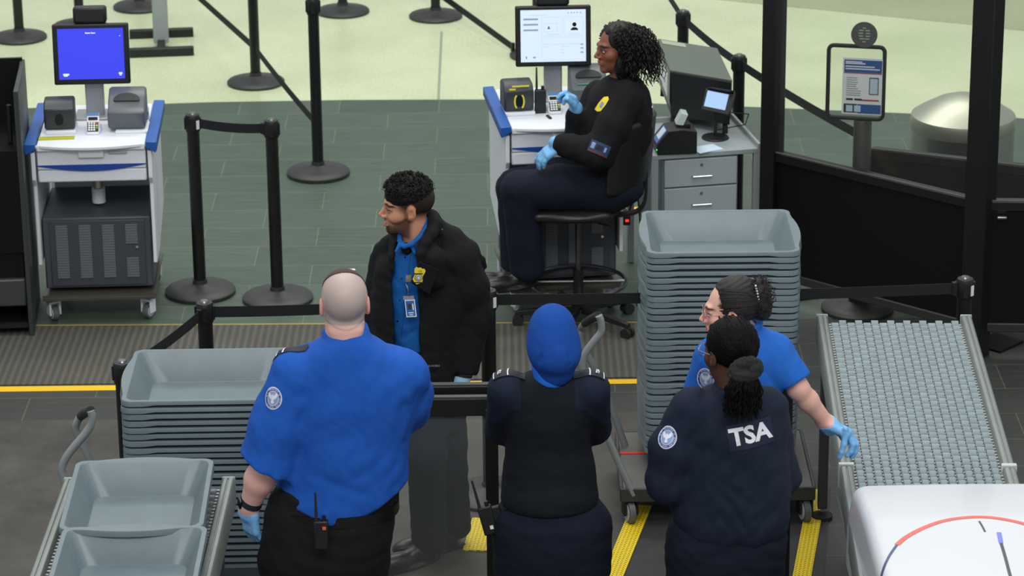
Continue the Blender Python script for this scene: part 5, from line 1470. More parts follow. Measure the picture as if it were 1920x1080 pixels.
        d = d+folds(p, .0075, 15, (1, 0, .8), 11)+folds(p, .0040, 34, (1, 0, -.5), 12)+folds(p, .0015, 70, (1, 0, .3), 13)
        # hem: lower in the middle
        return smax(d, (hemz(p[:, 0])-p[:, 2]), .006)
    hx = [YP(u, v, Y0-.1) for u, v in ((495, 925), (515, 945), (565, 962), (624, 985), (680, 972), (742, 940), (770, 925))]
    hxx = np.array([q.x for q in hx]); hzz = np.array([q.z for q in hx])
    hemz = lambda x: np.interp(x, hxx, hzz).astype(np.float32)
    lo, hi = bounds([shL, shR, elL, elR, YP(646, 610, Y0), YP(640, 990, Y0)], .17); 
    sh = sdf_obj('shirt', [(shirt, lo, hi, .0075)], ROYAL, P, off=off, sm=2)
    tr = [bvh_of(sh, off)]
    pel = lambda p: secs(p, pxs(Y0+.02, [(905, 520, 752, .16, .03), (945, 512, 744, .165, .03), (990, 498, 735, .165, .01), (1040, 484, 724, .165, .0), (1075, 485, 715, .15, .0)]), 2.3, cap=.02)
    sdf_obj('trousers', [(legs_fn((hipL, hipR), kn, an, .115, .088, .072, pel, .004, 21, .06), *bounds([hipL, hipR, an[0], an[1], YP(640, 900, Y0)], .2), .011)], BTROU, P, off=off)
    shoes(P, [(an[0].x, Y0-.05, 0), (an[1].x, Y0-.03, 0)], [98, 84], 1.05)
    # belt
    bl = MB(); Bs = pxs(Y0+.02, [(944, 508, 746, .172, .03)])[0]
    ring = [Vector((Bs[1]+(Bs[3]+.001)*math.copysign(abs(math.cos(a))**.87, math.cos(a)), Bs[2]+(Bs[4]+.001)*math.copysign(abs(math.sin(a))**.87, math.sin(a)), Bs[0]-.012-.02*(1 if math.sin(a) < 0 else 0)*0)) for a in [2*math.pi*k/48 for k in range(49)]]
    bl.strip(ring, (0, 0, .04), .006); bl.build('belt', mat('black_leather_belt', (16, 16, 17), .35), P, off=off)
    # glove and watch
    def gl(p):
        d = hand_fn(HL, .0016)(p); d = smin(d, cone(p, wrL+(wrL-elL).normalized()*-.005, wrL+(wrL-elL).normalized()*.03, .037, .033), .01)+folds(p, .0008, 160, None, 4)
        return smax(d, -((p-A(*wrL)) @ A(*(wrL-elL).normalized())+.004), .003)
    sdf_obj('glove', [(gl, *hand_bounds(HL, .04), .0035)], GLOVE, P, off=off)
    sdf_obj('glove', [(hand_fn(HR, .0016), *hand_bounds(HR), .005)], GLOVE, P, off=off)
    ax_ = (wrL-elL).normalized(); wc = wrL-ax_*.022; mb = MB(); u = ax_.orthogonal().normalized(); v_ = ax_.cross(u)
    rg = [wc+(u*math.cos(a)+v_*math.sin(a))*.039 for a in [2*math.pi*k/28 for k in range(29)]]
    mb.strip(rg, ax_*.024, .004); wt = mb.build('watch_band', mat('dark_watch_strap', (30, 38, 52), .5), P, off=off)
    T = frame_at(wc+Vector((-.038, -.012, 0)), (-1, -.3, 0), ax_); MB().box((0, 0, .002), (.034, .036, .012), T=T).build('watch_case', mat('gloss_black', (8, 8, 9), .12), wt, off=off, bevel=.004)
    emblem(P, tr, YP(510, 747, Y0-.1), (-.30, -.9, .28), .0345)
    # epaulette
    e0 = YP(545, 672, Y0+.0)
    ep = cloth_poly(P, tr, [(-.075, -.028), (.055, -.022), (.062, 0), (.055, .022), (-.075, .028)], YP(552, 668, Y0-.0), (-.25, .0, 1), mat('epaulette_navy', (16, 22, 34), .7), 'epaulette', .004, up=(.2, 1, .1))
    for dx in (-.055, -.028): cloth_poly(P, tr, [(dx-.003, -.027), (dx+.003, -.027), (dx+.003, .027), (dx-.003, .027)], YP(552, 668, Y0), (-.25, 0, 1), EMB_W, 'epaulette_bar', .006, up=(.2, 1, .1), rings=2)
    # radio on the belt
    q = YP(603, 985, Y0-.155)
    R1 = radio('two_way_radio', "black radio with an orange button on the belt of the buzz cut man", Matrix.Translation(q-Vector((0, .03, .075))), .9)
    MB().box((.012, -.018, .085), (.012, .006, .010)).build('orange_button', mat('orange_button', (225, 90, 60), .4), R1)
big_man()
# ------------------------------------------------------------------ 2: smiling man in the black jacket, facing left
def smiling_man():
    Y0 = 11.75
    g = YP(790, 560, Y0); P = thing('person', 'smiling bearded man facing left in an open black jacket over a blue shirt', 'person', (YP(820, 1030, Y0).x, Y0, 0)); off = P.location
    hc = YP(764, 388, Y0+.0); Rh = basis(192, 1, -4); hs = .965
    nb = YP(786, 470, Y0+.0)
    neck = ([tuple(hc+Vector((.018, .0, -.05))), tuple(nb)], [.054, .060])
    def scalp(q, col):
        x = np.abs(q[:, 0])
        fade = np.clip((q[:, 2]-(-.045+.55*np.clip(q[:, 1]+.03, 0, .2)))/.05, 0, 1)*np.clip((.062+.2*np.clip(q[:, 2]-.03, 0, .1)-q[:, 1])/.018, 0, 1)
        fade = fade*np.clip((np.sqrt(((q[:, 1]-.001)/.024)**2+((q[:, 2]-.0)/.036)**2)-.95)/.25+(x < .0735)*np.clip((.0745-x)*200, 0, 1), 0, 1)
        m_ = np.clip(fade*1.25, 0, .97)[:, None]; col = col*(1-m_)+L3((13, 10, 10))*m_
        sb = (np.exp(-((q[:, 1]-.020)/.008)**2)*(x > .05)*(np.abs(q[:, 2]) < .035)*.5)[:, None]
        return col*(1-sb)+L3((50, 36, 30))*sb
    pig = head_pig(hc, Rh, hs, (192, 138, 108), (165, 95, 85), (24, 18, 16), scalp=scalp, beard=.9, smile=1.0, blush=.3)
    hf = head_fn(hc, Rh, hs, smile=1.0, neck=neck, jaw=1.05, nose=.98)
    lo, hi = bounds([hc], .15); lo = (lo[0], lo[1], nb.z-.04)
    shL = YP(868, 486, Y0-.02); elL = YP(887, 592, Y0+.0); wrL = YP(868, 700, Y0-.06)
    shR = YP(716, 490, Y0-.18); elR = YP(705, 590, Y0-.12); wrR = YP(735, 668, Y0-.26)
    shR = YP(716, 490, Y0+.10); elR = YP(706, 590, Y0+.10); wrR = YP(716, 672, Y0+.0)
    # the chest is turned to the camera's left: far (right) shoulder is nearer the left edge
    HL = hand_joints(wrL, (-.12, .05, -1), (-.8, .5, 0), 'L', curls=(20, 24, 28, 30), thumb=(30, 15))
    HR = hand_joints(wrR, (-.2, -.1, -1), (.8, .3, 0), 'R', curls=(25, 30, 30, 30))
    x0 = YP(805, 700, Y0).x
    hip = [Vector((YP(792, 700, Y0).x, Y0-.02, .90)), Vector((YP(832, 700, Y0).x, Y0+.06, .90))]
    kn = [Vector((YP(800, 850, Y0-.06).x, Y0-.12, .50)), Vector((YP(838, 850, Y0).x, Y0+.04, .50))]
    an = [Vector((YP(806, 1020, Y0).x, Y0-.06, .09)), Vector((YP(850, 1020, Y0).x, Y0+.08, .09))]
    def body(p):
        d = ell(p, (g.x+.01, Y0+.03, g.z-.05), (.11, .075, .28))
        d = smin(d, chain(p, [shL, elL, wrL], [.05, .04, .028], .02), .04); d = smin(d, chain(p, [shR, elR, wrR], [.05, .04, .028], .02), .04)
        for i in (0, 1): d = smin(d, chain(p, [hip[i], kn[i], an[i]], [.08, .055, .038], .02), .04)
        return smin(d, cone(p, (nb.x, nb.y, nb.z-.1), tuple(hc+Vector((.02, 0, -.06))), .07, .045), .03)
    sdf_obj('body', [(hf, lo, hi, .0022), (hand_fn(HL), *hand_bounds(HL), .005), (hand_fn(HR), *hand_bounds(HR), .005), (body, *bounds([shL, shR, elL, elR, wrL, wrR, an[0], an[1], nb], .12), .016)], SKINM, P, off=off, pigment=pig)
    # hair: dense short curls, shorter sides
    HM_ = mat('black_curly_hair', (15, 12, 11), .6, spec=.3)
    def cap(p):
        q = (p-A(*hc)) @ Rh/hs
        d = ell(q, (0, -.004, .062), (.080, .098, .076))
        d = smax(d, -(q[:, 2]-.034+.30*(q[:, 1]-.02)), .015)
        return d+folds(p, .005, 150, None, 5, n=5)
    sdf_obj('hair', [(cap, (hc.x-.14, hc.y-.13, hc.z-.02), (hc.x+.14, hc.y+.13, hc.z+.19), .0035)], HM_, P, off=off)
    R_ = Matrix([[float(v) for v in r_] for r_ in Rh]); random.seed(12); mb = MB()
    for i in range(430):
        a = random.uniform(0, 2*math.pi); e = math.acos(random.uniform(.12, 1)); 
        dq = Vector((math.sin(e)*math.cos(a), math.sin(e)*math.sin(a), math.cos(e)))
        if dq.y > .93 and dq.z < .3: continue
        pq = Vector((0, -.004, .060))+Vector((dq.x*.080, dq.y*.098, dq.z*.078))
        if pq.z < .048-.30*(pq.y-.02): continue
        tg = dq.cross(Vector((random.uniform(-1, 1), random.uniform(-1, 1), random.uniform(-1, 1)))).normalized()
        pts = [pq-dq*.004, pq+dq*.006+tg*.004, pq+dq*.012+tg*.010, pq+dq*.013+tg*.018]
        ringlet(mb, [hc+(R_ @ q)*hs for q in pts], .0042, 1.6, .0021, ph=random.random()*6)
    mb.build('hair_curls', HM_, P, off=off)
    # shirt
    S2 = pxs(Y0, [(450, 756, 800, .065, .0), (475, 738, 826, .085, .0), (510, 726, 838, .105, 0), (560, 724, 840, .112, 0), (610, 726, 838, .112, 0), (655, 733, 836, .112, 0), (672, 740, 834, .11, 0)])
    fr = Matrix.Rotation(0, 3, 'Z')
    def shirt(p):
        d = secs(p, S2, 2.2, cap=.02)+folds(p, .003, 24, (.2, 0, 1), 3)+folds(p, .002, 50, (1, 0, .6), 5)
        for (a_, b_, w_, am) in (((742, 640), (790, 610), .014, .006), ((740, 560), (785, 545), .02, .004), ((770, 620), (795, 640), .014, .006)): d = d+crease(p, YP(*a_, Y0-.1), YP(*b_, Y0-.1), w_, am)
        neckhole = cone(p, tuple(YP(768, 456, Y0-.03)), tuple(YP(778, 412, Y0-.01)), .038, .054)
        ring = [YP(u, v, Y0+dy) for u, v, dy in ((797, 400, .05), (803, 412, .0), (797, 430, -.05), (786, 446, -.085), (772, 458, -.105), (758, 462, -.10), (749, 452, -.06), (749, 436, .0), (760, 416, .05), (780, 402, .07), (797, 400, .05))]
        d = smin(d, chain(p, [YP(783, 440, Y0+.03), YP(792, 470, Y0+.02)], [.036, .045], .02), .02)
        d = smin(smax(d, -neckhole, .006), chain(p, ring, [.0105]*11, .006), .010)
        for (a_, b_) in (((750, 458), (742, 472)), ((773, 462), (778, 476))): d = smin(d, cone(p, YP(*a_, Y0-.095), YP(*b_, Y0-.112), .010, .006), .006)
        return d
    lo, hi = bounds([YP(795, 395, Y0), YP(795, 675, Y0), YP(725, 500, Y0), YP(865, 500, Y0)], .14)
    sh = sdf_obj('shirt', [(shirt, lo, hi, .005)], fabric('shirt_blue', (20, 92, 166)), P, off=off, sm=1)
    # dark undershirt at the collar
    sdf_obj('undershirt', [(lambda p: ell(p, tuple(YP(762, 466, Y0-.072)), (.022, .020, .026)), *bounds([YP(762, 466, Y0-.072)], .045), .005)], BLK, P, off=off)
    # jacket
    SJ = pxs(Y0+.02, [(470, 722, 862, .105, .0), (485, 706, 880, .125, 0), (520, 700, 892, .145, 0), (570, 696, 888, .155, 0), (630, 696, 872, .168, 0), (670, 702, 866, .182, 0), (700, 712, 862, .188, 0), (716, 720, 860, .18, 0)])
    zl = lambda v: YP(770, v, Y0-.15).z
    zs = np.array([zl(v) for v in (715, 645, 560, 490, 440, 400)]); xl_ = np.array([YP(u, v, Y0-.15).x for u, v in ((742, 715), (738, 645), (734, 560), (737, 490), (752, 440), (748, 400))]); xr_ = np.array([YP(u, v, Y0-.15).x for u, v in ((792, 715), (787, 645), (786, 560), (780, 520), (784, 450), (776, 400))])
    def jacket(p):
        d = secs(p, SJ, 2.25, cap=.025)
        aL = chain(p, [shL+Vector((-.025, 0, .0)), shL.lerp(elL, .5), elL, wrL+(elL-wrL)*.12], [.083, .080, .074, .060], .03)
        aR = chain(p, [shR+Vector((.03, 0, .0)), elR, wrR+(elR-wrR)*.1], [.080, .068, .055], .03)
        cuff = cone(p, elL.lerp(wrL, .78), elL.lerp(wrL, .99), .050, .044)
        aL = smin(aL, cuff, .012); aL = smax(aL, (p-A(*elL.lerp(wrL, .99))) @ A(*(wrL-elL).normalized()), .004)
        d = smin(d, smin(aL, aR, .01), .022)
        # open front: hollow shell with a gap over the shirt
        inner = secs(p, S2, 2.2)-.006
        hol = smax(inner, -(p[:, 2]-1e3), .01)
        d = smax(d, -inner, .008)
        zz = p[:, 2]; o_ = np.argsort(zs); xa = np.interp(zz, zs[o_], xl_[o_]); xb = np.interp(zz, zs[o_], xr_[o_])
        gap = smax(smax(xa-p[:, 0], p[:, 0]-xb, .004), p[:, 1]-(Y0-.02), .01)
        d = smax(d, -gap, .010)
        nh = cone(p, tuple(YP(766, 480, Y0-.03)), tuple(YP(774, 400, Y0+.0)), .054, .064); d = smax(d, -nh, .01)
        d = smin(d, chain(p, [YP(802, 464, Y0-.07), YP(813, 486, Y0-.10), YP(812, 525, Y0-.11)], [.036, .046, .042], .02), .02)
        # stand-up collar folded over, and the two lapel edges
        near = [YP(u, v, Y0+dy) for u, v, dy in ((779, 402, .09), (797, 397, .075), (811, 404, .03), (815, 420, -.03), (808, 438, -.075), (797, 455, -.11), (788, 476, -.135), (787, 500, -.145))]
        d = smin(d, chain(p, near, [.012, .017, .020, .022, .023, .021, .015, .009], .01), .012)
        d = smin(d, chain(p, [YP(812, 428, Y0+.01), YP(845, 452, Y0), YP(868, 470, Y0)], [.045, .052, .05], .03), .03)
        far_ = [YP(u, v, Y0+dy) for u, v, dy in ((752, 426, .06), (743, 438, .0), (736, 455, -.06), (735, 480, -.10), (735, 505, -.11))]
        d = smin(d, chain(p, far_, [.012, .014, .014, .011, .008], .01), .012)
        d = smin(d, chain(p, [YP(742, 452, Y0+.04), YP(722, 470, Y0+.06)], [.04, .045], .03), .03)
        # shoulder cape and back flap
        d = smin(d, chain(p, [YP(880, 470, Y0), YP(903, 486, Y0+.03), YP(911, 500, Y0+.03)], [.03, .012, .006], .01), .02)
        # hanging lapel flap with the badge
        J = lambda u, v, y=Y0-.15: YP(u, v, y)
        for a_, b_, w_, am in (((862, 470), (846, 560), .014, .007), ((846, 560), (850, 690), .012, .009), ((800, 540), (842, 640), .016, .006), ((812, 600), (838, 690), .02, .006), ((865, 620), (900, 605), .012, .007), ((862, 645), (898, 640), .012, .007), ((868, 590), (905, 570), .012, .004), ((712, 520), (708, 640), .014, .006), ((727, 480), (722, 690), .010, .005), ((800, 700), (850, 695), .01, .005)):
            d = d+crease(p, J(*a_), J(*b_), w_, am)
        return d+folds(p, .0050, 20, (1, 0, -.7), 31)+folds(p, .0028, 48, (1, 0, .6), 32)
    lo, hi = bounds([shL, shR, elL, elR, wrL, wrR, YP(800, 400, Y0), YP(790, 715, Y0), YP(912, 500, Y0)], .13)
    jk = sdf_obj('jacket', [(jacket, lo, hi, .0058)], BLK, P, off=off, sm=1)
    tr = [bvh_of(jk, off)]
    J = lambda u, v: YP(u, v, Y0-.22)
    # lapel flap
    fl_ = [YP(*q, Y0-.185) for q in ((786, 490), (822, 505), (806, 553), (770, 530))]; nrm = CAMDIR*.006
    mb = MB(); mb.hexa([q for q in fl_]+[q+nrm for q in fl_]); lp_ = mb.build('lapel_flap', BLK, P, off=off, bevel=.003)
    def flat(poly, c, M_, name, par, lift, thick=.0015):
        T = frame_at(YP(*c, Y0-.185)+Vector((0, -1, 0))*lift, Vector((0, -1, 0))); mb = MB(); mb.prism(poly, 0, thick, T=T); return mb.build(name, M_, par, off=off)
    s_ = 1/492
    bp = [(0, 18), (4, 16), (8, 17), (11, 13), (10, 7), (8, 2), (9, -4), (10, -9), (6, -14), (0, -18), (-6, -14), (-10, -9), (-9, -4), (-8, 2), (-10, 7), (-11, 13), (-8, 17), (-4, 16)]
    bp = [(x*.97+y*.24, y*.97-x*.24) for x, y in bp]
    bd = flat([(x*s_, y*s_) for x, y in bp], (785, 516), EMB_Y, 'yellow_badge', P, .008)
    circ = lambda r_, cx=0, cy=0: [(cx+r_*math.cos(2*math.pi*k/20), cy+r_*math.sin(2*math.pi*k/20)) for k in range(20)]
    flat(circ(7.5*s_), (785, 519), EMB_K, 'badge_ring', bd, .0098); flat(circ(6.4*s_), (785, 519), EMB_Y, 'badge_band', bd, .0112); flat(circ(5*s_), (785, 519), EMB_P, 'badge_seal', bd, .0126); flat(circ(2.6*s_), (785, 519), EMB_W, 'badge_seal_centre', bd, .014)
    vs, fs = text_mesh('US', 6*s_); mb = MB(); mb.add(vs, fs, frame_at(YP(788, 507, Y0-.185)+Vector((0, -.0105, 0)), Vector((0, -1, 0)))); mb.build('badge_letters', EMB_K, bd, off=off)
    for yy in (511.5, 528): flat([(-8*s_, -1*s_), (8*s_, -1*s_), (9*s_, 1*s_), (-9*s_, 1*s_)], (785, yy), EMB_K, 'badge_scroll', bd, .0098)
    # shirt details
    ts = [bvh_of(sh, off)]
    pl = MB(); pk = [J(768, 470), J(764, 510), J(759, 560), J(753, 610), J(750, 640)]
    pl.strip(pk, (.002, 0, 0), .003)
    for i, (u, v) in enumerate(((757, 482), (751, 522), (747, 563), (743, 603))):
        T = frame_at(J(u, v), CAMDIR); mb = MB(); disc(mb, .0003, .0042, T, 14, 2, 1); project(mb, ts, tuple(-CAMDIR), .002, .25); mb.build('button', mat('dark_button', (15, 25, 50), .3), P, off=off)
    for nm, pts in (('placket', [(768, 470), (764, 510), (759, 560), (753, 610), (750, 636)]),):
        mb = MB(); c_ = catmull([J(u, v) for u, v in pts], 6); vs = []; fs = []
        for q in c_: vs += [q-Vector((.001, 0, 0)), q+Vector((.001, 0, 0))]
        for i in range(len(c_)-1): fs.append((2*i, 2*i+1, 2*i+3, 2*i+2))
        mb.add(vs, fs); project(mb, ts, tuple(-CAMDIR), .0015, .25); mb.build('placket_seam', mat('seam_blue', (12, 50, 110), .8), P, off=off)
    sn = MB(); T = frame_at(YP(829, 430, Y0-.05)+CAMDIR*.05, CAMDIR+Vector((.2, 0, .5))); disc(sn, .0003, .0036, T, 14, 2, 1); project(sn, tr, tuple(-CAMDIR), .002, .25); sn.build('snap_button', mat('dark_chrome', (110, 110, 112), .25, metal=.9), P, off=off)
    # jacket logo
    cloth_text(P, tr, 'G-WORX', J(813, 687), tuple(CAMDIR), .011, mat('logo_grey', (150, 150, 150), .6), 'jacket_logo')
    # badge card on a clip
    cr = thing('id_card', 'blue and white identity card in a clear holder hanging on the blue shirt', 'identity card', YP(770, 578, Y0-.155)); co = cr.location
    T = frame_at(YP(770, 578, Y0-.16), CAMDIR+Vector((-.2, 0, -.25)), (-.12, 0, 1))
    MB().box((0, 0, 0), (.042, .072, .002), T=T).build('card', PAPER, cr, off=co)
    MB().box((0, .0, .0016), (.034, .062, .001), T=T).build('blue_print', mat('card_blue', (40, 105, 175), .5), cr, off=co)
    MB().box((-.003, .008, .0025), (.015, .022, .001), T=T).build('portrait', mat('card_dark', (60, 55, 55), .5), cr, off=co)
    mb = MB(); mb.box((.011, .006, .0025), (.005, .026, .001), T=T); mb.box((0, -.018, .0025), (.022, .004, .001), T=T); mb.box((0, -.026, .0025), (.016, .003, .001), T=T); mb.build('card_print', PAPER, cr, off=co)
    MB().box((-.003, .044, .001), (.044, .014, .003), T=T).build('holder_top', mat('clear_grey', (150, 140, 160), .3), cr, off=co)
    MB().tube([T @ Vector((0, .05, .001)), T @ Vector((.0, .075, .004)), T @ Vector((-.006, .10, .0))], .003, 8).build('clip', CHROME, cr, off=co)
    np_ = cloth_poly(P, ts, [(-.012, -.014), (.010, -.014), (.012, .014), (-.010, .014)], J(764, 522), tuple(CAMDIR), mat('name_pin', (140, 130, 110), .3, metal=.6), 'name_pin', .004)
    # trousers, belt, shoes, gloves
    pel = lambda p: secs(p, pxs(Y0, [(645, 735, 866, .12, .0), (700, 742, 864, .125, .0), (760, 758, 862, .12, 0), (800, 765, 860, .10, 0)]), 2.2, cap=.02)
    sdf_obj('trousers', [(legs_fn(hip, kn, an, .092, .078, .072, pel, .004, 41, .05), *bounds([hip[0], hip[1], an[0], an[1], YP(800, 640, Y0)], .17), .010)], NTROU, P, off=off)
    shoes(P, [(an[0].x, Y0-.06, 0), (an[1].x, Y0+.06, 0)], [215, 200], 1.0)
    mb = MB(); c_ = YP(800, 650, Y0); mb.strip([c_+Vector((.142*math.cos(a), .132*math.sin(a), -.012)) for a in [2*math.pi*k/40 for k in range(41)]], (0, 0, .036), .005); mb.build('belt', mat('black_leather_belt', (16, 16, 17), .35), P, off=off)
    ax_ = (wrL-elL).normalized()
    def gl(p): return smax(smin(hand_fn(HL, .002)(p), cone(p, wrL-ax_*.01, wrL+ax_*.03, .036, .034), .01)+folds(p, .0008, 160, None, 4), -((p-A(*wrL)) @ A(*ax_)+.004), .003)
    g_ = sdf_obj('glove', [(gl, *hand_bounds(HL, .04), .0035)], mat('pale_glove', (158, 208, 240), .42, bump=.25, bscale=70), P, off=off)
    u = ax_.orthogonal().normalized(); v_ = ax_.cross(u); mb = MB(); mb.strip([wrL+ax_*.008+(u*math.cos(a)+v_*math.sin(a))*.0385 for a in [2*math.pi*k/24 for k in range(25)]], ax_*.008, .003); mb.build('dark_cuff_band', BLACK, g_, off=off)
    sdf_obj('glove', [(hand_fn(HR, .002), *hand_bounds(HR), .005)], GLOVE, P, off=off)
smiling_man()

# ------------------------------------------------------------------ 3: woman in a blue headscarf seen from behind
def scarf_woman():
    Y0 = 10.15
    P = thing('person', 'woman in a royal blue headscarf and dark knitted sweater, seen from behind', 'person', (YP(1036, 900, Y0).x, Y0, 0)); off = P.location
    hc = YP(1036, 638, Y0+.03); Rh = basis(92, -8); hs = .98
    nb = YP(1038, 702, Y0+.0)
    pig = head_pig(hc, Rh, hs, (200, 150, 125), (170, 100, 95), (40, 30, 28))
    shL = YP(952, 732, Y0); elL = YP(944, 800, Y0+.12); wrL = YP(1000, 812, Y0+.30)
    shR = YP(1106, 732, Y0); elR = YP(1112, 800, Y0+.12); wrR = YP(1060, 812, Y0+.30)
    HL = hand_joints(wrL, (1, .1, .1), (.1, -1, 0), 'L', curls=(25, 25, 25, 25)); HR = hand_joints(wrR, (-1, .1, 0), (-.1, -1, 0), 'R', curls=(25, 25, 25, 25))
    hip = [YP(985, 985, Y0+.02), YP(1085, 985, Y0+.02)]; kn = [Vector((hip[0].x-.01, Y0+.04, .47)), Vector((hip[1].x+.01, Y0+.04, .47))]; an = [Vector((hip[0].x-.02, Y0, .09)), Vector((hip[1].x+.02, Y0, .09))]
    def body(p):
        c_ = YP(1030, 850, Y0); d = ell(p, (c_.x, Y0+.02, c_.z), (.14, .10, .30))
        d = smin(d, chain(p, [shL, elL, wrL], [.045, .04, .028], .02), .04); d = smin(d, chain(p, [shR, elR, wrR], [.045, .04, .028], .02), .04)
        for i in (0, 1): d = smin(d, chain(p, [hip[i], kn[i], an[i]], [.08, .055, .038], .02), .04)
        return smin(d, cone(p, (nb.x, nb.y, nb.z-.1), tuple(hc-Vector((0, 0, .06))), .06, .045), .03)
    lo, hi = bounds([hc], .145)
    sdf_obj('body', [(head_fn(hc, Rh, hs, fem=1), lo, hi, .004), (hand_fn(HL), *hand_bounds(HL), .005), (hand_fn(HR), *hand_bounds(HR), .005), (body, *bounds([shL, shR, elL, elR, wrL, wrR, an[0], an[1], hc-Vector((0, 0, .08))], .12), .016)], SKINM, P, off=off, pigment=pig)
    def scarf(p):
        q = (p-A(*hc)) @ Rh
        d = ell(q, (0, -.006, .020), (.088, .110, .112))
        d = smin(d, ell(p, tuple(YP(1041, 664, Y0-.02)), (.087, .094, .074)), .05); d = smin(d, cone(p, tuple(YP(1042, 662, Y0-.01)), tuple(YP(1040, 690, Y0-.005)), .076, .070), .02)
        face = ell(q, (0, .12, -.02), (.055, .05, .085)); d = smax(d, -face, .01)
        for a_, b_, w_, am in (((1058, 596), (1074, 680), .016, .004), ((1070, 610), (1068, 690), .010, .005), ((1012, 672), (1000, 690), .010, .008), ((1018, 665), (1004, 684), .006, .006), ((1024, 675), (1070, 668), .012, .004), ((1005, 640), (1018, 680), .014, .004), ((1040, 650), (1078, 640), .014, .003), ((1030, 690), (1074, 682), .008, .004)):
            d = d+crease(p, YP(*a_, Y0-.09), YP(*b_, Y0-.09), w_, am)
        return d+folds(p, .0014, 40, (1, 0, .9), 8)
    lo2, hi2 = bounds([hc, YP(1040, 700, Y0)], .145)
    sdf_obj('headscarf', [(scarf, lo2, hi2, .004)], mat('headscarf_blue', (22, 70, 150), .9, bump=.4, bscale=500, spec=.2), P, off=off)
    sdf_obj('under_scarf', [(lambda p: cone(p, tuple(YP(1026, 684, Y0-.008)), tuple(YP(1032, 704, Y0-.006)), .056, .058)+folds(p, .001, 60, (1, 0, .5), 2), *bounds([YP(1030, 695, Y0)], .11), .005)], mat('underscarf_blue', (20, 112, 224), .85), P, off=off)
    S3 = pxs(Y0+.02, [(700, 992, 1076, .07, 0), (712, 962, 1104, .085, 0), (735, 944, 1118, .105, 0), (780, 946, 1112, .125, .01), (830, 950, 1104, .125, .02), (862, 946, 1114, .135, .02), (892, 942, 1118, .14, .02), (915, 940, 1120, .150, .01), (930, 938, 1122, .152, 0.01), (944, 940, 1120, .150, 0.01)])
    def sleeves(p, gr=0.0):
        a = smin(chain(p, [shL, elL, wrL], [.072, .062, .045], .02), chain(p, [shR, elR, wrR], [.072, .062, .045], .02), .01)
        return a-gr
    def sweater(p):
        d = smin(secs(p, S3, 2.2, cap=.02), sleeves(p), .02)
        for a_, b_, w_, am in (((950, 800), (935, 785), .012, .008), ((945, 866), (1112, 870), .011, .019), ((942, 886), (1116, 896), .011, .018), ((944, 902), (1004, 916), .010, .014), ((1060, 914), (1118, 904), .010, .012), ((960, 845), (1090, 852), .014, .004), ((975, 800), (1090, 806), .02, .003), ((1105, 790), (1060, 830), .014, .004), ((952, 815), (990, 830), .012, .005), ((955, 918), (1100, 922), .008, .004)):
            d = d+crease(p, YP(*a_, Y0-.12), YP(*b_, Y0-.12), w_, am)
        d = d+folds(p, .0020, 24, (0, 0, 1), 51)+folds(p, .0012, 60, (.4, 0, 1), 52)
        nh = cone(p, tuple(nb+Vector((0, 0, -.03))), tuple(nb+Vector((0, 0, .08))), .060, .080); return smax(d, -nh, .006)
    def yoke(P_):
        # navy woven panels over the shoulders and sleeves; the rest is knit
        dl_ = sleeves(P_)
        xL = YP(976, 740, Y0).x; xR = YP(1078, 740, Y0).x; zt_ = YP(1030, 778, Y0-.1).z
        return ((P_[:, 0] < xL) & (P_[:, 2] > zt_-1.4*np.clip(xL-.035-P_[:, 0], 0, .1)+.25*np.clip(P_[:, 0]-xL+.03, 0, .1))) | ((P_[:, 0] > xR) & (P_[:, 2] > zt_-1.4*np.clip(P_[:, 0]-xR-.035, 0, .1)+.25*np.clip(xR+.03-P_[:, 0], 0, .1))) | ((dl_ < .015) & (P_[:, 1] > Y0+.07))
    lo, hi = bounds([shL, shR, elL, elR, wrL, wrR, YP(1036, 695, Y0), YP(1030, 945, Y0)], .17)
    sw = sdf_obj('sweater', [(sweater, lo, hi, .006)], [KNIT, NAVY], P, off=off, matfn=yoke, sm=1)
    tr = [bvh_of(sw, off)]
    for (u, v, n_, sg) in ((950, 706, (-.35, -.25, 1), -1), (1107, 708, (.35, -.25, 1), 1)):
        c_ = YP(u, v, Y0+.0)
        ep = cloth_poly(P, tr, [(-.062*sg, -.026), (.045*sg, -.030), (.050*sg, .030), (-.062*sg, .024)], c_, n_, mat('epaulette_navy', (16, 22, 34), .7), 'epaulette', .006, up=(0, 1, .2))
        for dx in (-.012, .040): cloth_poly(P, tr, [((dx-.002)*sg, -.028), ((dx+.002)*sg, -.028), ((dx+.002)*sg, .028), ((dx-.002)*sg, .028)], c_, n_, EMB_W, 'epaulette_bar', .008, up=(0, 1, .2), rings=2)
        T = frame_at(c_, n_, (0, 1, .2)); vs, fs = text_mesh('TSA', .018, bold=.0006); mb = MB()
        mb.add(vs, fs, T @ Matrix.Translation((.016*sg, 0, 0)) @ Matrix.Rotation(math.radians(90)-.1, 4, 'Z'))
        project(mb, tr, tuple(-x for x in Vector(n_)), .009, .25); mb.build('epaulette_lettering', EMB_W, P, off=off, smooth=False)
    pel = lambda p: secs(p, pxs(Y0+.02, [(905, 968, 1092, .10, 0), (935, 950, 1110, .122, 0), (970, 931, 1138, .15, 0), (1020, 930, 1141, .155, 0), (1075, 934, 1138, .14, 0)]), 2.3, cap=.02)
    def lf_(p):
        d = legs_fn(hip, kn, an, .112, .086, .075, pel, .003, 61, .05)(p)
        d = d+crease(p, YP(1032, 1000, Y0-.15), YP(1032, 1110, Y0-.15), .012, .010)+crease(p, YP(950, 975, Y0-.15), YP(1010, 985, Y0-.15), .012, .003)
        return d
    tro = sdf_obj('trousers', [(lf_, *bounds([hip[0], hip[1], an[0], an[1], YP(1030, 900, Y0)], .18), .009)], NTROU, P, off=off)
    tt = [bvh_of(tro, off)]
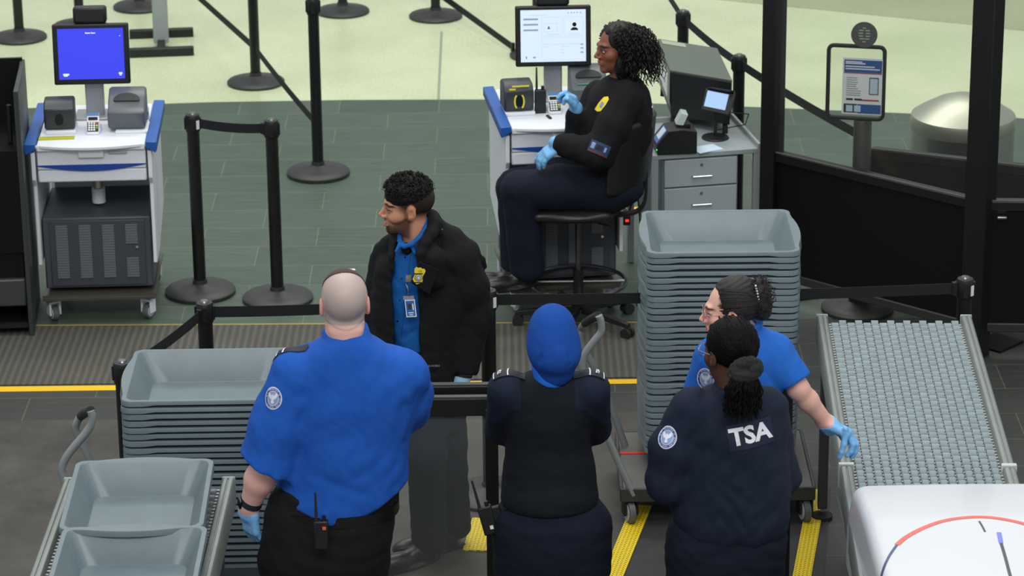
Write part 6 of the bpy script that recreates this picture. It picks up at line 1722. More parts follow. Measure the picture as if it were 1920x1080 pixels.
    mb = MB(); T = frame_at(YP(948, 959, Y0-.14), CAMDIR); disc(mb, .003, .006, T, 14, 2, 1); project(mb, tt, tuple(-CAMDIR), .002, .25); mb.build('pocket_button', mat('button_dark', (12, 12, 14), .3), P, off=off)
    bt = MB(); c_ = YP(1030, 938, Y0+.02); bt.strip([c_+Vector((.160*math.copysign(abs(math.cos(a))**.85, math.cos(a)), .122*math.copysign(abs(math.sin(a))**.85, math.sin(a)), 0)) for a in [2*math.pi*k/48 for k in range(49)]], (0, 0, .03), .004); bt.build('waistband', NTROU, P, off=off)
    shoes(P, [(an[0].x, Y0-.06, 0), (an[1].x, Y0-.06, 0)], [96, 84], .95)
    for H in (HL, HR): sdf_obj('glove', [(hand_fn(H, .002), *hand_bounds(H), .005)], GLOVE, P, off=off)
    q = YP(922, 1000, Y0-.02)
    R1 = radio('two_way_radio', "black radio with a tiny white label at the hip of the headscarf woman", Matrix.Translation(q) @ Matrix.Rotation(math.radians(-14), 4, 'Y'), .92)
    MB().box((.008, -.0165, .03), (.012, .002, .014)).build('label', PAPER, R1)
    MB().box((.035, .0, .07), (.035, .02, .06)).build('belt_clip', BLACK, R1, bevel=.003)
scarf_woman()

# ------------------------------------------------------------------ 4: woman with a hair bun, blue shirt, hand on the roller table
def bun_woman():
    Y0 = 10.62
    P = thing('person', 'woman with a dark hair bun in a blue shirt, gloved hand on the roller table', 'person', (YP(1400, 800, Y0).x, Y0, 0)); off = P.location
    hc = YP(1372, 583, Y0-.02); Rh = basis(176, -4, 3); hs = .99
    nb = YP(1408, 640, Y0+.0)
    neck = ([tuple(hc+Vector((.022, .0, -.055))), tuple(nb)], [.048, .058])
    pig = head_pig(hc, Rh, hs, (226, 176, 160), (205, 110, 105), (60, 42, 38), blush=.6)
    hf = head_fn(hc, Rh, hs, fem=1, neck=neck)
    shL = YP(1330, 672, Y0+.02); elL = YP(1316, 745, Y0+.06); wrL = YP(1350, 790, Y0+.22)
    shR = YP(1462, 662, Y0+.0); elR = YP(1496, 728, Y0-.04); wrR = YP(1549, 792, Y0+.02)
    HL = hand_joints(wrL, (.8, .6, .1), (0, 0, -1), 'L', curls=(25, 25, 25, 25))
    HR = hand_joints(wrR, (.66, -.20, -.30), (-.42, -.1, -.9), 'R', curls=(34, 32, 36, 30), splay=8, thumb=(30, 20), s=1.04)
    kb = Vector(HR[1][3][0][1]); HR[1][3] = ([tuple(kb+Vector((0, 0, .02))), tuple(kb), tuple(kb+Vector((-.006, -.012, -.036))), tuple(kb+Vector((-.014, -.016, -.064))), tuple(kb+Vector((-.020, -.016, -.084)))], [.011, .0105, .0095, .0088, .0075])
    hip = [YP(1350, 905, Y0), YP(1420, 905, Y0)]; kn = [Vector((hip[0].x, Y0+.04, .46)), Vector((hip[1].x, Y0+.03, .46))]; an = [Vector((hip[0].x-.02, Y0, .09)), Vector((hip[1].x+.02, Y0, .09))]
    def body(p):
        c_ = YP(1390, 770, Y0); d = ell(p, (c_.x, Y0+.0, c_.z), (.12, .09, .30))
        d = smin(d, chain(p, [shL, elL, wrL], [.045, .036, .026], .02), .04); d = smin(d, chain(p, [shR, elR, wrR], [.042, .036, .024], .02), .04)
        for i in (0, 1): d = smin(d, chain(p, [hip[i], kn[i], an[i]], [.08, .055, .038], .02), .04)
        return smin(d, cone(p, (nb.x, nb.y, nb.z-.1), tuple(hc+Vector((.02, 0, -.06))), .06, .04), .03)
    def armR(p): return smin(chain(p, [shR.lerp(elR, .6), elR, elR.lerp(wrR, .35), wrR, wrR+(wrR-elR).normalized()*.02], [.042, .039, .038, .027, .026], .02), hand_fn(HR)(p), .01)
    lo, hi = bounds([hc, nb], .13)
    sdf_obj('body', [(hf, lo, hi, .0026), (armR, *bounds([shR, elR, wrR]+[Vector(q) for d_ in HR[1] for q in d_[0]], .06), .0045), (hand_fn(HL), *hand_bounds(HL), .006), (body, *bounds([shL, shR, elL, elR, wrL, wrR, an[0], an[1], nb], .12), .016)], SKINM, P, off=off, pigment=pig)
    HM_ = mat('dark_brown_hair', (24, 18, 18), .5, spec=.4, bump=.6, bscale=90, bstretch=(1, 6, 6))
    def cap(p):
        q = (p-A(*hc)) @ Rh/hs
        d = ell(q, (0, -.022, .042), (.0835, .100, .092))
        front = (q[:, 1]-.052)+.0*q[:, 2]; face = smax(-(front), q[:, 2]-.085, .02)
        d = smax(d, -smax(-(q[:, 1]-(.036+.25*np.clip(q[:, 2]-.05, -.1, .1))), q[:, 2]-.096, .015), .01)
        d = smax(d, -(q[:, 2]-(-.035+.0*q[:, 1])-1.0*np.clip(q[:, 1]+.02, 0, .1)*.9), .01)
        sw_ = np.sin((q[:, 2]*1.0+q[:, 1]*.25)*420+3*np.sin(q[:, 1]*30))*.0010
        return d+sw_
    sdf_obj('hair', [(cap, (hc.x-.15, hc.y-.13, hc.z-.11), (hc.x+.17, hc.y+.13, hc.z+.17), .003)], HM_, P, off=off)
    R_ = Matrix([[float(v) for v in r_] for r_ in Rh]); random.seed(21); mb = MB()
    bc = YP(1424, 556, Y0-.03)
    def surf(q):   # drop a head-local point on the hair cap
        d = q-Vector((0, -.022, .042)); k = math.sqrt((d.x/.0835)**2+(d.y/.100)**2+(d.z/.092)**2); return Vector((0, -.022, .042))+d/k*1.012
    for i in range(90):
        side = random.choice((-1, -1, -1, 1)); z0 = random.uniform(-.02, .128); 
        p0 = Vector((side*.07, .045+.02*random.random(), z0)); p1 = Vector((side*.085, .0, z0*.9+.01)); p2 = Vector((side*.065, -.06, z0*.6+.02)); p3 = Vector((side*.02, -.12, .03+random.uniform(-.02, .03)))
        cp_ = catmull([p0, p1, p2, p3], 4); mb.tube([hc+(R_ @ surf(q))*hs for q in cp_], [.0002, .0008]+[.0016]*(len(cp_)-2), 5)
    for i in range(16):    # flyaways at the nape
        p0 = hc+(R_ @ surf(Vector((random.choice((-1, 1))*.05, -.07, -.04)))); mb.tube(catmull([p0, p0+Vector((.012*random.random(), -.01, -.03)), p0+Vector((random.uniform(-.02, .03), -.02, -.06))], 4), .0009, 4)
    mb.build('hair_strands', HM_, P, off=off)
    def bun(p): return smin(ell(p, tuple(bc), (.040, .048, .070)), ell(p, tuple(bc+Vector((.012, 0, -.05))), (.028, .035, .04)), .03)+folds(p, .007, 110, None, 9, n=5)
    bo = sdf_obj('hair_bun', [(bun, *bounds([bc], .12), .004)], HM_, P, off=off)
    mb = MB()
    for i in range(130):
        a = random.uniform(0, 2*math.pi); z = random.uniform(-1, 1); rr = math.sqrt(1-z*z); d = Vector((rr*math.cos(a), rr*math.sin(a), z))
        pb = bc+Vector((d.x*.038, d.y*.045, d.z*.066-.0)); tg = d.cross(Vector((random.uniform(-1, 1), random.uniform(-1, 1), random.uniform(-1, 1)))).normalized()
        ringlet(mb, [pb, pb+d*.012+tg*.008, pb+d*.016+tg*.022, pb+d*.008+tg*.034], .004, 1.2, .0018, ph=a)
    mb.build('bun_curls', HM_, bo, off=off)
    pc = MB()
    for i in range(9):
        t = i/8; q = YP(1417+9*t, 536+40*t+(0), Y0-.075); pc.lathe([(.0001, -.0042), (.003, -.003), (.0042, 0), (.003, .003), (.0001, .0042)], c=tuple(q), n=10)
    cl = pc.build('pearl_clip', mat('pearl', (215, 215, 228), .25), P, off=off)
    glasses(P, hc, Rh, hs, mat('rose_metal', (170, 140, 140), .3, metal=.6), rim=.0009)
    S4 = pxs(Y0, [(612, 1384, 1426, .055, 0), (624, 1368, 1446, .072, 0), (640, 1350, 1466, .088, 0), (662, 1330, 1478, .105, 0), (700, 1326, 1468, .12, 0), (760, 1332, 1460, .12, 0), (830, 1330, 1460, .13, 0), (900, 1325, 1460, .135, 0), (925, 1325, 1460, .13, 0)])
    uR = (elR-shR).normalized(); uL = (elL-shL).normalized()
    def shirt(p):
        d = secs(p, S4, 2.2, cap=.02)
        sr = chain(p, [shR+Vector((-.02, 0, 0)), elR.lerp(shR, .12)], [.075, .070], .03)
        h = (p-A(*elR.lerp(shR, .18))) @ A(*uR); sr = smax(sr, -smax(cone(p, shR, elR, .044, .050), -(h+.03), .01), .005); sr = smax(sr, h, .005)
        sl = chain(p, [shL+Vector((.02, 0, 0)), elL], [.078, .074], .03); sl = smax(sl, (p-A(*elL.lerp(shL, .1))) @ A(*uL), .006)
        d = smin(d, smin(sr, sl, .01), .022)
        ring = [YP(1402, 616, Y0+.0)+Vector((.050*math.cos(a)-.006, .048*math.sin(a), .016*math.cos(a)+.006)) for a in [2*math.pi*k/14 for k in range(15)]]
        d = smin(smax(d, -cone(p, YP(1403, 632, Y0), YP(1398, 596, Y0), .040, .050), .006), chain(p, ring, [.011]*15, .004), .01)
        for a_, b_, w_, am in (((1455, 640), (1440, 720), .014, .006), ((1440, 620), (1410, 700), .02, .004), ((1478, 665), (1490, 700), .012, .004), ((1428, 690), (1450, 720), .012, .004)): d = d+crease(p, YP(*a_, Y0-.1), YP(*b_, Y0-.1), w_, am)
        return d+folds(p, .0045, 22, (1, 0, .8), 71)+folds(p, .002, 50, (1, 0, -.5), 72)
    lo, hi = bounds([shL, shR, elL, elR, YP(1412, 605, Y0), YP(1395, 925, Y0)], .12)
    sh = sdf_obj('shirt', [(shirt, lo, hi, .006)], fabric('royal_blue_polo', (34, 100, 190)), P, off=off, sm=1); tr = [bvh_of(sh, off)]
    emblem(P, tr, YP(1318, 712, Y0-.08), (-.32, -.88, .30), .036)
    pel = lambda p: secs(p, pxs(Y0, [(895, 1322, 1460, .13, 0), (925, 1318, 1462, .135, 0), (980, 1318, 1462, .14, 0)]), 2.3, cap=.02)
    sdf_obj('trousers', [(legs_fn(hip, kn, an, .095, .08, .07, pel, .004, 81, .05), *bounds([hip[0], hip[1], an[0], an[1], YP(1390, 890, Y0)], .17), .012)], NTROU, P, off=off)
    shoes(P, [(an[0].x, Y0-.05, 0), (an[1].x, Y0-.05, 0)], [96, 84], .95)
    ax_ = (wrR-elR).normalized()
    def gl(p): return smax(smin(hand_fn(HR, .0018)(p), cone(p, wrR-ax_*.01, wrR+ax_*.03, .034, .033), .01)+folds(p, .0008, 170, None, 4), -((p-A(*wrR)) @ A(*ax_)+.006), .003)
    sdf_obj('glove', [(gl, *hand_bounds(HR, .04), .003)], GLOVE, P, off=off)
    sdf_obj('glove', [(hand_fn(HL, .002), *hand_bounds(HL), .005)], GLOVE, P, off=off)
bun_woman()

# ------------------------------------------------------------------ 5: woman with a ponytail, jacket lettered on the back
def ponytail_woman():
    Y0 = 10.05
    P = thing('person', 'woman with a black ponytail and white-lettered navy jacket, seen from behind', 'person', (YP(1370, 900, Y0).x, Y0, 0)); off = P.location
    hc = YP(1368, 662, Y0+.02); Rh = basis(124, -6); hs = 1.0
    nb = YP(1378, 740, Y0)
    neck = ([tuple(hc+Vector((.0, -.01, -.055))), tuple(nb)], [.048, .058])
    pig = head_pig(hc, Rh, hs, (82, 52, 40), (95, 50, 48), (20, 15, 14), blush=0)
    shL = YP(1288, 768, Y0); elL = YP(1252, 905, Y0-.02); wrL = YP(1330, 915, Y0+.26)
    shR = YP(1448, 768, Y0+.02); elR = YP(1462, 890, Y0+.12); wrR = YP(1400, 900, Y0+.32)
    HL = hand_joints(wrL, (1, .1, .1), (.1, -1, 0), 'L', curls=(25, 25, 25, 25)); HR = hand_joints(wrR, (-1, .1, 0), (-.1, -1, 0), 'R', curls=(25, 25, 25, 25))
    hip = [YP(1312, 1020, Y0), YP(1412, 1020, Y0)]; kn = [Vector((hip[0].x, Y0+.04, .47)), Vector((hip[1].x, Y0+.04, .47))]; an = [Vector((hip[0].x-.02, Y0, .09)), Vector((hip[1].x+.02, Y0, .09))]
    def body(p):
        c_ = YP(1375, 880, Y0); d = ell(p, (c_.x, Y0+.02, c_.z), (.14, .10, .30))
        d = smin(d, chain(p, [shL, elL, wrL], [.045, .036, .026], .02), .04); d = smin(d, chain(p, [shR, elR, wrR], [.042, .036, .024], .02), .04)
        for i in (0, 1): d = smin(d, chain(p, [hip[i], kn[i], an[i]], [.08, .055, .038], .02), .04)
        return smin(d, cone(p, (nb.x, nb.y, nb.z-.1), tuple(hc-Vector((0, 0, .06))), .06, .04), .03)
    lo, hi = bounds([hc, nb], .13)
    sdf_obj('body', [(head_fn(hc, Rh, hs, fem=1, neck=neck), lo, hi, .003), (hand_fn(HL), *hand_bounds(HL), .006), (hand_fn(HR), *hand_bounds(HR), .006), (body, *bounds([shL, shR, elL, elR, wrL, wrR, an[0], an[1], nb], .12), .016)], SKINM, P, off=off, pigment=pig)
    HM_ = mat('black_hair', (5, 4, 5), .7, spec=.14)
    C0_ = Vector((0, -.020, .042)); RR = (.084, .104, .092)
    def cap(p):
        q = (p-A(*hc)) @ Rh/hs
        d = ell(q, tuple(C0_), RR)
        d = smax(d, -smax(-(q[:, 1]-.050), q[:, 2]-.096, .015), .01)
        d = smax(d, -(q[:, 2]-(-.052)-.9*np.clip(q[:, 1]+.02, 0, .1)), .01)
        return d+folds(p, .0012, 260, (0, .4, 1), 9)
    sdf_obj('hair', [(cap, (hc.x-.14, hc.y-.14, hc.z-.12), (hc.x+.14, hc.y+.14, hc.z+.17), .003)], HM_, P, off=off)
    R_ = Matrix([[float(v) for v in r_] for r_ in Rh]); random.seed(31)
    tie = YP(1398, 694, Y0-.125)
    def surf(w_):
        q = (R_.transposed() @ (w_-hc))/hs; d = q-C0_; k = math.sqrt((d.x/RR[0])**2+(d.y/RR[1])**2+(d.z/RR[2])**2); return hc+(R_ @ (C0_+d/k*1.01))*hs
    mb = MB()
    for i in range(150):
        a = random.uniform(-math.pi, math.pi); z = random.uniform(-.35, .98); rr = math.sqrt(1-z*z); dq = Vector((rr*math.cos(a), rr*math.sin(a), z))
        if dq.y > .45 and z < .6: continue
        q0 = hc+(R_ @ (C0_+Vector((dq.x*RR[0], dq.y*RR[1], dq.z*RR[2]))))
        pts = [surf(q0.lerp(tie, t)) for t in (0, .25, .5, .75)]+[tie.lerp(surf(tie), .5)]
        ringlet(mb, pts, .0012, 7, .0024, n=4, per=4, ph=a, taper=False)
    mb.build('twisted_strands', HM_, P, off=off)
    def scr(p):
        ring = [tie+Vector((.038*math.cos(a), .012*math.sin(a)-.002, .020*math.sin(a)+.010*math.cos(a))) for a in [2*math.pi*k/12 for k in range(13)]]
        return chain(p, ring, [.020]*13, .01)+folds(p, .006, 130, None, 4, n=5)
    sdf_obj('scrunchie', [(scr, *bounds([tie], .08), .0035)], mat('black_velvet', (20, 20, 22), .9, bump=.5, bscale=120), P, off=off)
    mb = MB()
    for i in range(120):
        a = random.uniform(0, 2*math.pi); r_ = math.sqrt(random.random()); x0 = .020*r_*math.cos(a); y0 = .016*r_*math.sin(a)
        ex = .070*r_*math.cos(a)-.008; L_ = random.uniform(.85, 1.12)
        s0 = tie+Vector((x0, y0, -.004)); e = YP(1393, 788, Y0-.158)
        e = Vector((tie.x+ex-.003, e.y+.018*r_*math.sin(a), tie.z+(e.z-tie.z)*L_*(1-.15*r_)))
        m1_ = s0.lerp(e, .35)+Vector((ex*.35, -.018, 0)); m2_ = s0.lerp(e, .7)+Vector((ex*.12, -.006, 0))
        ringlet(mb, [s0, m1_, m2_, e], .0024, random.uniform(3, 5), .0038, n=5, per=7, ph=a*3)
    mb.build('ponytail', HM_, P, off=off)
    glasses(P, hc, Rh, hs, mat('rose_metal', (170, 140, 140), .3, metal=.6))
    S5 = pxs(Y0+.02, [(722, 1345, 1410, .07, 0), (736, 1310, 1442, .09, 0), (758, 1285, 1462, .115, 0), (800, 1274, 1472, .135, 0), (860, 1270, 1476, .14, .0), (920, 1264, 1480, .15, 0), (960, 1262, 1480, .155, 0), (985, 1272, 1474, .15, 0), (1006, 1285, 1462, .13, 0)])
    def jacket(p):
        d = secs(p, S5, 2.25, cap=.03)
        aL = chain(p, [shL+Vector((.02, 0, .0)), shL.lerp(elL, .55)+Vector((-.012, 0, 0)), elL, wrL], [.078, .082, .070, .05], .03)
        aR = chain(p, [shR+Vector((-.02, 0, 0)), elR, wrR], [.076, .070, .05], .03)
        d = smin(d, smin(aL, aR, .01), .020)
        J = lambda u, v, y=Y0-.13: YP(u, v, y)
        for a_, b_, w_, am in (((1308, 885), (1262, 950), .012, .010), ((1308, 885), (1362, 835), .012, .010), ((1312, 885), (1380, 960), .012, .009), ((1330, 890), (1420, 955), .016, .006), ((1380, 960), (1400, 1000), .012, .007), ((1298, 920), (1300, 985), .014, .006), ((1322, 930), (1330, 990), .012, .006), ((1345, 960), (1370, 995), .012, .006), ((1470, 780), (1455, 900), .014, .006), ((1450, 950), (1400, 985), .016, .006), ((1285, 800), (1290, 880), .012, .006), ((1478, 940), (1440, 965), .012, .004), ((1270, 945), (1290, 935), .01, .005)):
            d = d+crease(p, J(*a_), J(*b_), w_, am)
        ring = [YP(1378, 730, Y0)+Vector((.062*math.cos(a), .058*math.sin(a), .008*math.sin(a))) for a in [2*math.pi*k/14 for k in range(15)]]
        d = smin(d, chain(p, ring, [.018]*15, .004), .012)
        return d+folds(p, .0085, 17, (1, 0, .9), 91)+folds(p, .0042, 42, (1, 0, -.6), 92)
    lo, hi = bounds([shL, shR, elL, elR, wrL, wrR, YP(1378, 715, Y0), YP(1375, 1008, Y0)], .13)
    jk = sdf_obj('jacket', [(jacket, lo, hi, .0062)], NAVY, P, off=off, sm=1); tr = [bvh_of(jk, off)]
    emblem(P, tr, YP(1250, 820, Y0-.08), (-.35, -.85, .36), .0355)
    nb_ = (0, -1, .18); c_ = YP(1411, 826, Y0-.2); upv = (-.19, 0, 1)
    cloth_poly(P, tr, [(-.080, -.047), (.080, -.047), (.080, .047), (-.080, .047)], c_, nb_, mat('patch_navy', (17, 29, 55), .8), 'back_patch', .003, up=upv, rings=10)
    T = frame_at(c_, nb_, upv); cu_vs, cu_fs = text_mesh('TSA', .084, bold=.0030)
    mb = MB(); mb.add(cu_vs, cu_fs, T)
    # refine the lettering so it follows the cloth
    me_ = bpy.data.meshes.new('t'); me_.from_pydata([tuple(v) for v in mb.v], [], mb.f); bm = bmesh.new(); bm.from_mesh(me_); bmesh.ops.triangulate(bm, faces=bm.faces); bmesh.ops.subdivide_edges(bm, edges=[e for e in bm.edges if e.calc_length() > .012], cuts=2, use_grid_fill=False); bmesh.ops.triangulate(bm, faces=bm.faces)
    mb2 = MB(); bm.verts.index_update(); mb2.v = [v.co.copy() for v in bm.verts]; mb2.f = [[v.index for v in f.verts] for f in bm.faces]; mb2.m = [0]*len(mb2.f); bm.free()
    project(mb2, tr, tuple(-x for x in Vector(nb_)), .0052, .25); mb2.build('back_lettering', mat('reflective_white', (226, 224, 232), .5), P, off=off, smooth=False)
    pel = lambda p: secs(p, pxs(Y0+.02, [(975, 1262, 1468, .13, 0), (1000, 1256, 1466, .14, 0), (1040, 1253, 1463, .15, 0), (1085, 1255, 1461, .14, 0)]), 2.3, cap=.02)
    def lf_(p): return legs_fn(hip, kn, an, .112, .088, .076, pel, .004, 95, .05)(p)+crease(p, YP(1372, 1030, Y0-.15), YP(1370, 1120, Y0-.15), .012, .010)
    sdf_obj('trousers', [(lf_, *bounds([hip[0], hip[1], an[0], an[1], YP(1370, 970, Y0)], .18), .009)], NTROU, P, off=off)
    shoes(P, [(an[0].x, Y0-.06, 0), (an[1].x, Y0-.06, 0)], [96, 84], .95)
    for H in (HL, HR): sdf_obj('glove', [(hand_fn(H, .002), *hand_bounds(H), .005)], GLOVE, P, off=off)
ponytail_woman()

# ------------------------------------------------------------------ 6: seated woman at the far kiosk, and her stool
def seated_woman():
    Y0 = 14.42
    fc = G(1088, 606)
    # stool
    zs_ = YP(1085, 376, Y0).z
    Cc = thing('office_stool', 'tall black swivel office chair on a five-star base under the seated woman', 'chair', (YP(1084, 385, Y0).x, Y0, 0)); co = Cc.location
    MB().tube([(0, 0, .09), (0, 0, .30)], .026, 16).build('gas_sleeve', BLACK, Cc)
    MB().tube([(0, 0, .28), (0, 0, zs_-.08)], .015, 14).build('gas_column', mat('dark_chrome', (110, 110, 112), .25, metal=.9), Cc)
    for k in range(5):
        a = math.radians(178+72*k); d = Vector((math.cos(a), math.sin(a), 0))
        lg = MB(); lg.hexa([d*.03+Vector((-d.y*.022, d.x*.022, .075)), d*.03+Vector((d.y*.022, -d.x*.022, .075)), d*.31+Vector((d.y*.014, -d.x*.014, .055)), d*.31+Vector((-d.y*.014, d.x*.014, .055)),
                            d*.03+Vector((-d.y*.018, d.x*.018, .115)), d*.03+Vector((d.y*.018, -d.x*.018, .115)), d*.31+Vector((d.y*.012, -d.x*.012, .078)), d*.31+Vector((-d.y*.012, d.x*.012, .078))])
        l_ = lg.build('base_leg', BLACK, Cc, bevel=.004)
        q = d*.30; n_ = Vector((-d.y, d.x, 0))
        cs = MB(); cs.tube([q+n_*.008+Vector((0, 0, .0275)), q+n_*.026+Vector((0, 0, .0275))], .0275, 18); cs.tube([q-n_*.008+Vector((0, 0, .0275)), q-n_*.026+Vector((0, 0, .0275))], .0275, 18); cs.box(q+Vector((0, 0, .045)), (.03, .03, .03)); cs.build('caster', RUBBER, l_)
    ST_ = Vector(Cc.location)
    def seat(p):
        q = p-A(ST_.x-.015, ST_.y, zs_-.028)
        d = ell(q, (0, 0, 0), (.235, .225, .048)); d = smax(d, np.abs(q[:, 2])-.03, .02); return smin(d, rbox(q, (-.02, 0, 0), (.19, .19, .024), .024), .03)
    sdf_obj('seat', [(seat, (ST_.x-.3, ST_.y-.27, zs_-.1), (ST_.x+.27, ST_.y+.27, zs_+.05), .009)], mat('black_vinyl', (30, 30, 31), .38), Cc, off=co)
    MB().box((0, 0, zs_-.075), (.16, .14, .03)).build('seat_plate', BLACK, Cc, bevel=.006)
    bk = YP(1196, 288, Y0-.10)-ST_
    def back(p):
        q = (p-A(*(ST_+bk))) @ np.array([[math.cos(-.55), -math.sin(-.55), 0], [math.sin(-.55), math.cos(-.55), 0], [0, 0, 1]], dtype=np.float32)
        x = q[:, 0]-.10*q[:, 2]-.9*q[:, 1]**2*(-1)*0
        c_ = x+1.1*(q[:, 1]**2)
        d = np.stack([c_, q[:, 1], q[:, 2]], -1)
        return rbox(d, (0, 0, 0), (.018, .19, .17), .016)-.006
    sdf_obj('backrest', [(back, tuple(ST_+bk-Vector((.24, .26, .25))), tuple(ST_+bk+Vector((.20, .26, .25))), .008)], mat('black_vinyl', (30, 30, 31), .38), Cc, off=co)
    br = catmull([Vector((.06, 0, zs_-.07)), Vector((.20, 0, zs_-.075)), Vector((bk.x+.03, 0, zs_-.03)), Vector((bk.x+.045, 0, bk.z-.10)), Vector((bk.x+.03, 0, bk.z+.05))], 6)
    mb = MB(); mb.strip(br, (0, .05, 0), .012); mb.build('back_bracket', BLACK, Cc)
    MB().tube([(.0, 0, zs_-.08), (.10, -.10, zs_-.085), (.16, -.13, zs_-.09)], .005, 8).build('lever', BLACK, Cc)
    # person
    P = thing('person', 'seated woman with curly black hair, black jacket and blue gloves at the kiosk', 'person', (ST_.x, Y0, 0)); off = P.location
    hc = YP(1156, 91, Y0+.0); Rh = basis(203, 0, 3); hs = .985
    nb = YP(1166, 150, Y0)
    neck = ([tuple(hc+Vector((.015, .005, -.055))), tuple(nb)], [.047, .058])
    pig = head_pig(hc, Rh, hs, (128, 78, 60), (170, 85, 85), (28, 18, 16), blush=.2)
    hf = head_fn(hc, Rh, hs, smile=0.0, fem=1, neck=neck)
    shL = YP(1178, 186, Y0-.15); elL = YP(1122, 287, Y0-.24); wrL = YP(1052, 270, Y0-.18)
    shR = YP(1122, 178, Y0+.14); elR = YP(1085, 262, Y0+.02); wrR = YP(1081, 212, Y0-.02)
    HL = hand_joints(wrL+Vector((-.0, 0, 0)), (-.8, .0, -.55), (-.45, .2, -.8), 'L', curls=(14, 20, 18, 18), splay=3, thumb=(25, 10), s=.98)
    HR = hand_joints(wrR, (-.28, -.05, 1), (-.75, -.35, -.1), 'R', curls=(52, 40, 48, 52), splay=4, thumb=(20, 25), s=.98)
    hipp = YP(1138, 345, Y0); 
    hip = [hipp+Vector((0, -.09, 0)), hipp+Vector((0, .10, 0))]; kn = [YP(975, 356, Y0-.13), YP(966, 352, Y0+.10)]; an = [YP(988, 500, Y0-.10), YP(972, 500, Y0+.06)]
    def body(p):
        c_ = YP(1150, 250, Y0); d = ell(p, (c_.x, Y0, c_.z), (.10, .13, .26))
        d = smin(d, chain(p, [shL, elL, wrL], [.045, .036, .026], .02), .04); d = smin(d, chain(p, [shR, elR, wrR], [.042, .036, .024], .02), .04)
        for i in (0, 1): d = smin(d, chain(p, [hip[i], kn[i], an[i]], [.08, .055, .038], .02), .04)
        return smin(d, cone(p, (nb.x, nb.y, nb.z-.1), tuple(hc+Vector((.01, 0, -.06))), .06, .04), .03)
    lo, hi = bounds([hc, nb], .13)
    sdf_obj('body', [(hf, lo, hi, .0026), (hand_fn(HL), *hand_bounds(HL), .004), (hand_fn(HR), *hand_bounds(HR), .004), (body, *bounds([shL, shR, elL, elR, wrL, wrR, an[0], an[1], nb, kn[0]], .12), .016)], SKINM, P, off=off, pigment=pig)
    HM_ = mat('black_hair_sheen', (9, 8, 8), .5, spec=.35)
    C0_ = Vector((0, -.024, .040))
    def cap(p):
        q = (p-A(*hc)) @ Rh/hs
        d = ell(q, tuple(C0_), (.084, .102, .093))
        d = smin(d, ell(q, (0, -.075, -.02), (.100, .072, .110)), .04)
        x = np.abs(q[:, 0]); face = ell(q, (0, .085, -.02), (.068, .065, .118)); d = smin(d, ell(q, (-.054, -.020, -.080), (.034, .056, .082)), .03); d = smax(d, -face, .01)
        return d+folds(p, .006, 95, None, 14, n=5)
    sdf_obj('hair', [(cap, (hc.x-.16, hc.y-.17, hc.z-.17), (hc.x+.22, hc.y+.17, hc.z+.17), .0045)], HM_, P, off=off)
    R_ = Matrix([[float(v) for v in r_] for r_ in Rh]); random.seed(41); mb = MB()
    for i in range(520):
        a = random.uniform(0, 2*math.pi) if i < 300 else (random.uniform(math.radians(160), math.radians(235)) if i < 420 else random.uniform(math.radians(128), math.radians(176)))
        dq = Vector((math.cos(a), math.sin(a), 0)); front = dq.y
        if front > .80: continue
        z0 = random.uniform(.0, .125)
        if front > .35: z0 = random.uniform(.085, .125)
        kz = math.sqrt(max(0, 1-((z0-.04)/.093)**2))
        p0 = C0_+Vector((dq.x*.084*kz, dq.y*.100*kz, z0-.04))
        out_ = Vector((dq.x, dq.y if front < 0 else dq.y*.25, 0)); out_.normalize()
        if front > .2: out_ = Vector((math.copysign(1, dq.x), .05, 0))
        spread = random.uniform(.02, .075)*(1.25 if front < 0 else .8); Ln = random.uniform(.10, .235)
        pe = p0+out_*spread+Vector((0, -.035, -Ln)); pe.z = max(pe.z, -.172 if dq.x < 0 else -.150); 
        if front > .2: pe = Vector((math.copysign(max(abs(pe.x), .090), pe.x), min(pe.y, .045), pe.z))
        pm = p0+out_*(spread*.9+.012)+Vector((0, -.01, -Ln*.35)); 
        if front > .2: pm = Vector((math.copysign(max(abs(pm.x), .088), pm.x), min(pm.y, .06), pm.z))
        ringlet(mb, [hc+(R_ @ q)*hs for q in (p0, p0.lerp(pm, .5)+out_*.012+Vector((0, 0, .008)), pm, pe)], random.uniform(.004, .0075), Ln*38, .0036, n=5, per=7, ph=a*5)
    mb.build('hair_curls', HM_, P, off=off)
    S6 = pxs(Y0, [(142, 1142, 1190, .08, 0), (156, 1122, 1208, .13, 0), (175, 1108, 1218, .17, 0), (215, 1095, 1224, .18, 0), (260, 1086, 1220, .175, 0), (300, 1088, 1208, .175, 0), (330, 1095, 1196, .18, 0), (352, 1105, 1186, .17, 0)])
    def jacket(p):
        d = secs(p, S6, 2.2, cap=.02)
        aL = chain(p, [shL+Vector((0, .03, 0)), shL.lerp(elL, .5), elL, wrL+(elL-wrL)*.10], [.080, .080, .076, .056], .03)
        aR = chain(p, [shR+Vector((0, -.02, 0)), elR, wrR+(elR-wrR)*.12], [.075, .066, .052], .03)
        d = smin(d, smin(aL, aR, .01), .018)
        J = lambda u, v, y=Y0-.3: YP(u, v, y)
        for a_, b_, w_, am in (((1140, 190), (1118, 250), .016, .008), ((1180, 250), (1140, 320), .016, .008), ((1095, 262), (1130, 300), .012, .007), ((1075, 262), (1110, 258), .012, .008), ((1060, 250), (1090, 238), .010, .008), ((1150, 230), (1180, 320), .016, .006), ((1200, 180), (1185, 280), .018, .005), ((1110, 310), (1160, 330), .012, .006), ((1075, 235), (1108, 215), .012, .007)):
            d = d+crease(p, J(*a_), J(*b_), w_, am)
        ring = [YP(1166, 150, Y0)+Vector((.064*math.cos(a)-.004, .062*math.sin(a), .012*math.cos(a))) for a in [2*math.pi*k/14 for k in range(15)]]
        d = smin(d, chain(p, ring, [.017]*15, .004), .012)
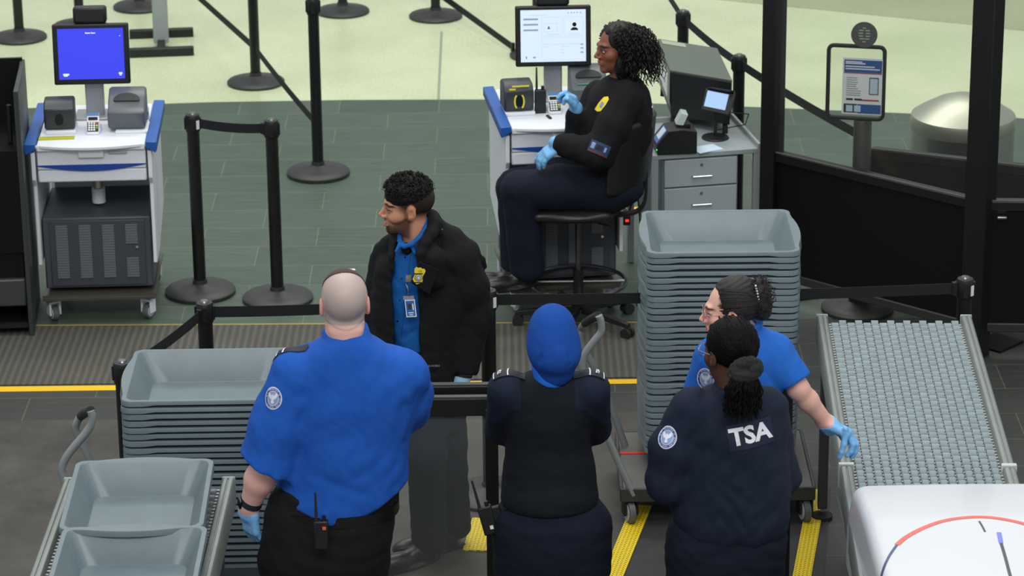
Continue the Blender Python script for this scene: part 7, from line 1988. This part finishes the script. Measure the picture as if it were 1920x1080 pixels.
        return d+folds(p, .0065, 20, (1, 0, .7), 101)+folds(p, .0035, 46, (1, 0, -.8), 102)
    lo, hi = bounds([shL, shR, elL, elR, wrL, wrR, YP(1165, 135, Y0), YP(1145, 352, Y0)], .14)
    jk = sdf_obj('jacket', [(jacket, lo, hi, .0068)], BLK, P, off=off, sm=1); tr = [bvh_of(jk, off)]
    s_ = 1/375
    cloth_poly(P, tr, [(x*s_, y*s_) for x, y in ((-10, -16), (-3, -17), (6, -12), (10, 4), (9, 14), (3, 17), (-4, 12), (-8, -2))], YP(1104, 191, Y0-.3), tuple(CAMDIR+Vector((-.4, 0, 0))), EMB_Y, 'yellow_badge', .003, up=(.45, 0, 1))
    cloth_poly(P, tr, [(x*s_, y*s_) for x, y in ((-3, -5), (3, -5), (4, 5), (-3, 6))], YP(1103, 193, Y0-.3), tuple(CAMDIR+Vector((-.4, 0, 0))), EMB_P, 'badge_seal', .0045, up=(.45, 0, 1), rings=3)
    fp = cloth_poly(P, tr, [(x*s_, y*s_) for x, y in ((-19, -10), (19, -10), (19, 10), (-19, 10))], YP(1125, 276, Y0-.4), tuple(CAMDIR), mat('patch_blue', (30, 56, 92), .8), 'sleeve_patch', .003, up=(.42, 0, 1))
    for (x0, x1, y0, y1, M_, nm) in ((-19, 19, -12, -9, mat('patch_red', (100, 32, 40), .8), 'patch_border'), (-6, 6, -4, 5, mat('patch_dark', (18, 24, 40), .8), 'patch_figure'), (-16, -9, -5, 6, EMB_P, 'patch_print'), (9, 13, -4, 5, EMB_P, 'patch_print')):
        cloth_poly(P, tr, [(x0*s_, y0*s_), (x1*s_, y0*s_), (x1*s_, y1*s_), (x0*s_, y1*s_)], YP(1125, 276, Y0-.4), tuple(CAMDIR), M_, nm, .0045, up=(.42, 0, 1), rings=3)
    lt = cloth_text(P, tr, 'TSA', YP(1222, 205, Y0-.0), (1, -.35, .25), .075, EMB_W, 'back_lettering', up=(0, 0, 1), bold=.002)
    def tro(p):
        pel = ell(p, tuple(hipp+Vector((.02, 0, -.0))), (.165, .20, .115))
        d = pel
        for i in (0, 1):
            l = chain(p, [hip[i], hip[i].lerp(kn[i], .55)+Vector((0, 0, .012)), kn[i], an[i]], [.115, .108, .088, .085], .03)
            d = smin(d, l, .03)
        d = smax(d, -(p[:, 2]-(zs_-.012))+1e3*(p[:, 0] < ST_.x-.27), .01) if False else d
        for a_, b_, w_, am in (((948, 372), (1010, 380), .014, .006), ((1010, 392), (985, 440), .014, .006), ((1085, 300), (1130, 350), .016, .006), ((1040, 320), (960, 335), .02, .004), ((1000, 420), (990, 490), .014, .006)): d = d+crease(p, YP(*a_, Y0-.2), YP(*b_, Y0-.2), w_, am)
        d = d+folds(p, .0035, 26, (0, .2, 1), 111)+folds(p, .002, 60, (1, 0, .5), 112)
        return smax(d, (an[0].z-.06)-p[:, 2], .008)
    sdf_obj('trousers', [(tro, *bounds([hip[0], hip[1], kn[0], kn[1], an[0], an[1]], .21), .0085)], NTROU, P, off=off)
    shoes(P, [(an[0].x+.01, an[0].y, an[0].z-.10), (an[1].x+.01, an[1].y, an[1].z-.10)], [205, 180], .95)
    # foot ring of the stool that carries the boots
    fz = an[0].z-.115; mb = MB(); cx_ = (an[0].x+an[1].x)/2-.02
    mb.tube([Vector((.235*math.cos(a), .235*math.sin(a), fz)) for a in [2*math.pi*k/40 for k in range(41)]], .010, 10, cap=False)
    for k in range(4): mb.tube([(.02*math.cos(k*math.pi/2), .02*math.sin(k*math.pi/2), fz), (.235*math.cos(k*math.pi/2), .235*math.sin(k*math.pi/2), fz)], .008, 8)
    mb.build('foot_ring', mat('dark_chrome', (110, 110, 112), .25, metal=.9), Cc)
    for (H, wr, el) in ((HL, wrL, elL), (HR, wrR, elR)):
        ax_ = (wr-el).normalized()
        def gl(p, H=H, wr=wr, ax_=ax_): return smax(smin(hand_fn(H, .002)(p), cone(p, wr-ax_*.02, wr+ax_*.03, .033, .032), .01), -((p-A(*wr)) @ A(*ax_)+.02), .003)
        sdf_obj('glove', [(gl, *hand_bounds(H, .04), .0035)], GLOVE, P, off=off)
seated_woman()
